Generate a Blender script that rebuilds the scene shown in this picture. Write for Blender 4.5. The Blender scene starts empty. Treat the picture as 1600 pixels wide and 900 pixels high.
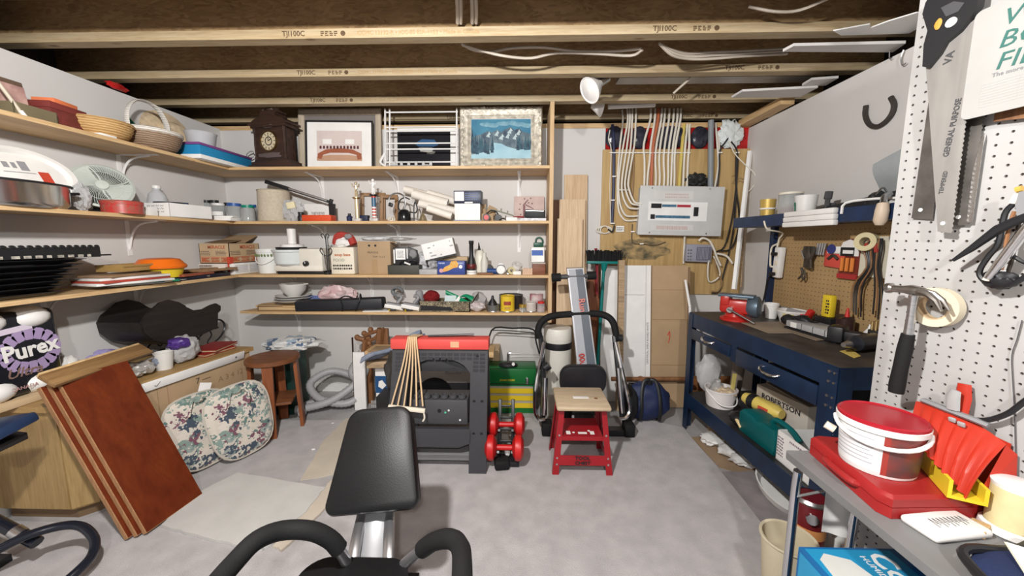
import bpy, bmesh, math, random
from mathutils import Vector, Matrix, Euler, noise
random.seed(7)
SC = bpy.context.scene
COL = SC.collection
FPX = 580.0; PITCH = math.atan(73/FPX); YAW = math.radians(1.47); CAMZ = 1.31
cd = bpy.data.cameras.new('camera'); cam = bpy.data.objects.new('camera', cd); COL.objects.link(cam)
cam.location = (0, 0, CAMZ); cam.rotation_euler = (math.pi/2 - PITCH, 0, YAW)
cd.sensor_width = 36; cd.lens = FPX/1600*36; cd.clip_start = .02
SC.camera = cam
SC.view_settings.view_transform = 'Standard'; SC.view_settings.look = 'None'
SC.view_settings.gamma = 1; SC.view_settings.exposure = 0.28
try: SC.view_settings.use_curve_mapping = False
except Exception: pass
SC.cycles.use_denoising = True
SC.cycles.max_bounces = 8
SC.cycles.sample_clamp_indirect = 4
w = bpy.data.worlds.new('world'); SC.world = w; w.use_nodes = True
w.node_tree.nodes['Background'].inputs[0].default_value = (1, .99, .985, 1)
w.node_tree.nodes['Background'].inputs[1].default_value = .5
def bulb(name, loc, power, r, col=(1, .985, .955)):
 l = bpy.data.lights.new(name, 'POINT'); l.energy = power; l.shadow_soft_size = r; l.color = col
 o = bpy.data.objects.new(name, l); o.location = loc; COL.objects.link(o); return o
bulb('ceiling_bulb_light', (-.5, .3, 2.08), 185, .045)
bulb('rear_bulb_light', (.25, -1.0, 2.14), 105, .05)
def ray(px, py):
 x = (px-800)/FPX; y = (450-py)/FPX
 fy = math.cos(PITCH)+y*math.sin(PITCH); uz = -math.sin(PITCH)+y*math.cos(PITCH)
 c, s = math.cos(YAW), math.sin(YAW)
 return Vector((c*x-s*fy, s*x+c*fy, uz))
def aty(px, py, Y): d = ray(px, py); return Vector((0, 0, CAMZ))+d*(Y/d.y)
def atx(px, py, X): d = ray(px, py); return Vector((0, 0, CAMZ))+d*(X/d.x)
def atz(px, py, Z): d = ray(px, py); return Vector((0, 0, CAMZ))+d*((Z-CAMZ)/d.z)
MATS = {}
def mat(name, col=(.5, .5, .5), rough=.6, metal=0., spec=.5, var=0., scale=8., stretch=(1, 1, 1), bump=0., bscale=None, trans=0., ior=1.45, alpha=1., coat=0., col2=None, sheen=0., emit=None, es=1.):
 if name in MATS: return MATS[name]
 m = bpy.data.materials.new(name); m.use_nodes = True; nt = m.node_tree; N = nt.nodes; L = nt.links
 p = N['Principled BSDF']
 p.inputs['Base Color'].default_value = (*col, 1); p.inputs['Roughness'].default_value = rough
 p.inputs['Metallic'].default_value = metal; p.inputs['Specular IOR Level'].default_value = spec
 p.inputs['Transmission Weight'].default_value = trans; p.inputs['IOR'].default_value = ior
 p.inputs['Alpha'].default_value = alpha; p.inputs['Coat Weight'].default_value = coat
 p.inputs['Sheen Weight'].default_value = sheen
 if emit: p.inputs['Emission Color'].default_value = (*emit, 1); p.inputs['Emission Strength'].default_value = es
 tc = N.new('ShaderNodeTexCoord'); mp = N.new('ShaderNodeMapping'); L.new(tc.outputs['Object'], mp.inputs['Vector'])
 mp.inputs['Scale'].default_value = stretch
 nz = N.new('ShaderNodeTexNoise'); nz.inputs['Scale'].default_value = scale; nz.inputs['Detail'].default_value = 5
 L.new(mp.outputs[0], nz.inputs['Vector'])
 if not var and not col2: var = .06
 c2 = col2 or tuple(max(0, c*(1-var)) for c in col)
 c1 = col if col2 else tuple(min(1, c*(1+var*.6)) for c in col)
 cr = N.new('ShaderNodeValToRGB'); cr.color_ramp.elements[0].position = .33; cr.color_ramp.elements[1].position = .67
 cr.color_ramp.elements[0].color = (*c2, 1); cr.color_ramp.elements[1].color = (*c1, 1)
 L.new(nz.outputs['Fac'], cr.inputs[0]); L.new(cr.outputs[0], p.inputs['Base Color'])
 if bump:
  n2 = N.new('ShaderNodeTexNoise'); n2.inputs['Scale'].default_value = bscale or scale*4; n2.inputs['Detail'].default_value = 3
  L.new(mp.outputs[0], n2.inputs['Vector'])
  b = N.new('ShaderNodeBump'); b.inputs['Strength'].default_value = bump; b.inputs['Distance'].default_value = .004
  L.new(n2.outputs['Fac'], b.inputs['Height']); L.new(b.outputs[0], p.inputs['Normal'])
 MATS[name] = m; return m
def wood(name, c1, c2, axis='x', rough=.55, ring=14., coat=0., knots=False):
 if name in MATS: return MATS[name]
 st = {'x': (.35, 5, 5), 'y': (5, .35, 5), 'z': (5, 5, .35)}[axis]
 m = mat(name, c1, rough, col2=c2, scale=ring*.5, stretch=st, bump=.15, bscale=ring*2, coat=coat)
 nt = m.node_tree; N = nt.nodes; L = nt.links; p = N['Principled BSDF']
 cr = [n for n in N if n.type == 'VALTORGB'][0]; mp = [n for n in N if n.type == 'MAPPING'][0]
 wv = N.new('ShaderNodeTexNoise'); wv.inputs['Scale'].default_value = ring*2.2; wv.inputs['Detail'].default_value = 2
 L.new(mp.outputs[0], wv.inputs['Vector'])
 mx = N.new('ShaderNodeMixRGB'); mx.blend_type = 'MULTIPLY'; mx.inputs[0].default_value = .35
 r2 = N.new('ShaderNodeValToRGB'); r2.color_ramp.elements[0].color = (.6, .5, .4, 1); r2.color_ramp.elements[0].position = .35; r2.color_ramp.elements[1].position = .6
 L.new(wv.outputs['Fac'], r2.inputs[0]); L.new(cr.outputs[0], mx.inputs[1]); L.new(r2.outputs[0], mx.inputs[2])
 out = mx.outputs[0]
 if knots:
  tc = [n for n in N if n.type == 'TEX_COORD'][0]
  vo = N.new('ShaderNodeTexVoronoi'); vo.inputs['Scale'].default_value = 4.5; m2 = N.new('ShaderNodeMapping')
  m2.inputs['Scale'].default_value = {'x': (.6, 1.5, 1.5), 'y': (1.5, .6, 1.5), 'z': (1.5, 1.5, .6)}[axis]
  L.new(tc.outputs['Object'], m2.inputs[0]); L.new(m2.outputs[0], vo.inputs['Vector'])
  r3 = N.new('ShaderNodeValToRGB'); r3.color_ramp.elements[0].color = (.28, .13, .05, 1); r3.color_ramp.elements[0].position = .03; r3.color_ramp.elements[1].position = .10
  L.new(vo.outputs['Distance'], r3.inputs[0])
  m3 = N.new('ShaderNodeMixRGB'); m3.blend_type = 'MULTIPLY'; m3.inputs[0].default_value = .8
  L.new(out, m3.inputs[1]); L.new(r3.outputs[0], m3.inputs[2]); out = m3.outputs[0]
 L.new(out, p.inputs['Base Color']); return m
def osb(name, c1, c2, c3, sc=22., stretch=(1, 1, 1)):
 if name in MATS: return MATS[name]
 m = mat(name, c1, .75, col2=c2, scale=3, bump=.4, bscale=30)
 nt = m.node_tree; N = nt.nodes; L = nt.links; p = N['Principled BSDF']
 mp = [n for n in N if n.type == 'MAPPING'][0]
 cr = [n for n in N if n.type == 'VALTORGB'][0]
 mp2 = N.new('ShaderNodeMapping'); mp2.inputs['Scale'].default_value = stretch
 tc = [n for n in N if n.type == 'TEX_COORD'][0]; L.new(tc.outputs['Object'], mp2.inputs[0])
 nz = N.new('ShaderNodeTexNoise'); nz.inputs['Scale'].default_value = 5; L.new(mp2.outputs[0], nz.inputs['Vector'])
 ad = N.new('ShaderNodeVectorMath'); ad.operation = 'MULTIPLY_ADD'; ad.inputs[1].default_value = (.25, .25, .25)
 L.new(nz.outputs['Color'], ad.inputs[0]); L.new(mp2.outputs[0], ad.inputs[2])
 vo = N.new('ShaderNodeTexVoronoi'); vo.inputs['Scale'].default_value = sc; L.new(ad.outputs[0], vo.inputs['Vector'])
 r2 = N.new('ShaderNodeValToRGB'); e = r2.color_ramp.elements
 e[0].position = .1; e[0].color = (*c2, 1); e[1].position = .9; e[1].color = (*c1, 1)
 n = e.new(.55); n.color = (*c3, 1)
 bw = N.new('ShaderNodeRGBToBW'); L.new(vo.outputs['Color'], bw.inputs[0]); L.new(bw.outputs[0], r2.inputs[0])
 mx = N.new('ShaderNodeMixRGB'); mx.inputs[0].default_value = .6; L.new(cr.outputs[0], mx.inputs[1]); L.new(r2.outputs[0], mx.inputs[2])
 L.new(mx.outputs[0], p.inputs['Base Color']); return m
def cloth_print(name, base, cols, sc=9.):
 """printed fabric: blotches of several colours over a ground"""
 if name in MATS: return MATS[name]
 m = mat(name, base, .85, bump=.3, bscale=160, sheen=.2)
 nt = m.node_tree; N = nt.nodes; L = nt.links; p = N['Principled BSDF']
 tc = [n for n in N if n.type == 'TEX_COORD'][0]
 nz = N.new('ShaderNodeTexNoise'); nz.inputs['Scale'].default_value = sc*1.6; L.new(tc.outputs['Object'], nz.inputs['Vector'])
 ad = N.new('ShaderNodeVectorMath'); ad.operation = 'MULTIPLY_ADD'; ad.inputs[1].default_value = (.16,)*3
 L.new(nz.outputs['Color'], ad.inputs[0]); L.new(tc.outputs['Object'], ad.inputs[2])
 vo = N.new('ShaderNodeTexVoronoi'); vo.inputs['Scale'].default_value = sc; L.new(ad.outputs[0], vo.inputs['Vector'])
 bw = N.new('ShaderNodeSeparateColor'); L.new(vo.outputs['Color'], bw.inputs[0])
 r = N.new('ShaderNodeValToRGB'); r.color_ramp.interpolation = 'CONSTANT'; e = r.color_ramp.elements
 k = len(cols)
 e[0].position = 0; e[0].color = (*cols[0], 1); e[1].position = 1/k; e[1].color = (*cols[1], 1)
 for i in range(2, k): q = e.new(i/k); q.color = (*cols[i], 1)
 L.new(bw.outputs[0], r.inputs[0]); L.new(r.outputs[0], p.inputs['Base Color']); return m
def sm_pts(P, k=4, closed=False):
 """Catmull-Rom through the points"""
 P = [Vector(p) for p in P]; n = len(P); out = []
 if n < 3: return P
 rng = range(n if closed else n-1)
 for i in rng:
  p1, p2 = P[i], P[(i+1) % n]
  p0 = P[(i-1) % n] if (closed or i) else p1*2-p2
  p3 = P[(i+2) % n] if (closed or i+2 < n) else p2*2-p1
  for j in range(k):
   t = j/k
   out.append(.5*((2*p1)+(p2-p0)*t+(2*p0-5*p1+4*p2-p3)*t*t+(3*p1-p0-3*p2+p3)*t**3))
 if not closed: out.append(P[-1])
 return out
def RM(loc=(0, 0, 0), rot=(0, 0, 0), s=(1, 1, 1)):
 return Matrix.Translation(loc) @ Euler([math.radians(a) for a in rot]).to_matrix().to_4x4() @ Matrix.Diagonal((*s, 1))
class B:
 def __init__(s): s.v = []; s.f = []
 def add(s, vs, fs, M=None):
  o = len(s.v); s.v += [(M @ Vector(v)) if M else Vector(v) for v in vs]; s.f += [tuple(i+o for i in f) for f in fs]; return s
 def bx(s, x0, x1, y0, y1, z0, z1, M=None):
  return s.add([(x0, y0, z0), (x1, y0, z0), (x1, y1, z0), (x0, y1, z0), (x0, y0, z1), (x1, y0, z1), (x1, y1, z1), (x0, y1, z1)],
                     [(0, 3, 2, 1), (4, 5, 6, 7), (0, 1, 5, 4), (1, 2, 6, 5), (2, 3, 7, 6), (3, 0, 4, 7)], M)
 def box(s, c, d, rot=(0, 0, 0), bev=0., seg=2):
  M = RM(c, rot); x, y, z = d[0]/2, d[1]/2, d[2]/2
  if not bev: return s.bx(-x, x, -y, y, -z, z, M)
  bm = bmesh.new(); bmesh.ops.create_cube(bm, size=1, matrix=Matrix.Diagonal((*d, 1)))
  bmesh.ops.bevel(bm, geom=bm.edges[:]+bm.verts[:], offset=min(bev, .49*min(d)), segments=seg, profile=.5, affect='EDGES')
  return s.bmadd(bm, M)
 def bmadd(s, bm, M=None):
  bm.verts.index_update(); s.add([v.co.copy() for v in bm.verts], [[v.index for v in f.verts] for f in bm.faces], M); bm.free(); return s
 def lathe(s, prof, n=20, M=None, a0=0, a1=360, cap=False):
  vs = []; fs = []; full = abs(a1-a0) >= 360; m = n if full else n+1
  for r, z in prof:
   for i in range(m):
    a = math.radians(a0+(a1-a0)*i/n); vs.append((r*math.cos(a), r*math.sin(a), z))
  k = len(prof)
  for j in range(k-1):
   for i in range(n):
    a, b = j*m+i, j*m+(i+1) % m
    fs.append((a, b, b+m, a+m))
  if full and cap:
   if prof[0][0] > 1e-5: fs.append(tuple(range(m-1, -1, -1)))
   if prof[-1][0] > 1e-5: fs.append(tuple((k-1)*m+i for i in range(m)))
  return s.add(vs, fs, M)
 def cyl(s, p0, p1, r, r2=None, n=12):
  p0, p1 = Vector(p0), Vector(p1); d = p1-p0; r2 = r if r2 is None else r2
  M = Matrix.Translation(p0) @ d.to_track_quat('Z', 'Y').to_matrix().to_4x4()
  return s.lathe([(r, 0), (r2, d.length)], n, M, cap=True)
 def tube(s, pts, r, n=8, closed=False, k=0, flat=None):
  P = sm_pts(pts, k, closed) if k else [Vector(p) for p in pts]
  m = len(P); vs = []; fs = []; up = None
  for i, p in enumerate(P):
   a = P[(i-1) % m] if (closed or i) else P[i]; b = P[(i+1) % m] if (closed or i < m-1) else P[i]
   t = (b-a); t = t.normalized() if t.length > 1e-9 else Vector((0, 0, 1))
   if up is None:
    up = Vector((0, 0, 1)) if abs(t.z) < .9 else Vector((0, 1, 0))
   x = up.cross(t)
   if x.length < 1e-6: x = Vector((1, 0, 0)).cross(t)
   x.normalize(); y = t.cross(x); up = y
   rr = r[min(i, len(r)-1)] if isinstance(r, (list, tuple)) else r
   for j in range(n):
    a_ = 2*math.pi*j/n
    vs.append(p+x*(rr*math.cos(a_))+y*((flat or 1)*rr*math.sin(a_)))
  q = m if closed else m-1
  for i in range(q):
   for j in range(n):
    a, b = i*n+j, i*n+(j+1) % n; c, d = ((i+1) % m)*n+(j+1) % n, ((i+1) % m)*n+j
    fs.append((a, b, c, d))
  if not closed: fs += [tuple(range(n-1, -1, -1)), tuple((m-1)*n+j for j in range(n))]
  return s.add(vs, fs)
 def prism(s, poly, t, M=None, bev=0.):
  """polygon in local XZ, thickness t along local Y (from 0 to t)"""
  bm = bmesh.new(); vs = [bm.verts.new((x, 0, z)) for x, z in poly]
  f = bm.faces.new(vs); r = bmesh.ops.extrude_face_region(bm, geom=[f])
  bmesh.ops.translate(bm, verts=[g for g in r['geom'] if isinstance(g, bmesh.types.BMVert)], vec=(0, t, 0))
  bmesh.ops.recalc_face_normals(bm, faces=bm.faces[:])
  if bev:
   es = [e for e in bm.edges if abs(e.verts[0].co.y-e.verts[1].co.y) < 1e-6]
   bmesh.ops.bevel(bm, geom=es, offset=bev, segments=2, profile=.5, affect='EDGES')
  return s.bmadd(bm, M)
 def ball(s, c, r, n=14, m=9, M=None):
  r = (r, r, r) if not isinstance(r, (tuple, list)) else r
  b = B().lathe([(max(1e-6, math.sin(math.pi*j/m)), -math.cos(math.pi*j/m)) for j in range(m+1)], n)
  return s.add(b.v, b.f, (M or Matrix()) @ RM(c, s=r))
 def blob(s, c, r, seed=0, amp=.25, fr=2.2, sub=3, M=None, flatz=None, pw=1.):
  bm = bmesh.new(); bmesh.ops.create_icosphere(bm, subdivisions=sub, radius=1)
  for v in bm.verts:
   d = noise.noise(v.co*fr+Vector((seed*7.3, seed*1.7, 0)))+.5*noise.noise(v.co*fr*2.3+Vector((0, seed*3.1, 5)))
   q = v.co*(1+amp*d)
   if flatz is not None: q.z = max(q.z, flatz)
   v.co = Vector((q.x*r[0], q.y*r[1], q.z*r[2]))
  bm.verts.index_update(); return s.bmadd(bm, (M or Matrix()) @ RM(c))
 def sheet(s, fn, nu, nv, t=0.):
  """surface fn(u,v) with u,v in 0..1; thickness t"""
  P = [[Vector(fn(i/nu, j/nv)) for j in range(nv+1)] for i in range(nu+1)]
  vs = [p for row in P for p in row]; w = nv+1
  fs = [(i*w+j, (i+1)*w+j, (i+1)*w+j+1, i*w+j+1) for i in range(nu) for j in range(nv)]
  if t:
   N = []
   for i in range(nu+1):
    for j in range(nv+1):
     a = P[min(i+1, nu)][j]-P[max(i-1, 0)][j]; b = P[i][min(j+1, nv)]-P[i][max(j-1, 0)]
     n_ = a.cross(b); N.append(n_.normalized() if n_.length else Vector((0, 0, 1)))
   k = len(vs); vs = vs+[p-n_*t for p, n_ in zip(vs, N)]
   fs = fs+[tuple(q+k for q in reversed(f)) for f in fs]
   for i in range(nu):
    for j in (0, nv):
     a, b = i*w+j, (i+1)*w+j; f = (b, a, a+k, b+k); fs.append(f if j == 0 else f[::-1])
   for j in range(nv):
    for i in (0, nu):
     a, b = i*w+j, i*w+j+1; f = (a, b, b+k, a+k); fs.append(f if i == 0 else f[::-1])
  return s.add(vs, fs)
def mk(name, b, m, parent=None, ang=38, w=False, smooth=True):
 me = bpy.data.meshes.new(name)
 off = parent.location.copy() if (w and parent) else Vector((0, 0, 0))
 me.from_pydata([v-off for v in b.v], [], b.f); me.materials.append(m)
 if smooth:
  me.polygons.foreach_set('use_smooth', [True]*len(me.polygons))
  try: me.set_sharp_from_angle(angle=math.radians(ang))
  except Exception: pass
 me.update()
 o = bpy.data.objects.new(name, me); COL.objects.link(o)
 if parent: o.parent = parent
 return o
def tag(o, label, cat, group=None, kind=None):
 if label: o['label'] = label
 if cat: o['category'] = cat
 if group: o['group'] = group
 if kind: o['kind'] = kind
 return o
def thing(name, label, cat, loc=(0, 0, 0), rz=0, group=None, rot=None):
 o = bpy.data.objects.new(name, None); o.empty_display_size = .05; COL.objects.link(o)
 o.location = loc; o.rotation_euler = [math.radians(a) for a in (rot or (0, 0, rz))]
 return tag(o, label, cat, group)
def solo(name, b, m, label, cat, loc=(0, 0, 0), rz=0, group=None, rot=None, ang=38, kind=None):
 o = mk(name, b, m, ang=ang); o.location = loc; o.rotation_euler = [math.radians(a) for a in (rot or (0, 0, rz))]
 return tag(o, label, cat, group, kind)
def struct(name, b, m, parent=None):
 o = mk(name, b, m, parent, w=False); o['kind'] = 'structure'; return o
def dup(root, loc, rz=None, label=None, rot=None):
 r = root.copy(); COL.objects.link(r); r.location = loc
 if rz is not None: r.rotation_euler = (0, 0, math.radians(rz))
 if rot is not None: r.rotation_euler = [math.radians(a) for a in rot]
 if label: r['label'] = label
 for ch in root.children:
  c = ch.copy(); COL.objects.link(c); c.parent = r
  for g in ch.children:
   d = g.copy(); COL.objects.link(d); d.parent = c
 return r
def text(parent, s, loc, size, m, rot=(90, 0, 0), name='lettering', ext=.0006, sx=1., align='CENTER', shear=0., bold=0., space=1.):
 """flat raised lettering; default stands in the XZ plane and reads from -Y"""
 cu = bpy.data.curves.new('t', 'FONT'); cu.body = s; cu.size = size; cu.align_x = align; cu.align_y = 'CENTER'
 cu.extrude = ext; cu.shear = shear; cu.offset = bold*size; cu.resolution_u = 2; cu.space_character = space
 to = bpy.data.objects.new('t', cu); COL.objects.link(to)
 me = bpy.data.meshes.new_from_object(to.evaluated_get(bpy.context.evaluated_depsgraph_get()))
 bpy.data.objects.remove(to); bpy.data.curves.remove(cu)
 me.name = name; me.materials.clear(); me.materials.append(m)
 me.transform(RM(loc, rot, (sx, 1, 1)))
 o = bpy.data.objects.new(name, me); COL.objects.link(o)
 if parent: o.parent = parent
 return o
def re_stem(n): return n.split('.')[0]
def rrect(x0, x1, z0, z1, r, n=5):
 P = []
 for cx, cz, a in ((x1-r, z1-r, 0), (x0+r, z1-r, 90), (x0+r, z0+r, 180), (x1-r, z0+r, 270)):
  for i in range(n+1):
   t = math.radians(a+90*i/n); P.append((cx+r*math.cos(t), cz+r*math.sin(t)))
 return P
M_PINE = wood('pine', (.66, .46, .25), (.56, .37, .18), 'x', knots=True)
M_PINEY = wood('pine_y', (.66, .46, .25), (.56, .37, .18), 'y', knots=True)
M_PINEZ = wood('pine_z', (.64, .45, .26), (.54, .36, .19), 'z', knots=True)
M_WALL = mat('painted_drywall', (.62, .60, .585), .85, var=.03, scale=2, bump=.05, bscale=120)
M_WHITE = mat('white_plastic', (.80, .79, .77), .4)
M_WHITEM = mat('white_enamel_metal', (.82, .81, .80), .35)
M_PAPER = mat('white_paper', (.82, .81, .79), .8)
M_BLACK = mat('black_plastic', (.012, .012, .014), .45)
M_BLACKM = mat('black_painted_metal', (.014, .014, .016), .35)
M_RUBBER = mat('black_foam_rubber', (.009, .009, .0095), .75, spec=.3, bump=.2, bscale=200)
M_CHROME = mat('chrome', (.75, .75, .77), .14, 1.)
M_STEEL = mat('brushed_steel', (.55, .55, .56), .32, 1., var=.15, scale=20, stretch=(1, 1, 12))
M_GREY = mat('grey_plastic', (.23, .23, .24), .5)
M_DGREY = mat('dark_grey_plastic', (.06, .06, .065), .5)
M_CARD = mat('brown_cardboard', (.42, .29, .17), .8, var=.10, scale=5, bump=.1, bscale=60)
M_CARDL = mat('light_cardboard', (.52, .38, .23), .8, var=.1, scale=5, bump=.1, bscale=60)
M_DCARD = mat('dark_cardboard', (.25, .16, .09), .8)
M_RED = mat('red_plastic', (.55, .025, .02), .4)
M_INK = mat('black_print', (.02, .02, .022), .7)
M_REDINK = mat('red_print', (.55, .06, .03), .7)
M_GLASS = mat('clear_glass', (.95, .97, .96), .05, trans=1., ior=1.3)
M_NAVY = mat('navy_blue_paint', (.012, .028, .075), .4, var=.25, scale=12)
M_NAVYC = mat('navy_fabric', (.01, .02, .07), .85, bump=.3, bscale=150)
M_DARKWOOD = wood('dark_wood', (.055, .027, .017), (.028, .014, .010), 'x')
M_BROWN = wood('brown_wood', (.26, .12, .05), (.18, .075, .03), 'z')
M_CLEAR = mat('clear_plastic', (.9, .9, .9), .15, trans=.75, ior=1.2, var=.1)
M_BAG = mat('crinkled_clear_plastic', (.75, .75, .76), .2, trans=.5, ior=1.15, bump=.8, bscale=60)
M_YEL = mat('yellow_plastic', (.75, .55, .03), .4)
M_BLUE = mat('blue_plastic', (.03, .16, .42), .4)
M_GREEN = mat('green_paint', (.01, .14, .035), .4)
M_GOLD = mat('gold_plate', (.7, .5, .2), .3, 1.)
M_CREAM = mat('cream_plastic', (.76, .70, .58), .45)
# ================================================================= SETTING
XL, XR, YB = -2.46, 1.80, 3.10
ZS = (1.853, 1.460, 1.058, .772)      # shelf tops
YS = 2.77                             # front edge of the back shelves
M_CONC = mat('concrete', (.36, .35, .35), .85, var=.2, scale=4, bump=.3, bscale=60)
M_CARPET = mat('grey_carpet_pile', (.425, .402, .406), .95, var=.13, scale=11, bump=1., bscale=300, sheen=.2)
fl = struct('floor', B().bx(-3.2, 3.2, -3.4, 3.3, -.1, 0), M_CONC)
struct('wall_back', B().bx(-2.6, .27, YB, YB+.012, 0, 2.205), M_WALL)
struct('wall_left', B().bx(XL-.012, XL, -3.4, YB, 0, 2.215), M_WALL)
struct('wall_right', B().bx(XR, XR+.012, .9, YB+.05, 0, 2.2), M_WALL)
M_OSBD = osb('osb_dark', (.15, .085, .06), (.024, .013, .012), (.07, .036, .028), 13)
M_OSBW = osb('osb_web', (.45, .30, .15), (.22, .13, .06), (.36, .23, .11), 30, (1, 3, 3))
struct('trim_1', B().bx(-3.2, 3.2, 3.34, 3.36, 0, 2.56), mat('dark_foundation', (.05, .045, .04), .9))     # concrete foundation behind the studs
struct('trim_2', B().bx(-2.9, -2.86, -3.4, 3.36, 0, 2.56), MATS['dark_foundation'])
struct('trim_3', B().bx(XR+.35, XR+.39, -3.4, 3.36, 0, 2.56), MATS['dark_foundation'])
struct('trim_4', B().bx(-2.60, 1.9, 3.115, 3.2, 2.205, 2.243), M_PINE)
struct('baseboard_back', B().bx(XL, .2, YB-.014, YB, 0, .075), M_WHITE)
struct('baseboard_left', B().bx(XL, XL+.014, 2.3, YB, 0, .075), M_WHITE)
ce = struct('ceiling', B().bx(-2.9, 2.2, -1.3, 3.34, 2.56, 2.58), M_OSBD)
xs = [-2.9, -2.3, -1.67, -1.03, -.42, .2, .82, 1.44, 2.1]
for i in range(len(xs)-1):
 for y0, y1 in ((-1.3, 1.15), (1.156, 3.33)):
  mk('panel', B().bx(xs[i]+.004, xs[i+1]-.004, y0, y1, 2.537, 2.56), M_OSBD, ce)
M_FL = wood('flange_lumber', (.46, .37, .24), (.40, .305, .18), 'x', knots=True)
M_STAMP = mat('joist_stamp_ink', (.10, .06, .03), .8)
YJ = [.32, .74, 1.15, 1.92, 2.335, 2.77, 3.17]
YJ[2] = 1.51; YJ[1] = 1.10; YJ[0] = .69
for i, y in enumerate(YJ):
 j = mk('joist', B().bx(-2.86, 2.1, y+.025, y+.035, 2.33, 2.50), M_OSBW, ce)
 mk('bottom_flange', B().bx(-2.86, 2.1, y, y+.06, 2.29, 2.333), M_FL, j)
 mk('top_flange', B().bx(-2.86, 2.1, y, y+.06, 2.497, 2.537), M_FL, j)
 xt = {3: (-1.17, .62, 1.92), 4: (-1.35, 1.18), 5: (-1.52, 1.04), 6: (-.62, 1.26)}.get(i, ())
 for q, x in enumerate(xt):
  text(j, 'TJI100C', (x, y-.0008, 2.3115), .034, M_STAMP, name='stamp', align='LEFT', bold=.012)
  text(j, '\u25a0\u25a0\u25a0= \u25a0\u25a0-', (x+.19, y-.0008, 2.3115), .03, M_STAMP, name='stamp', align='LEFT', bold=.01) if False else None
  b = B()
  for k in range(4):
   for r_ in range(3): b.bx(x+.19+k*.022, x+.19+k*.022+.016-(r_ == k % 3)*.006, y-.001, y, 2.301+r_*.008, 2.3055+r_*.008)
  b.cyl((x+.30, y, 2.3115), (x+.30, y-.001, 2.3115), .012); mk('stamp', b, M_STAMP, j)
 if i in (3, 4, 5):
  text(j, 'CCMC 13132-R \u2022 ICC-ES ESR-1153 \u2022 Made in Canada', (xt[0]+.37, y-.0008, 2.3115), .027, mat('faint_stamp', (.42, .27, .12), .8), name='stamp', align='LEFT')
cp = [(-1.86, 2.53), (-1.3, 2.55), (.1, 2.62), (.9, 2.63), (1.14, 2.5), (1.14, 2.3), (1.14, 2.0), (1.13, 1.75), (1.11, 1.45), (1.06, 1.2), (1.06, -2.4), (-2.44, -2.4), (-2.44, 1.53), (-2.10, 1.53), (-2.02, 1.59)]
b = B(); b.prism([(x, y) for x, y in cp], .009, Matrix(((1, 0, 0, 0), (0, 0, 1, 0), (0, 1, 0, 0), (0, 0, 0, 1))) @ Matrix.Translation((0, 0, 0)))
solo('carpet', B().add(b.v, [f[::-1] for f in b.f]), M_CARPET, 'large pale grey carpet laid over the concrete floor', 'carpet')
cz = .009
sh = []
for k, z in enumerate(ZS):
 x0 = -2.19 if k == 3 else XL
 lab = ['uppermost', 'second highest', 'third highest', 'lowest'][k]
 t = thing('wall_shelf', f'{lab} pine shelf along the back wall on white brackets', 'shelf', ((x0+.2)/2, YB, z), 0, 'back wall shelves')
 if k == 3:
  pts = [(x0+.10, YB), (.2, YB), (.2, YS), (x0+.16, YS), (x0, YS+.02)]
  b = B(); P = [(x, y) for x, y in pts]; n = len(P)
  b.add([(x, y, z-.02) for x, y in P]+[(x, y, z) for x, y in P], [tuple(range(n-1, -1, -1))[::-1][::-1], tuple(range(n, 2*n))[::-1]]+[(i, (i+1) % n, n+(i+1) % n, n+i) for i in range(n)])
  bm = bmesh.new(); vv = [bm.verts.new(v) for v in b.v]; [bm.faces.new([vv[i] for i in f]) for f in b.f]; bmesh.ops.recalc_face_normals(bm, faces=bm.faces[:]); b = B().bmadd(bm)
 else: b = B().bx(x0+.001, .2, YS, YB-.001, z-.02, z)
 mk('board', b, M_PINE, t, w=True)
 for bxp in ((-1.64, -1.02, -.02) if k < 3 else (-1.92, -1.29, -.98, -.02)) if k != 2 else (-1.92, -1.27, -1.0, -.02):
  q = B(); q.bx(bxp-.013, bxp+.013, YB-.004, YB-.001, z-.24, z-.02); q.bx(bxp-.012, bxp+.012, YB-.24, YB-.001, z-.024, z-.02)
  q.tube([(bxp, YB-.003, z-.20), (bxp, YB-.035, z-.10), (bxp, YB-.09, z-.045), (bxp, YB-.2, z-.026)], .006, 6, k=4)
  mk('bracket', q, M_WHITEM, t, w=True)
 if k < 3:
  t2 = thing('wall_shelf', f'{lab} pine shelf along the side wall on white brackets', 'shelf', (XL, 1.8, z), 0, 'side wall shelves')
  mk('board', B().bx(XL+.001, -2.16, -.2, YS-.002, z-.02, z), M_PINEY, t2, w=True)
  for by in ((1.42 if k < 2 else 1.82, 2.28)):
   q = B(); q.bx(XL+.001, XL+.004, by-.013, by+.013, z-.24, z-.02); q.bx(XL+.001, XL+.25, by-.012, by+.012, z-.024, z-.02)
   q.tube([(XL+.003, by, z-.20), (XL+.035, by, z-.10), (XL+.09, by, z-.045), (XL+.2, by, z-.026)], .006, 6, k=4)
   mk('bracket', q, M_WHITEM, t2, w=True)
pp = thing('shelf_end_post', 'tall pine upright board closing the end of the back shelves', 'board', (.215, 2.9, 0))
mk('board', B().bx(.2, .228, YS-.012, YB-.02, .70, 2.285), M_PINEZ, pp, w=True)
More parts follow.
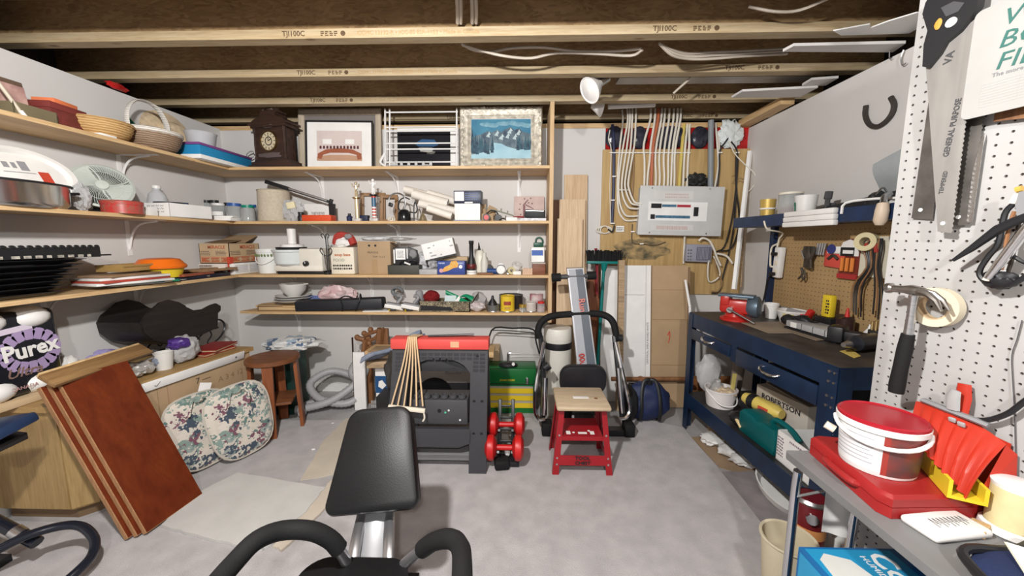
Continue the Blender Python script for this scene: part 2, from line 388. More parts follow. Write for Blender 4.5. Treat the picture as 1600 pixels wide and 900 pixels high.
# ================================================================= THINGS ON THE SHELVES (upper two levels)
def SB(x0, x1, pt, Y, k):
 a = aty(x0, pt, Y); b_ = aty(x1, pt, Y); return (a.x+b_.x)/2, b_.x-a.x, a.z-ZS[k]
def SL(x0, x1, pt, X, k):
 a = atx(x0, pt, X); b_ = atx(x1, pt, X); c = atx((x0+x1)/2, pt, X); return (a.y+b_.y)/2, b_.y-a.y, c.z-ZS[k]
def printbox(b, x0, x1, y, z0, z1, n, seed=0, h=.5):
 """rows of short raised printed marks on a face looking to -Y"""
 rd = random.Random(seed); dz = (z1-z0)/n
 for i in range(n):
  x = x0
  while x < x1-.004:
   wd = rd.uniform(.004, .014); b.bx(x, min(x+wd, x1), y-.0006, y+.0004, z0+i*dz, z0+i*dz+dz*h); x += wd+.004
z = ZS[0]
y, wd, h = SL(2, 78, 112, -2.3, 0)
t = thing('board_game_box', 'worn brown game box with a picture lid, leaning behind a pale cane', 'box', (-2.30, 1.66, z), 0)
b = B().box((0, 0, .085), (.06, .16, .17), (0, -8, 0), .003); mk('box', b, mat('worn_brown_card', (.14, .09, .06), .7, var=.3, scale=20), t)
b = B().box((.034, .01, .10), (.004, .13, .10), (0, -8, 0)); mk('picture_label', b, mat('faded_picture', (.55, .35, .30), .6, col2=(.30, .16, .15), scale=18), t)
solo('white_ball', B().ball((0, 0, .05), .05), M_WHITE, 'white ball resting on the top side shelf beside the game box', 'ball', (-2.22, 1.515, z))
t = thing('walking_cane', 'pale wooden stick leaning against the game box on the top shelf', 'stick', (-2.19, 1.60, z))
mk('shaft', B().cyl((.01, .045, .008), (-.02, -.03, .185), .0075, .0065), mat('pale_wood', (.55, .48, .38), .5), t)
mk('tip', B().cyl((.013, .052, .0), (.009, .042, .02), .009), M_WHITE, t)
t = thing('storage_box', 'dark maroon lidded box standing on the top side shelf', 'box', (-2.3, 1.86, z), 8)
mk('body', B().box((0, 0, .045), (.13, .17, .09), (0, 0, 0), .003), mat('maroon_card', (.16, .03, .025), .6, var=.3, scale=14), t)
mk('lid', B().box((0, 0, .10), (.136, .176, .03), (0, 0, 0), .003), mat('maroon_lid', (.20, .035, .03), .55), t)
solo('paperback_book', B().box((0, 0, .012), (.09, .12, .024), (0, 0, 0), .002), mat('orange_cover', (.75, .20, .08), .5), 'small orange book lying on the lid of the maroon box', 'book', (-2.3, 1.87, z+.116), 12)
t = thing('olive_box', 'low olive-brown open box below the game box on the top shelf', 'box', (-2.215, 1.70, z), 3)
q = B().bx(-.03, .03, -.08, .08, 0, .006); q.bx(-.03, -.026, -.08, .08, 0, .055); q.bx(.026, .03, -.08, .08, 0, .055); q.bx(-.03, .03, -.08, -.076, 0, .055); q.bx(-.03, .03, .076, .08, 0, .055)
mk('box', q, mat('olive_card', (.17, .14, .08), .7), t)
solo('wire_hanger', B().tube([(0, -.12, .03), (0, -.02, .045), (0, .10, .02), (0, .14, .008), (.03, .02, .006)], .004, 6, k=4), M_BLACKM, 'bent black wire lying past the maroon box', 'wire', (-2.41, 2.05, z+.004))
solo('folded_sheet', B().box((0, 0, .006), (.16, .08, .012), (0, 0, 0), .002), M_PAPER, 'flat white folded sheet lying between the maroon box and the yellow basket', 'paper', (-2.25, 1.98, z+.0005))
def weave(name, c1, c2):
 if name in MATS: return MATS[name]
 m = mat(name, c1, .7, col2=c2, scale=40, bump=.4, bscale=90); nt = m.node_tree; N = nt.nodes; L = nt.links
 wv = N.new('ShaderNodeTexWave'); wv.bands_direction = 'Z'; wv.inputs['Scale'].default_value = 28; wv.inputs['Distortion'].default_value = 2
 tc = [n for n in N if n.type == 'TEX_COORD'][0]; L.new(tc.outputs['Object'], wv.inputs['Vector'])
 cr = [n for n in N if n.type == 'VALTORGB'][0]; L.new(wv.outputs['Fac'], cr.inputs[0]); return m
def basket(prof, n, m_, parent, name='bowl'):
 """woven bowl: alternate strands of the wall bulge in and out"""
 b = B(); P = []
 for j, (r, z_) in enumerate(prof): P.append((r, z_))
 b.lathe(P, n)
 k = len(prof)
 for j in range(k):
  for i in range(n):
   v = b.v[j*n+i]; s_ = 1+.022*(1 if (i+j) % 2 else -1); b.v[j*n+i] = Vector((v.x*s_, v.y*s_, v.z))
 return mk(name, b, m_, parent)
def bowlprof(r0, r1, h, n=9, th=.006):
 o = [(r0+(r1-r0)*math.sin(math.pi/2*i/n), h*(1-math.cos(math.pi/2*i/n))**.8) for i in range(n+1)]
 return [(1e-6, 0)]+o+[(r-th, max(th, z_)) for r, z_ in o[::-1]]+[(1e-6, th)]
t = thing('woven_tray_basket', 'shallow honey-coloured woven basket on the top side shelf', 'basket', (-2.28, 2.035, z+.0005), )
basket(bowlprof(.08, .135, .085), 36, weave('honey_wicker', (.60, .38, .16), (.38, .22, .08)), t)
b = B(); b.tube([(.135*math.cos(a*math.pi/12), .135*math.sin(a*math.pi/12), .088) for a in range(24)], .008, 6, closed=True); mk('rim', b, MATS['honey_wicker'], t)
t = thing('handled_basket', 'round wicker basket with a white lace rim and a tall handle', 'basket', (-2.275, 2.31, z+.0005))
basket(bowlprof(.085, .15, .10), 40, weave('brown_wicker', (.34, .23, .15), (.17, .11, .07)), t)
b = B(); R = [(.147, .095), (.157, .10), (.158, .118), (.12, .13), (.115, .125), (.148, .11)]
b.lathe(R, 40); mk('lace_rim', b, weave('lace_white', (.74, .71, .66), (.52, .48, .42)), t)
b = B(); b.tube([(.02, -.145, .10), (.01, -.13, .2), (0, -.07, .275), (0, 0, .295), (0, .07, .275), (-.01, .13, .2), (-.02, .145, .10)], .016, 6, k=4, flat=.4); mk('handle', b, MATS['lace_white'], t)
solo('green_pennant', B().prism([(0, 0), (.16, .015), (0.02, .13)], .004, RM(rot=(0, 0, 90))), mat('green_felt', (.005, .10, .05), .8), 'dark green triangular felt pennant standing behind the baskets', 'pennant', (-2.42, 2.30, z+.10))
t = thing('straw_hat', 'beige straw sun hat leaning on the side wall behind the baskets', 'hat', (-2.435, 2.62, z+.17), rot=(0, 84, 0))
mk('brim', B().lathe([(1e-6, 0), (.10, 0), (.16, -.012), (.19, -.018), (.19, -.012), (.155, -.004), (.10, .008), (1e-6, .008)], 30), mat('straw', (.66, .52, .35), .8, var=.15, scale=40, bump=.4), t)
mk('crown', B().lathe([(.10, 0), (.095, .05), (.07, .08), (1e-6, .085)], 24), MATS['straw'], t)
t = thing('small_basket', 'small dark woven basket in front of the straw hat', 'basket', (-2.34, 2.515, z+.0005))
basket(bowlprof(.035, .055, .11), 28, weave('dark_wicker', (.26, .22, .17), (.12, .10, .08)), t)
t = thing('plastic_tub', 'frosted clear plastic tub on top of the blue box', 'tub', (-2.26, 2.67, z+.11), 0)
mk('tub', B().lathe([(1e-6, 0), (.075, 0), (.09, .09), (.095, .1), (.086, .1), (.07, .006), (1e-6, .006)], 24), mat('frosted_plastic', (.72, .73, .76), .35, trans=.35, ior=1.2), t)
t = thing('storage_box', 'bright blue flat box with a purple lid in the corner of the top shelf', 'box', (-2.225, 2.73, z+.027), 0)
mk('body', B().box((0, 0, .033), (.20, .48, .066), (0, 0, 0), .008), mat('bright_blue_card', (.02, .24, .48), .45), t)
mk('lid', B().box((0, 0, .073), (.208, .488, .016), (0, 0, 0), .004), mat('purple_lid', (.20, .06, .22), .5), t)
solo('flat_gift_box', B().box((0, 0, .013), (.22, .52, .026), (0, 0, 0), .002), M_PAPER, 'flat white box under the blue box in the shelf corner', 'box', (-2.215, 2.73, z), 0)
solo('wire_hook', B().tube([(0, 0, 0), (0, 0, .13), (.02, 0, .16), (.05, 0, .17), (.06, 0, .155)], .004, 6, k=3).tube([(0, 0, .10), (.05, .01, .13)], .004, 6), mat('grey_wire', (.25, .25, .26), .5), 'bent grey wire hook behind the blue box', 'hook', (-2.2, 3.02, z+.0))
x, wd, h = SB(386, 463, 178, 2.88, 0)
t = thing('mantel_clock', 'ornate dark carved wooden mantel clock with a cream dial', 'clock', (x, 2.90, z), -12)
mk('base', B().bx(-.19, .19, -.075, .075, 0, .03).bx(-.165, .165, -.067, .067, .03, .055).bx(-.145, .145, -.06, .06, .055, .068), M_DARKWOOD, t)
mk('case', B().bx(-.125, .125, -.055, .055, .068, .30), M_DARKWOOD, t)
q = B()
for sx in (-1, 1):
 q.lathe([(.012, .07), (.012, .09), (.008, .10), (.011, .18), (.008, .26), (.013, .28), (.013, .30)], 8, RM((sx*.132, -.05, 0)))
mk('column', q, M_DARKWOOD, t)
mk('cornice', B().bx(-.155, .155, -.065, .065, .30, .32).bx(-.175, .175, -.07, .07, .32, .335).prism([(-.17, .335), (.17, .335), (.12, .365), (.07, .38), (.06, .41), (-.06, .41), (-.07, .38), (-.12, .365)], .12, RM((0, -.06, 0))), M_DARKWOOD, t)
mk('crest', B().bx(-.075, .075, -.045, .045, .41, .425).blob((-.06, -.03, .43), (.018, .018, .016), 1, sub=2).blob((.06, -.03, .43), (.018, .018, .016), 2, sub=2).blob((0, -.03, .433), (.035, .02, .018), 3, sub=2), M_DARKWOOD, t)
RY = RM(rot=(90, 0, 0))
mk('carving', B().blob((0, -.057, .315), (.09, .008, .015), 5, .5, 4).blob((0, -.057, .10), (.10, .007, .018), 6, .5, 4), mat('carved_relief', (.12, .09, .085), .5), t)
f_ = mk('dial', B().cyl((0, -.055, .20), (0, -.062, .20), .066, n=28), mat('cream_dial', (.62, .53, .36), .5), t)
q = B().lathe([(.064, 0), (.075, 0), (.075, .012), (.066, .012)], 28, RM((0, -.055, .20), (90, 0, 0))); mk('bezel', q, mat('aged_brass', (.35, .24, .10), .35, 1.), t)
q = B()
for i in range(12):
 a = math.radians(30*i); q.box((.054*math.sin(a), -.0635, .20+.054*math.cos(a)), (.004, .002, .014), (0, math.degrees(a), 0))
q.lathe([(.026, 0), (.032, 0), (.032, .002), (.026, .002)], 20, RM((0, -.0615, .20), (90, 0, 0))); mk('numeral', q, M_INK, f_)
mk('hand', B().box((.012, -.065, .207), (.004, .002, .03), (0, 60, 0)).box((0, -.065, .222), (.003, .002, .042), (0, 6, 0)), M_INK, f_)
def frame(parent, w_, h_, bw, d, m_, name='frame', prof=None, y=0.):
 """picture frame: four mitred bars around w x h, standing on z=0, front face at -d"""
 b = B()
 o = [(-w_/2, 0), (w_/2, 0), (w_/2, h_), (-w_/2, h_)]; i_ = [(-w_/2+bw, bw), (w_/2-bw, bw), (w_/2-bw, h_-bw), (-w_/2+bw, h_-bw)]
 P = prof or [(0, 0), (0, d*.8), (.25, d), (.7, d*.75), (1, d*.55), (1, 0)]
 k = len(P); vs = []
 for c in range(4):
  for u, v in P: vs.append((o[c][0]+(i_[c][0]-o[c][0])*u, y-v, o[c][1]+(i_[c][1]-o[c][1])*u))
 fs = [(c*k+j, ((c+1) % 4)*k+j, ((c+1) % 4)*k+j+1, c*k+j+1) for c in range(4) for j in range(k-1)]
 b.add(vs, fs); return mk(name, b, m_, parent)
x, wd, h = SB(461, 592, 168, 3.03, 0)
M_BEIGEF = wood('beige_frame_wood', (.56, .48, .37), (.48, .40, .30), 'z')
t = thing('picture_frame', 'large plain beige wooden frame behind the framed meeting-room photograph', 'picture', (x, 3.045, z), rot=(-5, 0, 0))
frame(t, wd, h, .045, .03, M_BEIGEF); mk('backing', B().bx(-wd/2+.04, wd/2-.04, -.004, 0, .04, h-.04), mat('grey_backing', (.20, .18, .17), .8), t)
x, wd, h = SB(472, 577, 185, 2.93, 0)
t = thing('framed_photograph', 'framed photograph of a curved council table with a wide white mat', 'picture', (x, 2.955, z), 3, rot=(-6, 0, 3))
frame(t, wd, h, .012, .018, M_BLACKM); mk('mat_board', B().bx(-wd/2+.008, wd/2-.008, -.006, -.002, .008, h-.008), M_PAPER, t)
ph = mk('print', B().bx(-wd*.335, wd*.335, -.0075, -.006, h*.20, h*.80), mat('print_wall', (.66, .56, .53), .5), t)
pz = h*.6/100; px_ = wd*.67/100
def PP(pts, y=-.0082): return [((u-50)*px_, h*.20+v*pz) for u, v in pts]
mk('printed_floor', B().prism(PP([(0, 0), (100, 0), (100, 14), (72, 20), (28, 20), (0, 14)]), .0006, RM((0, -.0083, 0))), mat('print_floor', (.50, .30, .20), .5), ph)
mk('printed_table', B().prism(PP([(2, 8), (10, 6), (14, 20), (30, 27), (70, 27), (88, 20), (90, 4), (99, 6), (99, 24), (80, 38), (50, 42), (20, 38), (2, 24)]), .0006, RM((0, -.009, 0))), mat('print_table', (.33, .10, .05), .5), ph)
q = B()
for i in range(12): q.prism(PP([(6+i*7.5, 40), (11+i*7.5, 40), (10.5+i*7.5, 50), (6.5+i*7.5, 50)]), .0006, RM((0, -.009, 0)))
mk('printed_chair', q, mat('print_chairs', (.10, .03, .035), .5), ph)
q = B()
for u in (13, 63): q.prism(PP([(u, 56), (u+20, 56), (u+20, 72), (u, 72)]), .0006, RM((0, -.009, 0)))
mk('printed_screen', q, M_PAPER, ph)
text(t, 'COUNCIL CHAMBER', (0, -.0065, h*.165), .008, M_INK, name='caption') if False else None
x, wd, h = SB(618, 716, 198, 3.0, 0)
t = thing('framed_picture', 'dark landscape print with a white mat standing behind the wire rack', 'picture', (x, 3.03, z), rot=(-4, 0, 0))
mk('mat_board', B().bx(-wd/2, wd/2, -.012, 0, 0, h), M_PAPER, t)
b = mk('print', B().bx(-wd/2+.0, wd/2-.07, -.016, -.012, .0, h-.03), mat('dark_print', (.014, .014, .018), .2), t)
mk('printed_sky', B().prism([(-.08, .22), (-.05, .20), (.05, .185), (.11, .21), (.08, .25), (-.02, .255)], .001, RM((-.03, -.0175, 0))), mat('print_blue', (.03, .09, .20), .3), b)
mk('printed_cloud', B().blob((-.02, -.018, .175), (.055, .002, .018), 4, .5).blob((.02, -.018, .15), (.03, .002, .01), 7, .5).blob((-.02, -.018, .05), (.03, .002, .012), 9, .5), mat('print_pale', (.36, .36, .33), .5), b)
x, wd, h = SB(598, 716, 166, 2.90, 0)  # added dark sheet, its colour stands in for the shade inside the holes
t = thing('wire_drying_rack', 'white coated wire folding rack leaning on the top shelf', 'rack', (x, 2.90, z), rot=(-6, 0, 0))
q = B()
for sx, xx in ((0, -wd/2), (1, -wd/2+.035), (2, wd/2-.02)):
 mk('upright', B().tube([(xx, 0, .0), (xx, 0, h)], .007, 6), M_WHITEM, t)
for i, zz in enumerate((.055, .155, .20, .295, .325, .44, .462)):
 if zz < h: mk('rung', B().cyl((-wd/2+.01, -.006, zz*h/.47), (wd/2-.01, -.006, zz*h/.47), .0055, n=6), M_WHITEM, t)
mk('foot', B().tube([(-wd/2, -.01, .12), (-wd/2-.03, -.02, .05), (-wd/2+.02, -.03, .012)], .009, 6, k=3), M_WHITEM, t)
x, wd, h = SB(610, 676, 247, 2.83, 0)
t = thing('plastic_plate_rack', 'small grey plastic rack with upright prongs in front of the wire rack', 'rack', (x, 2.85, z))
mk('base', B().bx(-wd/2, wd/2, -.04, .04, 0, .014), M_GREY, t)
for i in range(6): mk('prong', B().box((-wd/2+.02+i*(wd-.04)/5, 0, .03), (.022, .012, .04), (0, 0, 0), .004), mat('pale_grey_plastic', (.5, .5, .49), .5), t)
x, wd, h = SB(717, 848, 165, 2.93, 0)
M_SILV = mat('antique_silver_leaf', (.60, .55, .46), .4, .12, var=.4, scale=30, bump=.6, bscale=70)
t = thing('framed_painting', 'blue winter mountain painting in an ornate silvered frame', 'picture', (x, 2.95, z), rot=(-5, 0, 0))
fr = frame(t, wd, h, .085, .04, M_SILV, prof=[(0, 0), (0, .03), (.12, .045), (.3, .04), (.5, .028), (.7, .024), (.78, .03), (1, .018), (1, 0)])
q = B(); rd = random.Random(3)
for sx in (-1, 1):
 for i in range(9): q.blob((sx*(wd/2-.02), -.042, .04+i*(h-.08)/8), (.015, .012, .022), rd.random()*9, .4, sub=1)
for i in range(12):
 for zz in (.018, h-.018): q.blob((-wd/2+.03+i*(wd-.06)/11, -.042, zz), (.024, .012, .014), rd.random()*9, .4, sub=1)
mk('carved_ornament', q, M_SILV, fr)
frame(t, wd-.13, h-.13, .022, .022, mat('white_linen_liner', (.72, .70, .66), .8), 'liner', [(0, 0), (0, .02), (1, .014), (1, 0)]).location = (0, 0, .065)
cw, ch = wd-.17, h-.17
cv = mk('canvas', B().bx(-cw/2, cw/2, -.012, -.008, .085, .085+ch), mat('painted_sky', (.06, .24, .36), .5, col2=(.03, .15, .26), scale=6), t)
def CP(pts): return [((u-.5)*cw, .085+v*ch) for u, v in pts]
rd = random.Random(11)
q = B()
for u, v, r in ((.25, .86, .10), (.38, .84, .10), (.55, .88, .11), (.66, .90, .10), (.78, .86, .12), (.92, .83, .08)): q.blob(((u-.5)*cw, -.0125, .085+v*ch), (r*cw, .0015, .055*ch), rd.random()*9, .5, sub=2)
mk('painted_cloud', q, mat('paint_cloud', (.22, .40, .48), .6, col2=(.12, .28, .38), scale=25), cv)
ridge = [(0, .5), (.08, .58), (.18, .62), (.28, .70), (.35, .66), (.44, .73), (.50, .67), (.58, .74), (.66, .80), (.72, .72), (.80, .76), (.88, .66), (1, .62)]
mk('painted_mountain', B().prism(CP(ridge+[(1, .1), (0, .1)]), .001, RM((0, -.0135, 0))), mat('paint_mountain', (.16, .22, .25), .6, col2=(.035, .06, .10), scale=26, stretch=(1, 1, .6)), cv)
q = B()
for u, v, s_ in ((.30, .66, .05), (.44, .69, .05), (.52, .60, .06), (.66, .75, .06), (.62, .63, .05), (.80, .71, .05), (.74, .60, .05)):
 q.prism(CP([(u-s_, v-.10), (u-s_*.2, v-.02), (u, v+.03), (u+s_*.6, v-.05), (u+s_*.2, v-.06), (u+.01, v-.13)]), .0008, RM((0, -.0143, 0)))
mk('painted_snow_cap', q, mat('paint_snow_shade', (.45, .55, .58), .6), cv)
mk('painted_snow', B().prism(CP([(0, 0), (1, 0), (1, .22), (.75, .24), (.6, .30), (.5, .38), (.38, .40), (.35, .22), (.2, .16), (0, .10)]), .001, RM((0, -.0145, 0))), mat('paint_snow', (.40, .60, .68), .6, col2=(.28, .48, .58), scale=8), cv)
q = B()
for i in range(34):
 left = i < 19; u = rd.uniform(0, .36) if left else rd.uniform(.76, 1.0); v = (.10+rd.uniform(0, .12)) if left else (.2+rd.uniform(0, .1)); hh = rd.uniform(.28, .55)*(1.15-u if left else .75)
 ww = .028
 q.prism(CP([(max(0, u-ww), v), (min(1, u+ww), v), (min(1, u+ww*.5), v+hh*.5), (u, min(.98, v+hh)), (max(0, u-ww*.5), v+hh*.5)]), .0008, RM((0, -.0155-i*.00002, 0)))
mk('painted_tree', q, mat('paint_trees', (.04, .12, .16), .6, col2=(.012, .03, .06), scale=40), cv)
z = ZS[1]
t = thing('roasting_pan', 'shiny stainless oval roaster with a black rim on the side shelf', 'pan', (-2.255, 1.60, z))
el = RM(s=(.62, 1.05, 1))
mk('pan', B().lathe([(1e-6, 0), (.185, 0), (.205, .02), (.21, .10), (.215, .105), (.205, .105), (.198, .02), (1e-6, .008)], 36, el), mat('polished_steel', (.70, .69, .68), .18, 1.), t)
mk('rim', B().lathe([(.212, .103), (.222, .104), (.222, .112), (.205, .112)], 36, el), M_BLACK, t)
mk('handle', B().tube([(-.03, .215, .08), (-.03, .25, .085), (.03, .25, .085), (.03, .215, .08)], .008, 6, k=3), M_BLACK, t)
t = thing('foil_platter', 'round white tray with a printed paper label leaning over the roaster', 'tray', (-2.385, 1.765, z+.165), rot=(6, 62, 0))
mk('tray', B().lathe([(1e-6, .004), (.15, .004), (.165, .02), (.185, .022), (.185, .016), (.168, .014), (.155, -.004), (1e-6, -.004)], 36, RM(s=(.75, 1.05, 1))), M_WHITE, t)
lb = mk('label', B().bx(-.105, .05, -.09, .10, .005, .0065), M_PAPER, t)
q = B(); q.bx(-.06, -.03, -.05, -.03, .0065, .007).bx(-.06, -.03, -.02, -.005, .0065, .007).bx(-.07, -.02, .005, .035, .0065, .007).bx(-.01, -.006, -.06, .05, .0065, .007); mk('print', q, mat('grey_print', (.3, .3, .32), .7), lb)
mk('print', B().bx(-.02, .04, .06, .10, .0065, .0072), M_REDINK, lb)
solo('plastic_bag', B().blob((0, 0, .075), (.035, .035, .07), 4, .3, 3, 4), M_BAG, 'crumpled clear plastic bag between the roaster and the fan', 'bag', (-2.30, 1.925, z+.004))
t = thing('desk_fan', 'round pale green desk fan tilted on the side shelf', 'fan', (-2.36, 2.05, z))
M_FAN = mat('pale_green_plastic', (.52, .56, .52), .4)
FM = RM((.035, .0, .15), (0, 0, 0)) @ RM(rot=(0, 66, -34))
mk('base', B().lathe([(1e-6, 0), (.06, 0), (.055, .015), (.02, .025), (.018, .08), (1e-6, .08)], 20), MATS['black_plastic'], t)
mk('housing', B().lathe([(.06, -.045), (.11, -.04), (.128, -.01), (.132, .01), (.122, .016), (.118, .012), (.11, -.03), (1e-6, -.03)], 32, FM), M_FAN, t)
mk('hub', B().lathe([(.028, .014), (.026, .024), (1e-6, .027)], 20, FM), M_FAN, t)
gm = mat('fan_gap_shade', (.05, .06, .055), .7)
mk('gap_shade_disc', B().cyl(FM @ Vector((0, 0, -.028)), FM @ Vector((0, 0, -.022)), .108, n=28), gm, t)  # dark disc, puts the shade between the grille bars into colour
q = B()
for i in range(64):
 a = 2*math.pi*i/64; tw = .35
 q.tube([FM @ Vector((r*math.cos(a+tw*(r-.03)/.09), r*math.sin(a+tw*(r-.03)/.09), .014)) for r in (.026, .055, .09, .120)], .0012 if i % 16 else .004, 4)
q.tube([FM @ Vector((.085*math.cos(a/16*2*math.pi), .085*math.sin(a/16*2*math.pi), .014)) for a in range(16)], .0016, 4, closed=True)
mk('grille', q, M_FAN, t)
q = B()
for a0 in (20, 200):
 q.lathe([(.03, .010), (.118, .010), (.118, .013), (.03, .013)], 8, FM, a0, a0+80)
mk('grille_panel', q, M_FAN, t)
t = thing('cookie_tin', 'round red patterned cookie tin on the side shelf below the fan', 'tin', (-2.205, 2.035, z))
mk('tin', B().lathe([(1e-6, 0), (.085, 0), (.085, .05), (1e-6, .05)], 28), mat('red_pattern_tin', (.48, .03, .03), .35, col2=(.30, .10, .07), scale=70), t)
mk('lid', B().lathe([(.087, .048), (.088, .065), (.08, .07), (1e-6, .07)], 28), MATS['red_pattern_tin'], t)
solo('small_carton', B().box((0, 0, .025), (.06, .09, .05), (0, 0, 0), .002), M_PAPER, 'small plain white carton between the red tin and the open box', 'box', (-2.23, 2.185, z), 0)
t = thing('open_box', 'low open white box with handwriting on its side', 'box', (-2.24, 2.40, z), -4)
q = B().bx(-.09, .09, -.13, .16, 0, .004); q.bx(.087, .09, -.13, .16, 0, .085); q.bx(-.09, -.087, -.13, .16, 0, .085); q.bx(-.09, .09, -.13, -.127, 0, .085); q.bx(-.09, .09, .157, .16, 0, .085)
mk('box', q, M_PAPER, t)
q = B(); rd = random.Random(4)
for i in range(3):
 for j in range(4): q.tube([(-.06+j*.03, -.1305, .065-i*.018), (-.052+j*.03, -.1307, .071-i*.018+rd.uniform(-.004, .004)), (-.045+j*.03, -.1305, .064-i*.018), (-.038+j*.03, -.1307, .07-i*.018)], .0012, 4)
mk('handwriting', q, M_INK, t)
t = thing('plastic_jug', 'translucent plastic jug with a white cap behind the open box', 'jug', (-2.39, 2.43, z+.002))
mk('body', B().lathe([(1e-6, 0), (.05, 0), (.055, .02), (.055, .10), (.045, .15), (.02, .18), (.02, .19), (1e-6, .19)], 20), MATS['frosted_plastic'], t)
mk('cap', B().lathe([(.023, .188), (.023, .208), (1e-6, .208)], 16), M_WHITE, t)
solo('black_bowl', B().lathe(bowlprof(.04, .075, .05), 24), M_BLACK, 'glossy black bowl lying in the open white box', 'bowl', (-2.25, 2.36, z+.045))
t = thing('small_photograph', 'small photo frame tilted in the open white box', 'picture', (-2.23, 2.45, z+.03), rot=(-25, 0, 60))
frame(t, .06, .08, .008, .008, M_NAVY); mk('photo', B().bx(-.024, .024, -.003, 0, .007, .073), mat('grey_photo', (.5, .5, .5), .5), t)
solo('white_mug', B().lathe([(1e-6, 0), (.033, 0), (.036, .09), (.032, .09), (.03, .006), (1e-6, .006)], 20), M_WHITE, 'plain white tumbler standing in the open box', 'cup', (-2.27, 2.50, z+.0045))
solo('glass_tumbler', B().lathe([(1e-6, 0), (.03, 0), (.034, .08), (.031, .08), (.028, .006), (1e-6, .006)], 16), M_GLASS, 'clear drinking glass behind the open white box', 'glass', (-2.35, 2.60, z+.002))
solo('paper_pad', B().box((0, 0, .012), (.22, .26, .024), (0, 0, 0), .002).box((.01, -.02, .029), (.2, .22, .01), (0, 0, 5), .002), M_PAPER, 'stack of flat white papers in the corner of the second shelf', 'paper', (-2.25, 2.80, z), 10)
def jar(label, x, y, z0, r, h, lidm, lidname=''):
 t = thing('glass_jar', label, 'jar', (x, y, z0), 0, 'glass jars in the shelf corner')
 mk('jar', B().lathe([(1e-6, 0), (r, 0), (r, h*.75), (r*.82, h*.85), (r*.82, h*.9), (r*.78, h*.9), (r*.9, h*.74), (r*.93, .005), (1e-6, .005)], 18), mat('jar_glass', (.80, .82, .82), .08, trans=.7, ior=1.3), t)
 mk('lid', B().lathe([(r*.88, h*.84), (r*.88, h), (1e-6, h)], 18), lidm, t); return t
for i, (px0, px1, pt, Y, lm, nm) in enumerate([(305, 316, 313, 2.88, M_BLACK, 'small glass jar with a black lid, the one nearest the open white box'), (316, 329, 313, 2.90, M_BLACK, 'small glass jar with a black lid in the middle of three alike'), (328, 341, 313, 2.92, M_BLACK, 'small glass jar with a black lid, the one nearest the labelled jar'),
  (332, 350, 318, 2.86, M_WHITE, 'glass jar with a white label and a white lid'), (350, 363, 317, 2.93, MATS['black_plastic'], 'glass jar standing behind the wide blue-lidded jar'), (355, 376, 318, 2.84, mat('blue_lid', (.03, .10, .35), .4), 'wide glass jar with a blue lid'),
  (377, 396, 321, 2.83, mat('green_lid', (.0, .22, .14), .4), 'glass jar with a green lid beside the burlap shade'), (389, 400, 320, 2.92, MATS['blue_lid'], 'small glass jar with a blue lid touching the burlap shade')]):
 x, wd, h = SB(px0, px1, pt, Y, 1)
 base = z+(.036 if i < 4 else 0)
 jr = jar(nm, x, Y, base, wd/2, h-(base-z), lm)
 if i == 3: mk('label', B().lathe([(wd/2+.0006, .012), (wd/2+.0006, .04)], 18, None, 200, 340), M_PAPER, jr)
x, wd, h = SB(400, 446, 297, 2.87, 1)
t = thing('lampshade', 'beige burlap drum lampshade standing on the second shelf', 'lampshade', (x, 2.90, z))
M_BURL = mat('burlap', (.52, .45, .35), .9, var=.1, scale=60, bump=.5, bscale=200)
mk('shade', B().lathe([(wd/2, 0), (wd/2*.95, h), (wd/2*.93, h), (wd/2*.98, 0)], 28), M_BURL, t)
q = B()
for zz, r in ((.004, wd/2+.001), (h-.004, wd/2*.95+.001)): q.tube([(r*math.cos(a*math.pi/14), r*math.sin(a*math.pi/14), zz) for a in range(28)], .003, 5, closed=True)
mk('trim_ring', q, mat('burlap_trim', (.40, .33, .24), .8), t)
x, wd, h = SB(440, 472, 306, 2.84, 1)
t = thing('plastic_bag', 'clear cellophane bag holding a cream sponge, beside the lampshade', 'bag', (x, 2.85, z))
mk('bag', B().blob((0, 0, h*.42), (wd/2, .04, h*.45), 12, .35, 3, 4), M_BAG, t)
mk('sponge', B().box((.005, -.035, h*.62), (.06, .025, .05), (0, -12, 10), .006), mat('cream_sponge', (.72, .64, .42), .8), t)
solo('camera_lens', B().lathe([(1e-6, 0), (.024, 0), (.026, .035), (.02, .045), (.022, .07), (1e-6, .07)], 16), M_BLACK, 'small black cylinder beside the cellophane bag', 'lens', (aty(470, 330, 2.83).x, 2.83, z))
a = aty(412, 283, 2.93); c = aty(516, 316, 2.93)
t = thing('window_squeegee', 'long black and silver tool lying tilted against the back wall', 'tool', (c.x, 2.95, z))
d = Vector((a.x-c.x, 0, a.z-c.z)); ln = d.length; an = math.degrees(math.atan2(d.z, d.x))
off = Vector((0, 0, c.z-z))
q = B().box(off+d*.82, (ln*.36, .022, .03), (0, -an, 0), .004); mk('grip', q, M_BLACK, t)
mk('bar', B().box(off+d*.35, (ln*.66, .014, .022), (0, -an, 0), .003), M_BLACK, t)
mk('scale_strip', B().box(off+d*.36+Vector((-.003, -.008, .004)), (ln*.60, .003, .012), (0, -an, 0)), M_STEEL, t)
mk('end_cap', B().box(off+d*.01, (.02, .03, .05), (0, -an, 0), .003), M_BLACK, t)
mk('stand', B().bx(-.02, .02, -.01, .02, 0, c.z-z-.01), M_BLACK, t)
x, wd, h = SB(468, 520, 318, 3.03, 1)
solo('envelope', B().bx(-wd/2, wd/2, -.004, .0, 0, h), M_PAPER, 'white envelope standing against the wall under the long tool', 'paper', (x, 3.05, z), rot=(-6, 0, 0))
x, wd, h = SB(473, 518, 336, 2.81, 1)
t = thing('flat_red_case', 'flat orange-red case at the shelf edge', 'case', (x, 2.84, z))
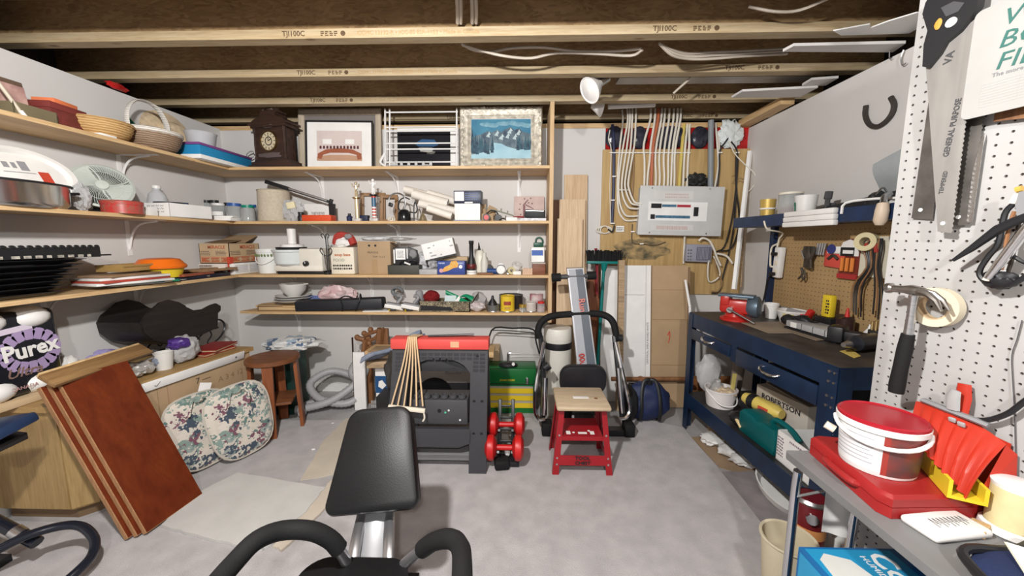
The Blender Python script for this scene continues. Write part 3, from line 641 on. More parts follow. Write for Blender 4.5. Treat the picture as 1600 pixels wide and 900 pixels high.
mk('case', B().box((0, 0, h/2), (wd, .09, h), (0, 0, 0), .003), mat('orange_red', (.62, .07, .02), .4), t)
for i in range(3): solo('plastic_cup', B().lathe([(1e-6, 0), (.012, 0), (.015, .025), (.012, .025), (1e-6, .004)], 10), M_CLEAR, ['little clear cup at one end of the row on the red case', 'little clear cup in the middle of the row on the red case', 'little clear cup at the other end of the row on the red case'][i], 'cup', (x-.05+i*.035, 2.85, z+h), 0, 'tiny clear cups')
x, wd, h = SB(540, 551, 327, 2.84, 1)
t = thing('ink_bottle', 'small dark blue bottle with a black cap beside the figure trophy', 'bottle', (x, 2.84, z))
mk('bottle', B().lathe([(1e-6, 0), (.02, 0), (.022, .035), (.012, .045), (1e-6, .045)], 14), mat('dark_blue_glass', (.02, .03, .08), .2), t); mk('cap', B().lathe([(.011, .045), (.011, .06), (1e-6, .06)], 10), M_BLACK, t)
def trophy(label, x, Y, h, col, stripes):
 t = thing('trophy', label, 'trophy', (x, Y, z), 0, 'sports trophies on the second shelf')
 mk('base', B().box((0, 0, .012), (.062, .05, .024), (0, 0, 0), .002), mat('marble', (.55, .52, .50), .3, var=.4, scale=30), t)
 mk('column', B().cyl((0, 0, .024), (0, 0, h*.62), .016, n=12), col, t)
 if stripes:
  q = B()
  for i in range(6):
   zz = .03+i*.022
   if zz < h*.4: q.lathe([(.0165, zz), (.0165, zz+.011)], 12)
  mk('stripe', q, M_WHITE, t)
  mk('upper_band', B().lathe([(.0168, h*.36), (.0168, h*.58)], 12), mat('trophy_blue', (.05, .13, .22), .3), t)
 mk('capital', B().lathe([(1e-6, 0), (.024, 0), (.03, .006), (.03, .012), (1e-6, .012)], 14, RM((0, 0, h*.62))), M_BLACKM if stripes else M_GOLD, t)
 q = B(); b0 = h*.65
 q.tube([(-.008, 0, b0), (-.006, 0, b0+.05), (0, 0, b0+.075)], [.006, .007, .011], 6).tube([(.008, 0, b0), (.006, 0, b0+.05)], .006, 6).cyl((0, 0, b0+.065), (0, 0, b0+.095), .012, .009, 8)
 q.ball((0, 0, b0+.107), .011).tube([(0, 0, b0+.09), (.022, 0, b0+.08), (.028, -.01, b0+.10)], .0045, 6).tube([(0, 0, b0+.09), (-.022, 0, b0+.08), (-.028, -.01, b0+.105)], .0045, 6)
 mk('figure', q, mat('pale_gold', (.72, .60, .40), .3, .8) if not stripes else M_WHITEM, t); return t
x, wd, h = SB(549, 563, 289, 2.86, 1); trophy('slim pale gold trophy with a figure on top', x, 2.86, h, mat('cream_gold_column', (.70, .58, .40), .35, .4), False)
x, wd, h = SB(574, 591, 282, 2.84, 1); trophy('tall trophy with a red and white striped column and blue band', x, 2.84, h, mat('trophy_red', (.50, .05, .03), .3), True)
solo('navy_box', B().box((0, 0, .025), (.075, .05, .05), (0, 0, 0), .002), mat('navy_card', (.01, .015, .05), .5), 'small navy box between the two trophies', 'box', (aty(567, 340, 2.88).x, 2.9, z))
M_OAK = wood('oak_frame', (.34, .20, .10), (.26, .14, .07), 'z')
for (p0, p1, pt, Y, lab) in ((559, 598, 300, 3.02, 'empty oak photo frame behind the striped trophy'), (590, 618, 303, 2.99, 'narrow empty oak frame next to the desk lamp')):
 x, wd, h = SB(p0, p1, pt, Y, 1)
 t = thing('empty_picture', lab, 'picture', (x, Y+.03, z), rot=(-8, 0, 0)); frame(t, wd, h, .024, .016, M_OAK)
x, wd, h = SB(604, 619, 335, 2.83, 1)
q = B()
for i in range(7): a = i/7*2*math.pi; q.ball((.022*math.cos(a), .022*math.sin(a), .016), (.009, .009, .018), 8, 6)
q.lathe([(.02, 0), (.027, 0), (.026, .008), (.02, .008)], 14)
solo('shell_ornament', q, mat('shell', (.62, .56, .48), .5, var=.3, scale=60), 'small shell ornament in front of the narrow oak frame', 'ornament', (x, 2.83, z))
x, wd, h = SB(620, 642, 318, 2.85, 1)
t = thing('desk_lamp', 'black desk lamp shade with a looped gooseneck among the white rolls', 'lamp', (x, 2.85, z))
mk('lamp_shade', B().lathe([(.048, 0), (.05, .005), (.046, .06), (.03, .085), (.018, .09), (1e-6, .09)], 22), mat('gloss_black', (.01, .01, .012), .2), t)
mk('gooseneck', B().tube([(0, 0, .09), (.012, 0, .14), (.0, -.0, .19), (-.05, 0, .21), (-.10, 0, .19), (-.115, 0, .145), (-.10, 0, .12)], .006, 8, k=5), mat('dull_chrome', (.45, .45, .46), .3, 1.), t)
mk('clamp', B().box((-.10, 0, .125), (.03, .02, .03), (0, 20, 0), .003), M_BLACK, t)
solo('coiled_cable', B().tube([(0, 0, .17), (-.04, .01, .185), (-.08, .01, .16), (-.09, .01, .10), (-.05, .01, .08), (0, .01, .075), (.04, .01, .07), (.055, .01, .10), (.04, .01, .15), (.03, 0, .10), (.03, 0, .0)], .005, 6, k=4), M_BLACK, 'looped black cord hanging around the desk lamp', 'cord', (x+.03, 2.90, z+.0))
M_ROLL = mat('white_roll', (.74, .70, .64), .6)
ends = [((668, 302), (755, 328), .030, 3.0), ((645, 303), (700, 318), .036, 2.96), ((655, 318), (712, 330), .030, 2.93), ((632, 296), (672, 306), .030, 3.02), ((668, 325), (706, 338), .028, 2.86)]
rl = ['long white paper roll, the topmost of the tilted bundle', 'thick white paper roll in the middle of the tilted bundle', 'white paper roll lowest against the camera box', 'white paper roll behind the gooseneck lamp', 'short white roll lying at the shelf edge beside the camera box']
for i, ((ax, ay), (bx_, by), r, Y) in enumerate(ends):
 p, q_ = aty(ax, ay, Y), aty(bx_, by, Y)
 d = (p-q_).normalized()
 b = B(); M = Matrix.Translation((0, 0, 0)) @ (q_-p).to_track_quat('Z', 'Y').to_matrix().to_4x4(); l_ = (q_-p).length
 b.lathe([(r, 0), (r, l_), (r*.8, l_), (r*.8, 0), (r, 0)], 16, M)
 o = solo('paper_roll', b, M_ROLL, rl[i], 'roll', p, 0, 'white paper rolls');
x, wd, h = SB(651, 669, 326, 2.82, 1)
solo('brass_bell', B().lathe([(.03, 0), (.032, .004), (.024, .02), (.02, .04), (.01, .05), (.006, .062), (1e-6, .062)], 18), mat('old_brass', (.55, .45, .28), .35, .8), 'small brass bell in front of the paper rolls', 'bell', (x, 2.83, z))
x, wd, h = SB(710, 750, 318, 2.81, 1)
t = thing('lamp_carton', 'plain white carton with a dark base at the shelf edge', 'box', (x, 2.86, z), 0)
mk('box', B().box((0, 0, h/2), (wd, .10, h), (0, 0, 0), .002), M_PAPER, t); mk('base_edge', B().bx(-wd/2-.006, wd/2+.01, -.055, .05, 0, .008), mat('slate_blue', (.15, .22, .32), .5), t)
x2, w2, h2 = SB(709, 752, 298, 2.81, 1)
t = thing('camera_box', 'dark navy printed carton on top of the plain white carton', 'box', (x2, 2.86, z+h+.001), -3)
mk('box', B().box((0, 0, (h2-h)/2), (w2, .10, h2-h), (0, 0, 0), .002), mat('navy_print_card', (.012, .018, .045), .4), t)
mk('label', B().bx(-w2/2+.006, -w2*.12, -.0512, -.05, .018, h2-h-.008), M_PAPER, t); mk('label', B().bx(-w2*.1, w2*.2, -.0512, -.05, .001, .011), M_PAPER, t)
q = B(); printbox(q, -w2*.08, w2*.44, -.0505, .025, h2-h-.01, 4, 5); mk('print', q, mat('blue_print', (.12, .16, .30), .6), t)
x, wd, h = SB(745, 768, 313, 2.87, 1)
t = thing('torn_carton', 'open brown carton with raised flaps behind the camera box', 'box', (x, 2.92, z), 12)
q = B().bx(-.06, .06, -.04, .04, 0, .06); q.box((.05, -.03, .085), (.07, .004, .06), (20, 25, 0)); q.box((-.03, .03, .10), (.08, .004, .08), (-12, 5, 0)); mk('carton', q, M_CARD, t)
x, wd, h = SB(752, 784, 332, 2.83, 1)
t = thing('headphones', 'black headphones with red ear cups lying beside the cartons', 'headphones', (x, 2.85, z))
mk('ear_cup', B().cyl((-.04, -.02, .028), (-.04, .01, .028), .028, n=16), M_BLACK, t); mk('ear_cup', B().cyl((.05, -.0, .026), (.05, .03, .026), .026, n=16), M_BLACK, t)
mk('red_disc', B().cyl((-.04, -.024, .028), (-.04, -.02, .028), .019, n=14), M_RED, t)
mk('headband', B().tube([(-.04, 0, .055), (-.01, .01, .08), (.03, .015, .075), (.05, .015, .05)], .005, 6, k=4), M_BLACK, t)
solo('fishing_rod_butt', B().tube([(-.02, 0, .105), (.06, 0, .085), (.15, 0, .06), (.20, 0, .045)], .006, 6, k=3).cyl((.10, 0, .07), (.105, 0, .10), .005).cyl((.15, 0, .058), (.155, 0, .082), .005), mat('greenish_grey', (.25, .25, .20), .5), 'thin grey rod with guide rings lying over the clutter', 'rod', (aty(762, 330, 2.9).x, 2.9, z))
x, wd, h = SB(790, 808, 335, 2.82, 1)
t = thing('white_adapter', 'small white power adapter at the shelf edge', 'adapter', (x, 2.83, z), 10)
mk('body', B().box((0, 0, .014), (.085, .05, .028), (0, 0, 0), .004), M_WHITE, t); mk('cord', B().tube([(-.04, 0, .012), (-.07, .01, .02), (-.09, .03, .006)], .003, 5, k=3), M_BLACK, t)
x, wd, h = SB(803, 851, 305, 3.0, 1)
t = thing('decorative_tile', 'square pinkish picture tile with a branch motif leaning on the wall', 'tile', (x, 3.04, z), rot=(-7, 0, 0))
mk('tile', B().box((0, 0, h/2), (wd, .008, h), (0, 0, 0), .002), mat('dusty_pink', (.56, .43, .40), .6, var=.12, scale=10), t)
q = B(); q.bx(-wd*.2, -wd*.13, -.006, -.004, .02, h*.65); q.prism([(-wd*.2, h*.6), (-wd*.02, h*.86), (-wd*.04, h*.88), (-wd*.2, h*.68)], .001, RM((0, -.006, 0))); q.prism([(-wd*.13, h*.66), (wd*.15, h*.5), (wd*.15, h*.53), (-wd*.12, h*.7)], .001, RM((0, -.006, 0)))
for u, v in ((-.3, .7), (-.32, .5), (-.28, .3), (-.02, .75), (.1, .72), (.3, .45), (-.15, .9), (.05, .92)): q.blob((u*wd, -.005, v*h), (.007, .001, .006), u*9, .3, sub=1)
mk('motif', q, mat('plum', (.20, .08, .09), .6), t)
x, wd, h = SB(820, 852, 325, 2.88, 1)
t = thing('toiletry_bag', 'flat black zip bag lying on papers next to the end post', 'bag', (x, 2.9, z+.024), -6)
mk('bag', B().box((0, 0, .032), (wd, .07, .064), (0, 4, 0), .012), mat('black_nylon', (.02, .022, .024), .6, bump=.2, bscale=100), t)
mk('zip', B().tube([(-wd/2+.01, -.036, .056), (0, -.037, .055), (wd/2-.01, -.036, .052)], .003, 5), M_STEEL, t)
x, wd, h = SB(808, 853, 337, 2.82, 1)
solo('magazine', B().box((0, 0, .005), (wd, .11, .01), (0, 0, 0), .001).box((.01, .005, .015), (wd*.9, .1, .01), (0, 0, 4), .001), mat('magazine_paper', (.66, .66, .70), .5, var=.3, scale=30), 'pale magazines lying under the black zip bag', 'magazine', (x, 2.84, z))
solo('red_pliers', B().tube([(-.05, 0, .008), (0, 0, .012), (.03, .01, .008)], .007, 6).tube([(-.04, -.02, .008), (0, 0, .012), (.03, -.01, .01)], .007, 6), mat('dull_red', (.25, .03, .03), .5), 'small dark red pliers in front of the pink tile', 'pliers', (aty(812, 336, 2.86).x, 2.86, z+.022))
# ================================================================= THINGS ON THE SHELVES (lower two levels)
z = ZS[2]
ylab = ['topmost', 'second', 'third', 'fourth', 'fifth', 'sixth', 'seventh', 'lowest']
M_TRAY = mat('black_tray_plastic', (.012, .013, .015), .32)
for i in range(8):
 zz = z+.0015+i*.0245; ext = .25-.012*(7-i) if i < 7 else .26
 t = thing('black_tray', f'{ylab[7-i]} black plastic tray of the stack on the side shelf', 'tray', (-2.30, 1.60, zz), 0, 'stacked black trays')
 b = B(); L_ = .34+.02*i
 if i < 7:
  b.sheet(lambda u, v: (-.12+.24*u, -.27+L_*v+.02, .019*(abs(2*u-1)**6 if abs(2*u-1)**6 > abs(2*v-1)**10 else abs(2*v-1)**10)), 10, 16, .003)
  mk('tray', b, M_TRAY, t)
 else:
  b.bx(-.125, .125, -.25, .27, 0, .005); mk('tray', b, M_TRAY, t)
  q = B(); q.bx(.121, .126, -.25, .27, .005, .05); q.bx(-.126, -.121, -.25, .27, .005, .05); q.bx(-.125, .125, .266, .271, .005, .05); mk('wall', q, M_TRAY, t)
  q = B()
  for k in range(18): q.ball((.1235, -.235+k*.029, .052), (.005, .014, .010), 8, 6)
  o = mk('scalloped_edge', q, M_TRAY, t); o['kind'] = 'stuff'
  q = B(); rd = random.Random(2)
  for k in range(12): q.bx(.1262, .128, -.23+k*.04, -.23+k*.04+rd.uniform(.012, .03), .003, .015)
  o = mk('price_strip', q, mat('faded_print', (.45, .42, .36), .6, var=.5, scale=60), t); o['kind'] = 'stuff'
  mk('tab', B().box((.10, .30, .008), (.02, .07, .008), (0, 0, 0), .002), M_TRAY, t)
def SLx(px, py, X): p = atx(px, py, X); return p
solo('glass_dish', B().box((0, 0, .012), (.15, .24, .006), (0, 0, 0), .002).tube([(-.07, -.12, .04), (.075, -.12, .04), (.075, .12, .04), (-.07, .12, .04)], .008, 6, closed=True).bx(-.07, .07, -.125, -.12, .01, .04).bx(-.07, .07, .12, .125, .01, .04).bx(.07, .075, -.12, .12, .01, .04).bx(-.075, -.07, -.12, .12, .01, .04), mat('amber_glass', (.62, .42, .16), .1, trans=.5, ior=1.3), 'amber glass baking dish under the orange bowl', 'dish', (-2.27, 2.10, z+.075), 4)
t = thing('yellow_bowl', 'yellow plastic bowl under the orange one on the side shelf', 'bowl', (-2.25, 2.265, z+.030))
mk('bowl', B().lathe([(1e-6, 0), (.09, 0), (.105, .05), (.113, .055), (.10, .055), (.085, .006), (1e-6, .006)], 30), M_YEL, t)
t = thing('orange_bowl', 'orange plastic oval bowl turned over on top of the yellow bowl', 'bowl', (-2.25, 2.255, z+.087))
mk('bowl', B().lathe([(.125, 0), (.13, .012), (.115, .03), (.095, .055), (.06, .062), (1e-6, .062)], 32), mat('orange_plastic', (.80, .16, .01), .35), t)
mg = [('magazine', 'topmost magazine of the pile below the amber dish, with a brown cover', (.26, .16, .09), .0615, (.17, .30), 6), ('magazine', 'white-covered magazine in the pile beside the black trays', (.72, .70, .68), .047, (.2, .34), -8),
      ('magazine', 'red-edged magazine in the pile beside the black trays', (.40, .06, .04), .034, (.2, .34), -3), ('magazine', 'white magazine under the red-edged one', (.68, .68, .66), .0215, (.21, .36), -12)]
for i, (n_, lb, c, zz, (a, b_), r) in enumerate(mg):
 solo(n_, B().box((0, 0, .006), (a, b_, .0125), (0, 0, 0), .002), mat('magazine_cover_%d' % i, c, .45, var=.2, scale=14), lb, 'magazine', (-2.24+.004*i, 2.02, z+zz), r, 'magazines on the side shelf')
t = thing('plastic_packet', 'green and white printed packet at the front of the side shelf', 'packet', (-2.20, 2.12, z), -6)
mk('packet', B().blob((0, 0, .010), (.05, .21, .010), 3, .2), mat('packet_white', (.70, .72, .72), .3, col2=(.62, .66, .68), scale=20), t)
q = B().blob((.012, .03, .013), (.042, .055, .0105), 5, .2).blob((.01, .13, .011), (.042, .04, .010), 6, .2); mk('printed_band', q, mat('packet_green', (.0, .26, .10), .35, col2=(.02, .10, .22), scale=30), t)
t = thing('navy_case', 'flat dark navy case at the edge of the side shelf', 'case', (-2.22, 2.48, z), -2)
mk('case', B().box((0, 0, .013), (.115, .42, .026), (0, 0, 0), .003), mat('dark_navy', (.008, .01, .025), .35), t); mk('clasp', B().box((.059, .02, .015), (.004, .02, .01)), M_STEEL, t)
for i, (lb, yy, c) in enumerate([('flat reddish-brown frame lying on the navy case', 2.42, (.30, .08, .04)), ('flat brown frame lying at the corner end of the navy case', 2.62, (.28, .17, .09))]):
 t = thing('flat_picture', lb, 'picture', (-2.24, yy, z+.0275+i*.016), rot=(0, 0, 6-10*i)); q = B(); W, H = .14, .27
 for s in (-1, 1): q.bx(s*W/2-.014, s*W/2+.014, -H/2, H/2, 0, .015); q.bx(-W/2, W/2, s*H/2-.014, s*H/2+.014, 0, .015)
 mk('frame', q, mat('frame_brown_%d' % i, c, .5, var=.2, scale=20), t); mk('backing', B().bx(-W/2, W/2, -H/2, H/2, 0.002, .006), M_CARDL, t)
t = thing('printed_carton', 'white carton with brown print under the cardboard box in the corner', 'box', (-2.335, 2.905, z), 0)
mk('box', B().box((0, 0, .042), (.205, .33, .084), (0, 0, 0), .002), mat('carton_cream', (.68, .63, .56), .6), t)
q = B(); printbox(q, -.095, .0, -.1655, .045, .078, 2, 9, .7); q.blob((.04, -.165, .02), (.05, .001, .02), 2, .3); mk('print', q, mat('dark_brown_print', (.14, .09, .07), .7), t)
t = thing('printed_carton', 'slim white carton with grey text panels beneath the cardboard box', 'box', (-2.205, 2.915, z), 0)
mk('box', B().box((0, 0, .042), (.046, .31, .084), (0, 0, 0), .002), M_PAPER, t)
q = B(); printbox(q, -.14, -.01, -.0235, .012, .072, 9, 1, .55); printbox(q, .01, .14, -.0235, .012, .072, 9, 2, .55); q = B().add(q.v, q.f, RM(rot=(0, 0, 90))); o = mk('print', q, mat('pale_grey_print', (.42, .42, .45), .7), t)
mk('red_corner', B().bx(-.024, -.010, -.1565, -.154, .0, .085), M_REDINK, t)
t = thing('cardboard_box', 'open brown box printed in red, standing on the white cartons in the corner', 'box', (-2.315, 2.91, z+.0855), 0)
W2, D2, H2 = .23, .32, .15
q = B().bx(-W2/2, W2/2, -D2/2, D2/2, 0, .004).bx(-W2/2, W2/2, -D2/2, -D2/2+.004, 0, H2).bx(-W2/2, W2/2, D2/2-.004, D2/2, 0, H2).bx(-W2/2, -W2/2+.004, -D2/2, D2/2, 0, H2).bx(W2/2-.004, W2/2, -D2/2, D2/2, 0, H2)
mk('box', q, M_CARDL, t)
mk('flap', B().box((0, .08, H2+.035), (W2, .16, .004), (22, 0, 0)), M_CARD, t); mk('flap', B().box((-.02, -.04, H2+.015), (W2*.8, .14, .004), (8, 0, 0)), M_DCARD, t)
BP_ = mat('brick_red_print', (.45, .12, .05), .7)
R9 = RM(rot=(0, 0, 90))
def boxprint(w, d, M):
 q = B().bx(-w, w, -d-.001, -d+.001, .006, .010).bx(-w, w, -d-.001, -d+.001, .046, .050)
 for i in range(3): q.bx(-w+.012+i*.66*w, -w+.012+i*.66*w+.54*w, -d-.001, -d+.001, .013, .043)
 mk('print', B().add(q.v, q.f, M), BP_, t); q = B(); printbox(q, -w+.01, -w*.3, -d-.0005, .062, .1, 3, 4); printbox(q, w*.1, w*.8, -d-.0005, .062, .1, 4, 5); mk('print', B().add(q.v, q.f, M), MATS['dark_brown_print'], t)
boxprint(W2/2, D2/2, RM()); boxprint(D2/2, W2/2, R9)
text(t, 'MIRACLE', (.02, -D2/2-.001, .122), .034, BP_, bold=.02); text(t, 'MIRACLE MAIZE', (0, -D2/2-.0013, .028), .019, M_CARDL, bold=.02)
text(t, 'MIRACLE', (W2/2+.001, .03, .122), .040, BP_, bold=.02, rot=(90, 0, 90)); text(t, 'MIRACLE MAIZE', (W2/2+.0013, 0, .028), .024, M_CARDL, bold=.02, rot=(90, 0, 90))
mk('red_tape', B().bx(W2/2-.02, W2/2+.0018, -D2/2-.0018, -D2/2+.03, -.002, .05), M_REDINK, t)
x, wd, h = SB(398, 434, 389, 2.92, 2)
t = thing('ice_cream_pail', 'white plastic pail with a leafy printed rim, next to the food processor', 'pail', (x, 2.95, z))
r = wd/2
mk('pail', B().lathe([(1e-6, 0), (r*.82, 0), (r*.96, h*.85), (r*1.0, h*.86), (r*1.0, h), (r*.9, h), (r*.78, .004), (1e-6, .004)], 28), mat('pail_white', (.74, .76, .74), .4, trans=.0), t)
mk('handle', B().tube([(-r, 0, h*.9), (-r*.7, -r*.75, h*.55), (0, -r*1.02, h*.38), (r*.7, -r*.75, h*.55), (r, 0, h*.9)], .004, 6, k=4), M_WHITE, t)
q = B()
for i in range(9): a = math.radians(215+i*14); q.blob((r*.975*math.cos(a), r*.975*math.sin(a), h*.74), (.008, .008, .012), i, .3, sub=1)
o = mk('leaf_print', q, mat('leaf_print', (.16, .20, .08), .6), t); o['kind'] = 'stuff'
xa = aty(433, 400, 2.87).x; xb = aty(508, 400, 2.87).x; H = lambda py, Y=2.87: aty(470, py, Y).z-z
t = thing('food_processor', 'white food processor with a round bowl and a tall feed tube', 'food processor', ((xa+xb)/2, 2.89, z)); wd = xb-xa
M_APPL = mat('ivory_appliance', (.74, .70, .62), .35)
mk('foot', B().box((0.02, 0, .012), (wd*.95, .15, .024), (0, 0, 0), .004), M_BLACK, t)
mk('base', B().box((0.01, 0, .045), (wd, .17, .045), (0, 0, 0), .008), M_APPL, t)
mk('motor_housing', B().box((wd*.28, 0, H(388)/2+.02), (wd*.48, .16, H(386)-.05), (0, 0, 0), .012), M_APPL, t)
bm_ = mk('bowl', B().lathe([(1e-6, .065), (.10, .065), (.118, .08), (.128, H(394)), (.137, H(393)), (.137, H(390)), (.12, H(391)), (1e-6, H(391))], 30, RM((-wd*.22, 0, 0))), mat('bowl_grey_white', (.66, .70, .70), .3), t)
mk('lid', B().lathe([(.105, H(390)), (.11, H(386)), (1e-6, H(386))], 28, RM((-wd*.22, 0, 0))).bx(-.22*wd, .02, -.02, .02, H(390), H(386)), M_BLACK, t)
mk('lid_cover', B().lathe([(.085, H(386)), (.08, H(382)), (.03, H(381)), (.032, H(358)), (.026, H(357)), (1e-6, H(357))], 24, RM((-wd*.20, 0, 0))), M_WHITE, t)
kn = mk('knob', B().cyl((wd*.20, -.085, H(411)), (wd*.20, -.105, H(411)), .021, .018, 16), M_BLACK, t); mk('knob_mark', B().bx(wd*.20-.002, wd*.20+.002, -.1065, -.105, H(411), H(411)+.015), M_WHITE, kn)
x = aty(511, 400, 2.80).x; h = aty(510, 366, 2.80).z-z
t = thing('utensil_stand', 'thin black metal stand with curled hooks beside the white bucket', 'stand', (x, 2.797, z+.0005))
mk('base', B().cyl((0, 0, 0), (0, 0, .014), .024, n=20), M_BLACKM, t); mk('stem', B().cyl((0, 0, .01), (0, 0, h), .0045, n=8).cyl((.012, 0, .01), (.014, 0, h*.95), .003, n=6), M_BLACKM, t)
q = B()
for s in (-1, 1):
 q = B().tube([(0, 0, h*.45), (s*.03, 0, h*.5), (s*.045, -.01, h*.60), (s*.035, -.01, h*.66), (s*.02, -.01, h*.6)], .003, 6, k=4); mk('hook', q, M_BLACKM, t)
 q = B().tube([(0, 0, h*.85), (s*.012, -.01, h), (s*.03, -.01, h*.98), (s*.022, 0, h*.9)], .003, 6, k=4); mk('hook', q, M_BLACKM, t)
 mk('hanging_whisk', B().tube([(-.02, -.012, h*.58), (-.012, -.015, h*.3), (-.002, -.012, .04)], .003, 5), M_STEEL, t)
x, wd, h = SB(520, 556, 386, 2.86, 2)
t = thing('soup_base_carton', 'cream carton lettered soup base, next to the brown cardboard box', 'carton', (x, 2.88, z), 2)
mk('carton', B().box((0, 0, h/2), (wd, .14, h), (0, 0, 0), .01), mat('carton_ivory', (.76, .70, .58), .6), t)
text(t, 'soup base', (.004, -.0712, h*.72), .032, mat('rust_print', (.50, .14, .04), .7), bold=.02, sx=.95); text(t, 'FOOD', (-.025, -.0712, h*.52), .03, mat('outline_print', (.25, .27, .22), .7))
q = B(); printbox(q, -wd*.4, wd*.4, -.0705, h*.18, h*.4, 2, 3, .6); mk('print', q, M_INK, t)
solo('crumpled_packet', B().blob((0, 0, .035), (.07, .04, .045), 21, .35), mat('white_crumple', (.70, .68, .67), .5, bump=.5, bscale=60), 'crumpled white packet on top of the soup base carton', 'packet', (x-.02, 2.875, z+h-.0))
t = thing('oven_mitt', 'red and grey oven mitt drooping over the soup base carton', 'mitt', (x, 2.86, z+h))
mk('mitt', B().tube([(-.075, -.0, .02), (-.05, 0, .075), (0, 0, .095), (.05, -.0, .075), (.08, -.01, .02)], [.018, .024, .026, .03, .03, .028, .022]*3, 8, k=3), mat('mitt_red', (.38, .04, .03), .8), t)
mk('grey_panel', B().blob((.045, -.02, .08), (.03, .018, .022), 3, .2), mat('mitt_grey', (.25, .25, .26), .8), t)
x, wd, h = SB(556, 606, 377, 2.84, 2)
t = thing('cardboard_box', 'plain brown taped cardboard box with two finger holes on the third shelf', 'box', (x+.01, 2.91, z), 4)
mk('box', B().box((0, 0, h/2), (wd, .15, h), (0, 0, 0), .002), M_CARD, t)
mk('tape', B().bx(-.02, .022, -.0765, -.075, 0, h*.45), mat('packing_tape', (.38, .25, .13), .3), t)
q = B(); q.cyl((-.035, -.0762, h*.87), (-.035, -.0745, h*.87), .009, n=12); q.cyl((.012, -.0762, h*.87), (.012, -.0745, h*.87), .009, n=12); mk('finger_hole', q, M_INK, t)
text(t, 'FRAGILE', (-.01, -.0762, h*.66), .022, mat('box_print', (.10, .07, .05), .7)); text(t, 'TOP  12 x 5', (.035, -.0762, h*.53), .019, MATS['box_print'])
mk('side_flap', B().box((wd/2+.02, -.02, h-.008), (.06, .10, .004), (0, 8, 0)), M_CARD, t)
q = thing('bubble_mailer', 'long white bubble-wrapped packet lying on the brown cardboard box', 'packet', (x+.07, 2.90, z+h+.003)); mk('packet', B().blob((-.06, 0, .018), (.12, .05, .018), 8, .2), mat('bubble_wrap', (.62, .64, .66), .3, bump=.8, bscale=120), q); mk('packet_end', B().blob((.10, .01, .014), (.14, .045, .014), 9, .2), M_CLEAR, q)
x, wd, h = SB(607, 656, 414, 2.82, 2)
t = thing('dark_tray', 'low dark olive plastic tray under the black printer', 'tray', (x, 2.86, z), 0); mk('tray', B().box((0, 0, h/2), (wd, .13, h), (0, 0, 0), .005), mat('dark_olive', (.055, .055, .045), .6), t)
x2, w2, h2 = SB(611, 651, 386, 2.83, 2)
t = thing('label_printer', 'black machine with a white barcode label on its front', 'machine', (x2, 2.87, z+h+.001), 14)
hh = h2-h
mk('body', B().prism([(-w2*.45, 0), (w2*.4, 0), (w2*.5, hh*.3), (w2*.45, hh*.8), (w2*.1, hh), (-w2*.45, hh*.95)], .11, RM((0, -.05, 0)), .004), M_BLACK, t)
q = mk('label', B().bx(-w2*.36, w2*.0, -.0515, -.0495, hh*.3, hh*.9), M_PAPER, t); b = B(); printbox(b, -w2*.3, -w2*.06, -.0518, hh*.4, hh*.82, 6, 8, .6); mk('print', b, mat('label_grey', (.3, .3, .3), .7), q)
mk('side_strip', B().bx(-w2*.44, -w2*.39, -.0515, -.0495, hh*.1, hh*.85).bx(w2*.05, w2*.09, -.0515, -.0495, hh*.35, hh*.9), M_PAPER, t)
mk('clear_cover', B().blob((w2*.30, -.035, hh*.6), (w2*.17, .03, hh*.3), 2, .2), M_CLEAR, t)
solo('tangled_cable', B().tube([(-.06, -.02, .0), (-.02, -.04, .03), (.03, -.03, .01), (.06, -.04, .03), (.09, -.02, .012), (.05, 0, .03), (0, -.01, .02)], .005, 6, k=5), M_BLACK, 'tangled black cord lying in front of the black printer', 'cord', (x2+.03, 2.82, z+h+.006))
solo('plug_adapter', B().box((0, 0, .012), (.05, .02, .02), (0, 20, 0), .004), M_WHITE, 'little white plug lying on the dark olive tray', 'plug', (x2+.035, 2.80, z+h+.004))
x, wd, h = SB(650, 682, 392, 2.92, 2)
t = thing('appliance_parts_bag', 'clear bag of white appliance parts beside the tilted white box', 'bag', (x, 2.94, z)); mk('bag', B().blob((0, 0, h/2), (wd/2, .05, h/2), 14, .35, 3, 4), M_BAG, t)
mk('bracket', B().box((-.02, -.04, h*.5), (.06, .012, .10), (0, 10, 0), .004), mat('grey_white_plastic', (.58, .58, .60), .5), t); mk('hose', B().tube([(.02, -.05, h*.95), (.005, -.055, h*.7), (.015, -.055, h*.4), (.02, -.05, h*.3)], .007, 6, k=3), M_BLACK, t)
q = thing('acrylic_block', 'clear plastic tray lying flat under the tilted white box', 'tray', (aty(668, 420, 2.85).x, 2.86, z)); mk('tray', B().box((0, 0, .02), (.17, .12, .04), (0, 0, 0), .006), M_BAG, q)
x, wd, h = SB(684, 727, 408, 2.82, 2)
t = thing('snack_carton', 'deep blue printed carton with an orange picture on the third shelf', 'box', (x, 2.86, z), -2)
mk('box', B().box((0, 0, h/2), (wd, .11, h), (0, 0, 0), .002), mat('royal_blue_card', (.03, .06, .26), .45), t)
mk('orange_picture', B().prism([(-.06, .02), (-.02, .03), (.02, .05), (.05, .055), (.06, .085), (.04, .105), (.0, .10), (-.01, .075), (-.045, .06), (-.065, .04)], .001, RM((0, -.056, 0))), mat('orange_print', (.75, .30, .04), .5, col2=(.65, .45, .12), scale=40), t)
mk('pink_spot', B().cyl((-wd*.36, -.0562, .03), (-wd*.36, -.055, .03), .016, n=14), mat('pink_print', (.65, .35, .35), .6), t); mk('white_spot', B().cyl((wd*.35, -.0562, .06), (wd*.35, -.055, .06), .014, n=12), M_PAPER, t)
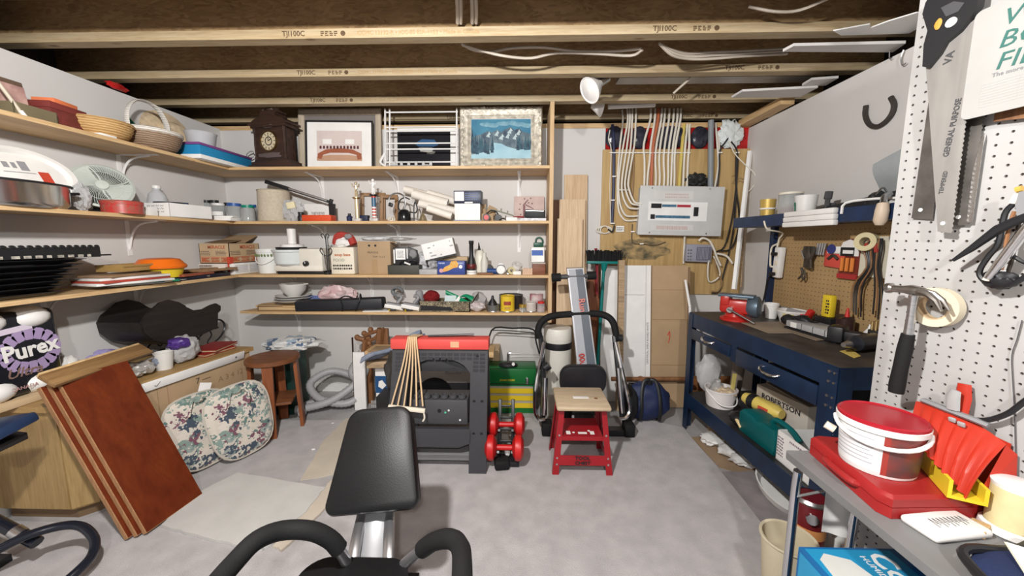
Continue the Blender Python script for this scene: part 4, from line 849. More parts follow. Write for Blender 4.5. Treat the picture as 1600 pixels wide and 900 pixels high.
q = B(); printbox(q, -wd*.45, -wd*.2, -.0555, h*.8, h*.95, 1, 3, .7); printbox(q, wd*.25, wd*.45, -.0555, h*.8, h*.95, 1, 4, .6); mk('print', q, mat('pale_blue_print', (.45, .50, .68), .6), t)
t3 = thing('flip_top_carton', 'small tan carton top just behind the blue carton', 'box', (x+.01, 2.965, z)); mk('box', B().box((0, 0, (h+.03)/2), (wd*.9, .08, h+.03), (0, 0, 0), .002), M_CARDL, t3)
p = aty(695, 388, 2.88)
t = thing('white_appliance_box', 'white box lying tilted on top of the cartons on the third shelf', 'box', (p.x, 2.89, z), rot=(0, -13, 2))
z0 = p.z-z
mk('box', B().box((0, 0, z0), (.245, .08, .125), (0, 0, 0), .003), M_PAPER, t); mk('underside', B().box((.035, 0, z0-.068), (.16, .07, .012)), M_BLACK, t)
q = B()
for u, v, s_ in ((-.08, .02, .022), (-.035, .03, .012), (.095, .035, .006), (.09, .0, .026), (-.075, -.02, .02), (-.07, -.045, .045), (.005, -.05, .012)): q.bx(u, u+s_, -.0412, -.04, z0+v, z0+v+.009)
mk('print', q, mat('grey_mark', (.35, .35, .36), .7), t); mk('side_panel', B().box((.1235, 0, z0), (.003, .07, .11)), mat('warm_grey', (.38, .36, .33), .7), t)
x, wd, h = SB(729, 743, 376, 2.84, 2)
t = thing('flashlight', 'black torch standing on end in a dark red ring base', 'flashlight', (x, 2.85, z+.034)); hh = h-.034
mk('body', B().lathe([(1e-6, 0), (.033, 0), (.033, hh*.2), (.022, hh*.4), (.016, hh*.5), (.016, hh*.88), (.019, hh*.9), (.019, hh), (1e-6, hh)], 20), M_BLACK, t); mk('ring', B().lathe([(.034, .01), (.037, .015), (.037, .04), (.034, .045)], 20), mat('dark_red', (.12, .015, .012), .4), t)
for i in range(2): solo('white_disc', B().lathe([(1e-6, 0), (.038, 0), (.038, .014), (1e-6, .014)], 22), M_WHITE, ['lower white lid under the black torch', 'upper white lid under the black torch'][i], 'lid', (x, 2.85, z+i*.0165), 0, 'white lids')
x, wd, h = SB(741, 758, 387, 2.90, 2)
t = thing('spray_bottle', 'ivory bottle with a black pointed nozzle behind the torch', 'bottle', (x, 2.92, z)); mk('bottle', B().lathe([(1e-6, 0), (.04, 0), (.045, .02), (.045, h*.6), (.03, h*.85), (.02, h*.9), (1e-6, h*.9)], 20), mat('ivory_bottle', (.72, .69, .60), .4), t); mk('nozzle', B().cyl((-.005, 0, h*.9), (-.01, 0, h*1.2), .012, .003, 10), M_BLACK, t)
x, wd, h = SB(751, 762, 395, 2.86, 2)
solo('cream_bottle', B().lathe([(1e-6, 0), (.028, 0), (.03, h*.55), (.02, h*.75), (.016, h*.8), (.016, h), (1e-6, h)], 16), mat('cream_grey', (.60, .58, .52), .5), 'tapered cream bottle with a grey cap in front of the spray bottle', 'bottle', (x, 2.87, z))
solo('rubber_wheel', B().lathe([(1e-6, 0), (.03, 0), (.036, .012), (.03, .024), (1e-6, .024)], 20, RM(rot=(78, 0, 10))), mat('dark_rubber', (.05, .05, .055), .7), 'dark rubber wheel leaning beside the blue roll', 'wheel', (aty(764, 417, 2.88).x, 2.88, z+.036))
solo('blue_roll', B().cyl((-.045, 0, .022), (.05, .01, .022), .022, n=16), mat('cobalt', (.015, .06, .22), .5), 'cobalt blue roll lying beside the white round clock', 'roll', (aty(770, 420, 2.86).x, 2.86, z))
solo('wood_scrap', B().box((0, 0, .008), (.12, .05, .014), (0, 0, 8), .002), M_BROWN, 'thin brown wood scrap lying before the bottles', 'wood', (aty(758, 426, 2.80).x, 2.81, z))
x, wd, h = SB(775, 790, 412, 2.81, 2)
t = thing('alarm_clock', 'small round white clock face standing at the shelf edge', 'clock', (x, 2.82, z))
mk('case', B().lathe([(1e-6, 0), (.036, 0), (.036, .02), (1e-6, .02)], 24, RM((0, .02, .037), (90, 0, 0))), M_GREY, t); mk('dial', B().cyl((0, -.001, .037), (0, -.003, .037), .031, n=22), M_WHITE, t); mk('handle', B().tube([(-.03, .012, .055), (-.02, .012, .075), (0, .012, .08), (.02, .012, .075), (.03, .012, .055)], .003, 5, k=3), M_STEEL, t)
smalls = [('chain_coil', 'small silver chain coil next to the round clock', 'chain', (794, 419), M_STEEL, 0), ('tape_roll', 'yellowish roll of tape standing by the spools', 'tape', (799, 420), mat('old_tape', (.55, .48, .28), .5), 1), ('masking_roll', 'white roll lying tilted on a small white block', 'roll', (808, 415), mat('white_roll2', (.66, .64, .62), .6), 2), ('wooden_crate', 'little slatted wooden crate beside the brown box', 'crate', (824, 420), mat('pale_pine', (.58, .40, .28), .6), 3)]
for n_, lb, c_, (u, v), m_, k in smalls:
 p = aty(u, v, 2.83)
 if k == 0:
  q = B(); [q.tube([(.016*math.cos(a)+i*.004, .01*math.sin(a), .02+.016*math.sin(a)) for a in [j*math.pi/4 for j in range(8)]], .003, 5, closed=True) for i in range(4)]; solo(n_, q, m_, lb, c_, (p.x, 2.84, z))
 if k == 1: solo(n_, B().lathe([(.012, -.01), (.03, -.01), (.03, .01), (.012, .01), (.012, -.01)], 20, RM((0, 0, .030), (80, 0, 20))), m_, lb, c_, (p.x, 2.82, z))
 if k == 2:
  solo('white_block', B().box((0, 0, .013), (.06, .04, .026), (0, 0, 0), .002), M_PAPER, 'small white block under the tilted roll', 'block', (p.x, 2.83, z))
  solo(n_, B().lathe([(.018, -.012), (.04, -.012), (.04, .012), (.018, .012), (.018, -.012)], 20, RM((0, 0, .042), (25, 15, 0))), m_, lb, c_, (p.x, 2.85, z+.0275))
 if k == 3:
  t = thing(n_, lb, c_, (p.x, 2.84, z))
  for i in range(4): mk('slat', B().bx(-.036+i*.02, -.022+i*.02, -.03, -.026, 0, .05), m_, t)
  mk('box', B().bx(-.036, .036, -.026, .03, 0, .045), m_, t);
x, wd, h = SB(832, 852, 412, 2.82, 2)
t = thing('wooden_box', 'small reddish-brown wooden box in the corner by the end post', 'box', (x, 2.87, z)); mk('box', B().box((0, 0, h/2), (wd, .12, h), (0, 0, 0), .003), wood('redwood', (.24, .09, .05), (.16, .06, .03), 'x'), t); mk('lid', B().bx(-wd/2-.003, wd/2+.001, -.063, .063, h, h+.008), mat('grey_lid', (.45, .42, .38), .6), t)
x2, w2, h2 = SB(830, 851, 388, 2.83, 2)
t = thing('detergent_jug', 'white jug with a blue label on top of the reddish-brown box', 'jug', (x2, 2.87, z+h+.009)); hh = h2-h
mk('jug', B().box((0, 0, hh/2), (w2, .08, hh), (0, 0, 0), .008), M_WHITE, t); mk('blue_label', B().bx(-w2*.46, w2*.38, -.0415, -.040, hh*.45, hh*.8), mat('label_blue', (.05, .12, .40), .5), t); mk('white_tag', B().bx(-w2*.05, w2*.48, -.043, -.040, hh*.05, hh*.42), M_PAPER, t)
t = thing('spray_trigger', 'dark green trigger cap lying on the white jug', 'sprayer', (x2+.005, 2.87, z+h+.009+hh)); mk('cap', B().box((0, 0, .018), (.075, .05, .034), (0, 0, 0), .006), mat('dark_green', (.005, .07, .04), .4), t); mk('handle', B().tube([(-.02, 0, .03), (-.015, 0, .06), (.01, 0, .07), (.03, 0, .055), (.035, 0, .03)], .008, 6, k=3), MATS['dark_green'], t)
z = ZS[3]
x, wd, h = SB(408, 470, 477, 2.83, 3)
t = thing('photo_album', 'brown-edged album lying under the board and plates', 'book', (x, 2.90, z), 2); mk('pages', B().box((0, 0, h/2), (wd, .20, h*.7), (0, 0, 0), .002), mat('page_edge', (.55, .40, .22), .7), t); mk('cover', B().box((0, 0, .003), (wd*1.03, .21, .005)).box((0, 0, h-.003), (wd*1.03, .21, .005)).box((-wd*.51, 0, h/2), (.005, .21, h)), mat('album_brown', (.20, .12, .06), .6), t)
zb = z+h+.0015
solo('bread_board', B().prism([(-.18, -.09), (.15, -.11), (.16, .10), (-.12, .11), (-.20, .02)], .012, RM(rot=(-90, 0, 0), loc=(0, 0, 0))), M_PINE, 'flat pine board lying between the album and the plates', 'board', (x-.01, 2.90, zb), 0)
zb += .0
x, wd, h = SB(431, 486, 469, 2.90, 3)
for i in range(3):
 solo('dinner_plate', B().lathe([(1e-6, 0), (.08, 0), (.10, .004), (wd/2-.006*i, .022), (wd/2-.006*i, .025), (.10, .008), (1e-6, .004)], 34), mat('china', (.66, .65, .62), .25), ['lowest white plate of the stack on the lowest shelf', 'middle white plate of the stack under the bowl', 'uppermost white plate of the stack under the bowl'][i], 'plate', (x, 2.91, zb+.0135+i*.0175), 0, 'stacked plates')
zb += .0135+3*.0175-.006
x, wd, h = SB(438, 476, 443, 2.90, 3)
t = thing('serving_bowl', 'white china bowl standing on the stack of plates', 'bowl', (x, 2.91, zb))
mk('bowl', B().lathe([(1e-6, 0), (.045, 0), (.05, .008), (wd/2*.85, (h-(zb-z))*.45), (wd/2, h-(zb-z)), (wd/2-.006, h-(zb-z)), (wd/2*.8, (h-(zb-z))*.5), (.045, .014), (1e-6, .012)], 30), MATS['china'], t)
mk('handle', B().tube([(wd/2-.01, -.02, h-(zb-z)-.005), (wd/2+.02, 0, h-(zb-z)-.002), (wd/2-.01, .02, h-(zb-z)-.005)], .005, 6, k=3), MATS['china'], t)
x, wd, h = SB(494, 552, 446, 2.97, 3)
t = thing('plastic_bag', 'crumpled white and pink plastic bag behind the long black case', 'bag', (x, 3.00, z)); mk('bag', B().blob((0, 0, h*.48), (wd/2, .07, h*.5), 31, .35, 2.6, 4), mat('bag_white_pink', (.72, .66, .66), .35, col2=(.60, .35, .36), scale=5, bump=.6, bscale=40), t)
solo('blue_booklet', B().box((0, 0, .05), (.14, .012, .10), (-15, 0, 0), .001), mat('booklet_blue', (.10, .14, .32), .6), 'blue booklet standing behind the long black case', 'book', (aty(490, 470, 2.95).x, 2.94, z+.0))
xa, xb = aty(469, 480, 2.85).x, aty(601, 475, 2.85).x
t = thing('instrument_case', 'long black soft case with strap loops on the lowest shelf', 'case', ((xa+xb)/2, 2.835, z+.0025), 2); wd = xb-xa
mk('case', B().box((0, 0, .047), (wd, .11, .085), (0, -2.0, 0), .015), mat('black_vinyl', (.016, .017, .022), .5, bump=.15, bscale=120), t)
q = B(); q.tube([(.02, -.05, .092), (.035, -.062, .05), (.03, -.058, .005)], .006, 6, k=3).tube([(.0, -.04, .092), (.05, -.03, .115), (.10, -.02, .10)], .006, 6, k=4); mk('strap', q, M_BLACK, t)
mk('strap', B().tube([(.15, .02, .095), (.165, -.03, .13), (.17, -.06, .09), (.15, -.063, .04), (.13, -.06, .008)], .006, 6, k=4), M_BLACK, t)
solo('white_envelope', B().box((0, 0, .003), (.20, .10, .005), (0, 0, 0)), M_PAPER, 'white envelope lying at the shelf edge past the black case', 'paper', (aty(588, 488, 2.80).x, 2.83, z), 5)
def handset(lb, px, Y, rz, col):
 t = thing('heat_gun', lb, 'tool', (aty(px, 486, Y).x, Y, z), rz, 'grey handheld tools')
 mk('body', B().box((0, 0, .035), (.13, .05, .045), (0, 12, 0), .01), M_GREY, t); mk('side_plate', B().box((-.005, -.028, .03), (.14, .006, .03), (0, 12, 0), .003), col, t); mk('foot', B().box((-.02, -.01, .008), (.06, .05, .014), (0, 0, 0), .003), M_BLACK, t); mk('knob', B().cyl((-.04, -.035, .008), (-.04, -.03, .008), .008, n=8), M_YEL, t)
 mk('handle', B().tube([(.02, .0, .055), (.055, .01, .10), (.02, .015, .115)], .014, 8, k=3), M_GREY, t)
handset('grey handheld tool with a white side plate next to the black case', 617, 2.85, 15, M_WHITE); handset('second grey handheld tool lying against the camouflage tray', 643, 2.84, 8, M_WHITE)
solo('cable_coil', B().tube([(.05*math.cos(a*.7)*(1-.02*a), .012*a*.3, .13+.035*math.sin(a*.7)) for a in range(20)], .008, 6, k=2).tube([(0, .03, .0), (.0, .03, .09)], .012, 8), mat('grey_cable', (.16, .17, .18), .5), 'coil of grey cable behind the handheld tools', 'cable', (aty(620, 470, 2.95).x, 2.95, z))
solo('grey_can', B().lathe([(1e-6, 0), (.03, 0), (.03, .13), (.02, .14), (1e-6, .14)], 18), mat('dull_grey_can', (.33, .33, .35), .4), 'dull grey can behind the handheld tools', 'can', (aty(655, 470, 2.97).x, 2.98, z))
xa, xb = aty(657, 480, 2.83).x, aty(735, 480, 2.83).x; wd = xb-xa
t = thing('camouflage_tray', 'open camouflage-print tray holding yarn and ribbon', 'tray', ((xa+xb)/2, 2.87, z)); M_CAMO = cloth_print('camo', (.2, .16, .1), [(.03, .028, .02), (.28, .22, .13), (.10, .09, .05), (.42, .36, .25), (.05, .04, .03)], 60)
q = B().bx(-wd/2, wd/2, -.07, .08, 0, .006).bx(-wd/2, -wd/2+.006, -.07, .08, 0, .075).bx(wd/2-.006, wd/2, -.07, .08, 0, .075).bx(-wd/2, wd/2, .074, .08, 0, .085); q.prism([(-wd/2, .05), (wd*.12, .035), (wd*.2, 0), (wd/2, 0), (wd/2, .08), (-wd/2, .08)], .006, RM((0, -.07, 0)))
mk('tray', q, M_CAMO, t); mk('lower_front', B().bx(-wd/2, wd*.15, -.066, -.06, 0, .045), M_BLACK, t); mk('flap', B().box((wd/2+.03, -.02, .10), (.004, .12, .09), (0, 35, 0)), M_CAMO, t)
b = B(); rd = random.Random(5)
t = thing('yarn_ball', 'dark red ball of yarn in the camouflage tray', 'yarn', (aty(674, 465, 2.86).x, 2.865, z+.065)); mk('yarn', B().blob((0, 0, .04), (.062, .055, .05), 3, .25, 3, 3), mat('dark_red_yarn', (.20, .006, .008), .9, bump=1., bscale=90), t)
for i in range(14):
 a = rd.uniform(0, 6.28); b.tube([Vector((.062*math.cos(a+k*.5)*math.cos(i*.4), .056*math.sin(a+k*.5), .04+.05*math.cos(a+k*.5)*math.sin(i*.4))) for k in range(8)], .004, 5)
o = mk('strand', b, MATS['dark_red_yarn'], t); o['kind'] = 'stuff'
solo('folded_card', B().box((0, 0, .05), (.09, .004, .10), (-20, 0, 0)), mat('pale_mint', (.50, .62, .56), .6, col2=(.55, .62, .70), scale=14), 'pale mint and blue card in the camouflage tray beside the yarn', 'card', (aty(703, 472, 2.83).x, 2.845, z+.02))
solo('white_triangle_card', B().prism([(-.045, 0), (.05, 0), (.0, .065)], .004, RM(rot=(-15, 0, 0))), M_PAPER, 'white folded paper triangle in front of the green ribbon', 'card', (aty(716, 472, 2.81).x, 2.825, z+.055))
t = thing('green_ribbon', 'bright green ribbon bow spilling out of the camouflage tray', 'ribbon', (aty(716, 460, 2.87).x, 2.88, z+.085))
M_RIB = mat('emerald_satin', (.005, .25, .11), .35)
mk('loop', B().sheet(lambda u, v: (-.10+.10*u, .03*math.sin(v*6.28)*(.4+u*.2), .055-.045*u+.018*math.cos(v*6.28)), 8, 12), M_RIB, t)
mk('loop', B().sheet(lambda u, v: (.0+.12*u, .04*math.sin(v*6.28)*(.3+u*.7), .008+.02*math.sin(u*4)+.03*u*math.cos(v*6.28)), 8, 12), M_RIB, t); mk('tail', B().box((.06, -.05, -.02), (.10, .004, .05), (10, 25, 0)), M_RIB, t)
solo('cloth_roll', B().blob((0, 0, .07), (.065, .05, .068), 17, .2, 2, 3), mat('grey_cloth', (.42, .40, .40), .9, bump=.4, bscale=60), 'grey rolled rag between the green ribbon and the cans', 'cloth', (aty(748, 472, 2.93).x, 2.93, z+.0))
solo('cloth_bundle', B().blob((0, 0, .04), (.062, .05, .04), 13, .3, 2.5, 3), mat('white_cloth_pink', (.66, .62, .62), .9, col2=(.45, .36, .36), scale=12, bump=.4, bscale=60), 'white patterned rag bundle at the shelf edge by the cans', 'cloth', (aty(746, 484, 2.83).x, 2.83, z))
def can(lb, px0, px1, pt, Y, m_, lidm=M_STEEL, lab=None, h0=None):
 x, wd, h = SB(px0, px1, pt, Y, 3); r = wd/2
 t = thing('paint_can', lb, 'can', (x, Y+r*.3, z), 0, 'cans and jars on the lowest shelf')
 mk('can', B().lathe([(1e-6, 0), (r, 0), (r, h*.96), (r*1.03, h*.97), (r*1.03, h), (r*.9, h), (r*.88, h*.96), (1e-6, h*.96)], 24), m_, t)
 mk('rim', B().lathe([(r*1.02, 0), (r*1.03, .004), (r*1.0, .008)], 24), M_STEEL, t)
 if lab: mk('label', B().lathe([(r*1.012, h*.15), (r*1.012, h*.85)], 14, None, 200, 340), lab, t)
 return t, r, h
can('dark ribbed can with a black funnel top by the yellow can', 760, 781, 476, 2.82, mat('ribbed_grey', (.16, .16, .15), .4, .5))
x, wd, h = SB(760, 780, 461, 2.85, 3); solo('funnel', B().lathe([(.035, 0), (.03, .02), (.012, .045), (.008, .07), (1e-6, .07)], 18), M_BLACK, 'black funnel upside down on the ribbed can', 'funnel', (x, 2.828, z+SB(760, 781, 476, 2.82, 3)[2]))
can('dark can standing behind the yellow can', 780, 817, 461, 2.95, mat('dark_can', (.035, .03, .028), .4))
t, r, h = can('yellow paint can with a dark red label at the shelf edge', 782, 804, 462, 2.81, mat('can_yellow', (.72, .50, .03), .35), M_STEEL); mk('red_label', B().lathe([(r*1.012, h*.45), (r*1.012, h*.68)], 8, None, 240, 300), mat('label_darkred', (.30, .05, .03), .5), t); mk('yellow_print', B().lathe([(r*1.012, h*.18), (r*1.012, h*.36)], 8, None, 245, 295), mat('ochre_print', (.50, .30, .04), .5), t)
t, r, h = can('small glass jar with a gold lid next to the yellow can', 811, 822, 478, 2.81, MATS['jar_glass']); mk('lid', B().lathe([(r*1.05, h-.012), (r*1.05, h+.012), (1e-6, h+.012)], 18), mat('gold_lid', (.62, .42, .10), .35, .8), t); mk('contents', B().lathe([(1e-6, .004), (r*.85, .004), (r*.85, h*.5), (1e-6, h*.5)], 14), mat('jar_cream', (.60, .52, .42), .6), t)
can('small white can with a bare metal lid', 822, 838, 472, 2.81, mat('can_white', (.62, .58, .54), .5), M_STEEL, mat('can_label_dirty', (.52, .46, .42), .6))
t, r, h = can('can with pink and red paint drips behind the small white can', 828, 849, 460, 2.90, mat('pink_drip', (.45, .10, .16), .4, col2=(.55, .50, .48), scale=14));
x, wd, h = SB(839, 852, 471, 2.81, 3); t = thing('glass_jar', 'glass jar with a red lid at the end of the lowest shelf', 'jar', (x, 2.82, z)); mk('jar', B().lathe([(1e-6, 0), (wd/2, 0), (wd/2, h*.7), (wd*.35, h*.82), (1e-6, h*.82)], 18), MATS['jar_glass'], t); mk('lid', B().lathe([(wd*.4, h*.8), (wd*.4, h), (1e-6, h)], 16), M_RED, t); mk('contents', B().lathe([(1e-6, .003), (wd*.44, .003), (wd*.44, h*.6), (1e-6, h*.6)], 14), MATS['pink_print'], t)
# ================================================================= SIDE CABINET AND THE THINGS ON AND AGAINST IT
M_LAM = wood('tan_laminate', (.41, .265, .11), (.34, .215, .085), 'y', rough=.5)
def slab(poly, z0, z1):
 n = len(poly); bm = bmesh.new(); lo = [bm.verts.new((x, y, z0)) for x, y in poly]; hi = [bm.verts.new((x, y, z1)) for x, y in poly]
 bm.faces.new(lo[::-1]); bm.faces.new(hi)
 for i in range(n): bm.faces.new((lo[i], lo[(i+1) % n], hi[(i+1) % n], hi[i]))
 bmesh.ops.recalc_face_normals(bm, faces=bm.faces[:]); return B().bmadd(bm)
t = thing('low_cabinet', 'long low tan laminate cabinet with a chamfered corner along the side wall', 'cabinet', (-2.2, 2.0, 0))
mk('carcass', slab([(-2.44, 1.545), (-2.095, 1.545), (-2.035, 1.60), (-1.90, 2.47), (-2.44, 2.50)], .06, .55), M_LAM, t, w=True)
mk('front_panel', slab([(-2.44, 1.535), (-2.10, 1.535), (-2.10, 1.5445), (-2.44, 1.5445)], .07, .545), wood('tan_panel', (.41, .275, .12), (.34, .225, .09), 'z', rough=.5), t, w=True)
mk('chamfer_panel', slab([(-2.092, 1.536), (-2.027, 1.596), (-2.034, 1.603), (-2.099, 1.543)], .07, .545), MATS['tan_panel'], t, w=True)
mk('top', slab([(-2.445, 1.515), (-2.09, 1.515), (-2.065, 1.525), (-2.035, 1.57), (-1.875, 2.48), (-2.445, 2.52)], .551, .578), M_LAM, t, w=True)
mk('plinth', slab([(-2.44, 1.57), (-2.11, 1.57), (-2.06, 1.62), (-1.93, 2.45), (-2.44, 2.48)], 0.0, .06), mat('dark_brown_plinth', (.16, .10, .055), .7), t, w=True)
t = thing('cardboard_sheet', 'large brown cardboard sheet standing against the cabinet side, marked with pen', 'cardboard', (-1.945, 2.09, .0095), rot=(0, 0, 81.2))
mk('sheet', B().bx(-.28, .36, -.010, -.004, .0, .535), M_CARD, t)
text(t, '3-28', (-.12, -.0112, .22), .05, M_INK, name='handwriting'); text(t, '7 \u2014', (.03, -.0112, .47), .05, MATS['box_print'], name='handwriting'); text(t, 'A 3 4 12', (.21, -.0112, .43), .05, mat('faded_pen', (.28, .18, .10), .8), name='handwriting')
mk('fold_line', B().bx(-.22, -.216, -.0108, -.0098, 0, .53).bx(-.17, -.167, -.0108, -.0098, 0, .53).bx(.29, .294, -.0108, -.0098, 0, .45), mat('fold_shadow', (.30, .20, .11), .8), t)
t = thing('white_strip', 'white plastic strip along the upper edge of the cardboard sheet', 'strip', (-1.935, 2.09, .548), rot=(0, 0, 81.2))
mk('strip', B().box((.0, -.018, .004), (.60, .008, .052), (12, 0, 0), .002), M_WHITE, t); mk('mark', B().tube([(-.245, -.024, .0), (-.235, -.024, -.006), (-.215, -.024, .012)], .0016, 4).cyl((.235, -.021, .006), (.235, -.026, .005), .006, n=8), mat('pen_mark', (.15, .15, .16), .7), t)
t = thing('bathroom_tissue_pack', 'large black and white wrapped pack of tissue rolls lettered Purex', 'package', (-2.32, 1.45, .612), rot=(0, 0, 90))
W_, H_ = .62, .385
mk('wrapper', B().box((-.04, .02, H_/2), (W_, .16, H_), (0, 0, 0), .03, 3), mat('black_film', (.012, .013, .018), .25), t)
for i in range(4):
 for zz, hh in ((.305, .10), (-.0, .10)): mk('roll_bulge', B().ball((-.30+i*.155+.02, -.002, zz+hh*.42), (.083, .088, hh*.55), 16, 9), mat('white_film', (.78, .77, .75), .3), t)
text(t, 'Purex', (.155, -.0632, .205), .098, M_WHITE, bold=.03, sx=.85, rot=(90, -4, 0))
q = B(); cxp, czp = .155, .20
for i in range(16):
 a = 2*math.pi*i/16; q.prism([(cxp+(.085+.05*k[0])*math.cos(a)*.8+k[1]*math.sin(a), czp+(.05+.05*k[0])*math.sin(a)-k[1]*math.cos(a)) for k in ((0, .012), (.7, .024), (1.05, .014), (1.1, 0), (1.05, -.014), (.7, -.024), (0, -.012))], .001, RM((0, -.0615, 0)))
o = mk('printed_petal', q, mat('lilac_print', (.36, .27, .46), .5), t); o['kind'] = 'stuff'
mk('printed_banner', B().prism([(.02, .285), (.17, .30), (.17, .325), (.02, .31)], .001, RM((0, -.0628, 0))), mat('lilac_pale', (.62, .55, .66), .5), t)
text(t, 'Ultra', (.12, -.0633, .11), .06, mat('brown_script', (.22, .14, .12), .5), shear=.3, bold=.01)
mk('price_panel', B().bx(-.06, .05, -.0625, -.0605, .235, .385), mat('violet_print', (.20, .12, .32), .5), t); text(t, '48', (.0, -.0632, .315), .065, M_WHITE, bold=.02)
mk('red_leaf', B().blob((.03, -.0815, .045), (.016, .002, .014), 3, .4, sub=2), M_REDINK, t); text(t, 'CANADA', (.10, -.0825, .045), .022, mat('pinkish_print', (.5, .28, .28), .6))
solo('folded_carton', B().box((0, 0, .015), (.20, .62, .03), (0, 0, 0), .003), M_CARDL, 'flattened carton under the tissue pack', 'cardboard', (-2.33, 1.62, .579), 0)
t = thing('ring_toy', 'child\'s plastic ring with a yellow upper and a blue lower ring', 'toy', (-2.24, 1.87, .60))
def torus(c, R, r, n=26, m=10): return B().tube([(c[0]+R*math.cos(2*math.pi*i/n), c[1]+R*math.sin(2*math.pi*i/n), c[2]) for i in range(n)], r, m, closed=True)
mk('blue_ring', torus((0, 0, .022), .075, .022), M_BLUE, t); mk('yellow_ring', torus((0, 0, .060), .066, .02), M_YEL, t); mk('red_base', torus((0, 0, .005), .05, .008), M_RED, t)
solo('purple_wrapper', B().blob((0, 0, .04), (.08, .07, .05), 22, .4, 2.5, 4), mat('lilac_film', (.22, .18, .46), .35, bump=.5, bscale=40, col2=(.42, .38, .60), scale=6), 'crumpled lilac wrapper behind the ring toy', 'wrapper', (-2.36, 1.99, .60))
solo('white_paper_ball', B().blob((0, 0, .05), (.045, .05, .05), 5, .2), M_PAPER, 'crumpled white paper lying between the tissue pack and the lilac wrapper', 'paper', (-2.40, 1.83, .612))
t = thing('white_mug', 'white china mug lying in a clear bag on the cabinet', 'mug', (-2.06, 2.02, .5785)); mk('mug', B().lathe([(1e-6, 0), (.036, 0), (.046, .10), (.043, .10), (.033, .006), (1e-6, .006)], 22), MATS['china'], t); mk('handle', B().tube([(-.02, -.04, .08), (-.035, -.065, .07), (-.035, -.065, .035), (-.02, -.036, .025)], .006, 6, k=3), MATS['china'], t); mk('flower_print', B().blob((-.01, -.042, .055), (.02, .004, .02), 3, .5), mat('bluegrey_print', (.25, .28, .35), .5), t)
t = thing('clear_bag', 'crinkled clear plastic bag with a purple print beside the white mug', 'bag', (-2.06, 2.15, .585)); mk('bag', B().blob((0, 0, .075), (.06, .09, .08), 41, .2, 2.5, 4), M_BAG, t); mk('purple_print', B().blob((.02, -.05, .12), (.05, .05, .035), 4, .35), mat('deep_purple', (.07, .03, .20), .4), t)
solo('crumpled_foil', B().blob((0, 0, .03), (.06, .06, .035), 15, .45, 3, 3), mat('silver_foil', (.55, .54, .52), .3, .5, bump=.6, bscale=60), 'crumpled silvery wrapper next to the white mug', 'wrapper', (-2.08, 1.90, .592))
for i, (lb, dx, dy, r, c) in enumerate([('lower red book lying on the cabinet in front of the sleigh', 0, 0, -8, (.30, .015, .012)), ('upper dark red book lying askew on the cabinet in front of the sleigh', .0, .03, 6, (.24, .012, .012))]):
 t = thing('red_book', lb, 'book', (-2.065+dx, 2.35+dy, .5795+i*.0175), r, 'red books'); mk('cover', B().bx(-.08, .08, -.11, .11, 0, .003).bx(-.08, .08, -.11, .11, .013, .016).bx(-.083, -.08, -.11, .11, 0, .016), mat('red_cover_%d' % i, c, .5), t); mk('pages', B().bx(-.08, .076, -.106, .106, .003, .013), mat('page_edge2', (.45, .33, .2), .7), t)
t = thing('sleigh', 'black wooden sleigh planter with curled iron runners on the cabinet', 'sleigh', (-2.28, 2.25, .58)); XS = -2.15
side = [(238, 484), (250, 473), (265, 468.5), (280, 472), (292, 480), (303, 485), (318, 483), (329, 477), (338, 474), (345, 478), (345, 485), (341, 489), (340, 512), (318, 522), (290, 531), (262, 537), (240, 532), (226, 520), (222, 505), (228, 493)]
P = [(atx(u, v, XS).y, atx(u, v, XS).z) for u, v in side]
MX = Matrix(((0, 1, 0, 0), (1, 0, 0, 0), (0, 0, 1, 0), (0, 0, 0, 1)))
M_SL = mat('black_stained_wood', (.018, .014, .013), .5, var=.3, scale=20, stretch=(1, .3, 3))
b = B().prism(P, .014, Matrix.Translation((XS-.014, 0, 0)) @ MX); mk('side_panel', b, M_SL, t, w=True)
b = B().prism(P, .014, Matrix.Translation((XS-.27, 0, 0)) @ MX); mk('side_panel', b, M_SL, t, w=True)
k_ = [P[i] for i in (11, 12, 13, 14, 15, 16, 17, 18)]
b = B().sheet(lambda u, v: (XS-.26+.25*v, k_[min(7, int(u*7))][0]+(k_[min(7, int(u*7)+1)][0]-k_[min(7, int(u*7))][0])*(u*7-int(u*7)), .004+k_[min(7, int(u*7))][1]+(k_[min(7, int(u*7)+1)][1]-k_[min(7, int(u*7))][1])*(u*7-int(u*7))), 14, 2, .008); mk('seat_shell', b, M_SL, t, w=True)
for xr, nm in ((XS-.015, 'runner'), (XS-.25, 'runner')):
 y0 = 2.02
 pts = [(xr, 1.95, .60), (xr, 2.05, .585), (xr, 2.3, .586), (xr, 2.50, .605), (xr, 2.585, .66), (xr, 2.595, .72), (xr, 2.55, .755), (xr, 2.505, .735), (xr, 2.51, .70), (xr, 2.54, .70)]
 mk(nm, B().tube(pts, .0065, 7, k=4), M_BLACKM, t, w=True)
 mk('scroll', B().tube([(xr, 2.15, .68), (xr, 2.2, .60), (xr, 2.28, .65), (xr, 2.33, .69), (xr, 2.38, .66), (xr, 2.34, .62), (xr, 2.32, .65)], .0045, 6, k=4).tube([(xr, 2.36, .66), (xr, 2.45, .70), (xr, 2.48, .66), (xr, 2.44, .62), (xr, 2.46, .60)], .0045, 6, k=4), M_BLACKM, t, w=True)
M_BOARD = wood('red_brown_veneer', (.15, .026, .005), (.10, .014, .003), 'z', rough=.38, ring=6)
M_BEDGE = mat('veneer_edge', (.36, .19, .09), .6, var=.2, scale=30, stretch=(6, 6, .5))
bl = Vector((-1.66, 1.455, .012)); br = Vector((-1.635, 1.722, .012)); tl = Vector((-2.0, 1.468, .705))
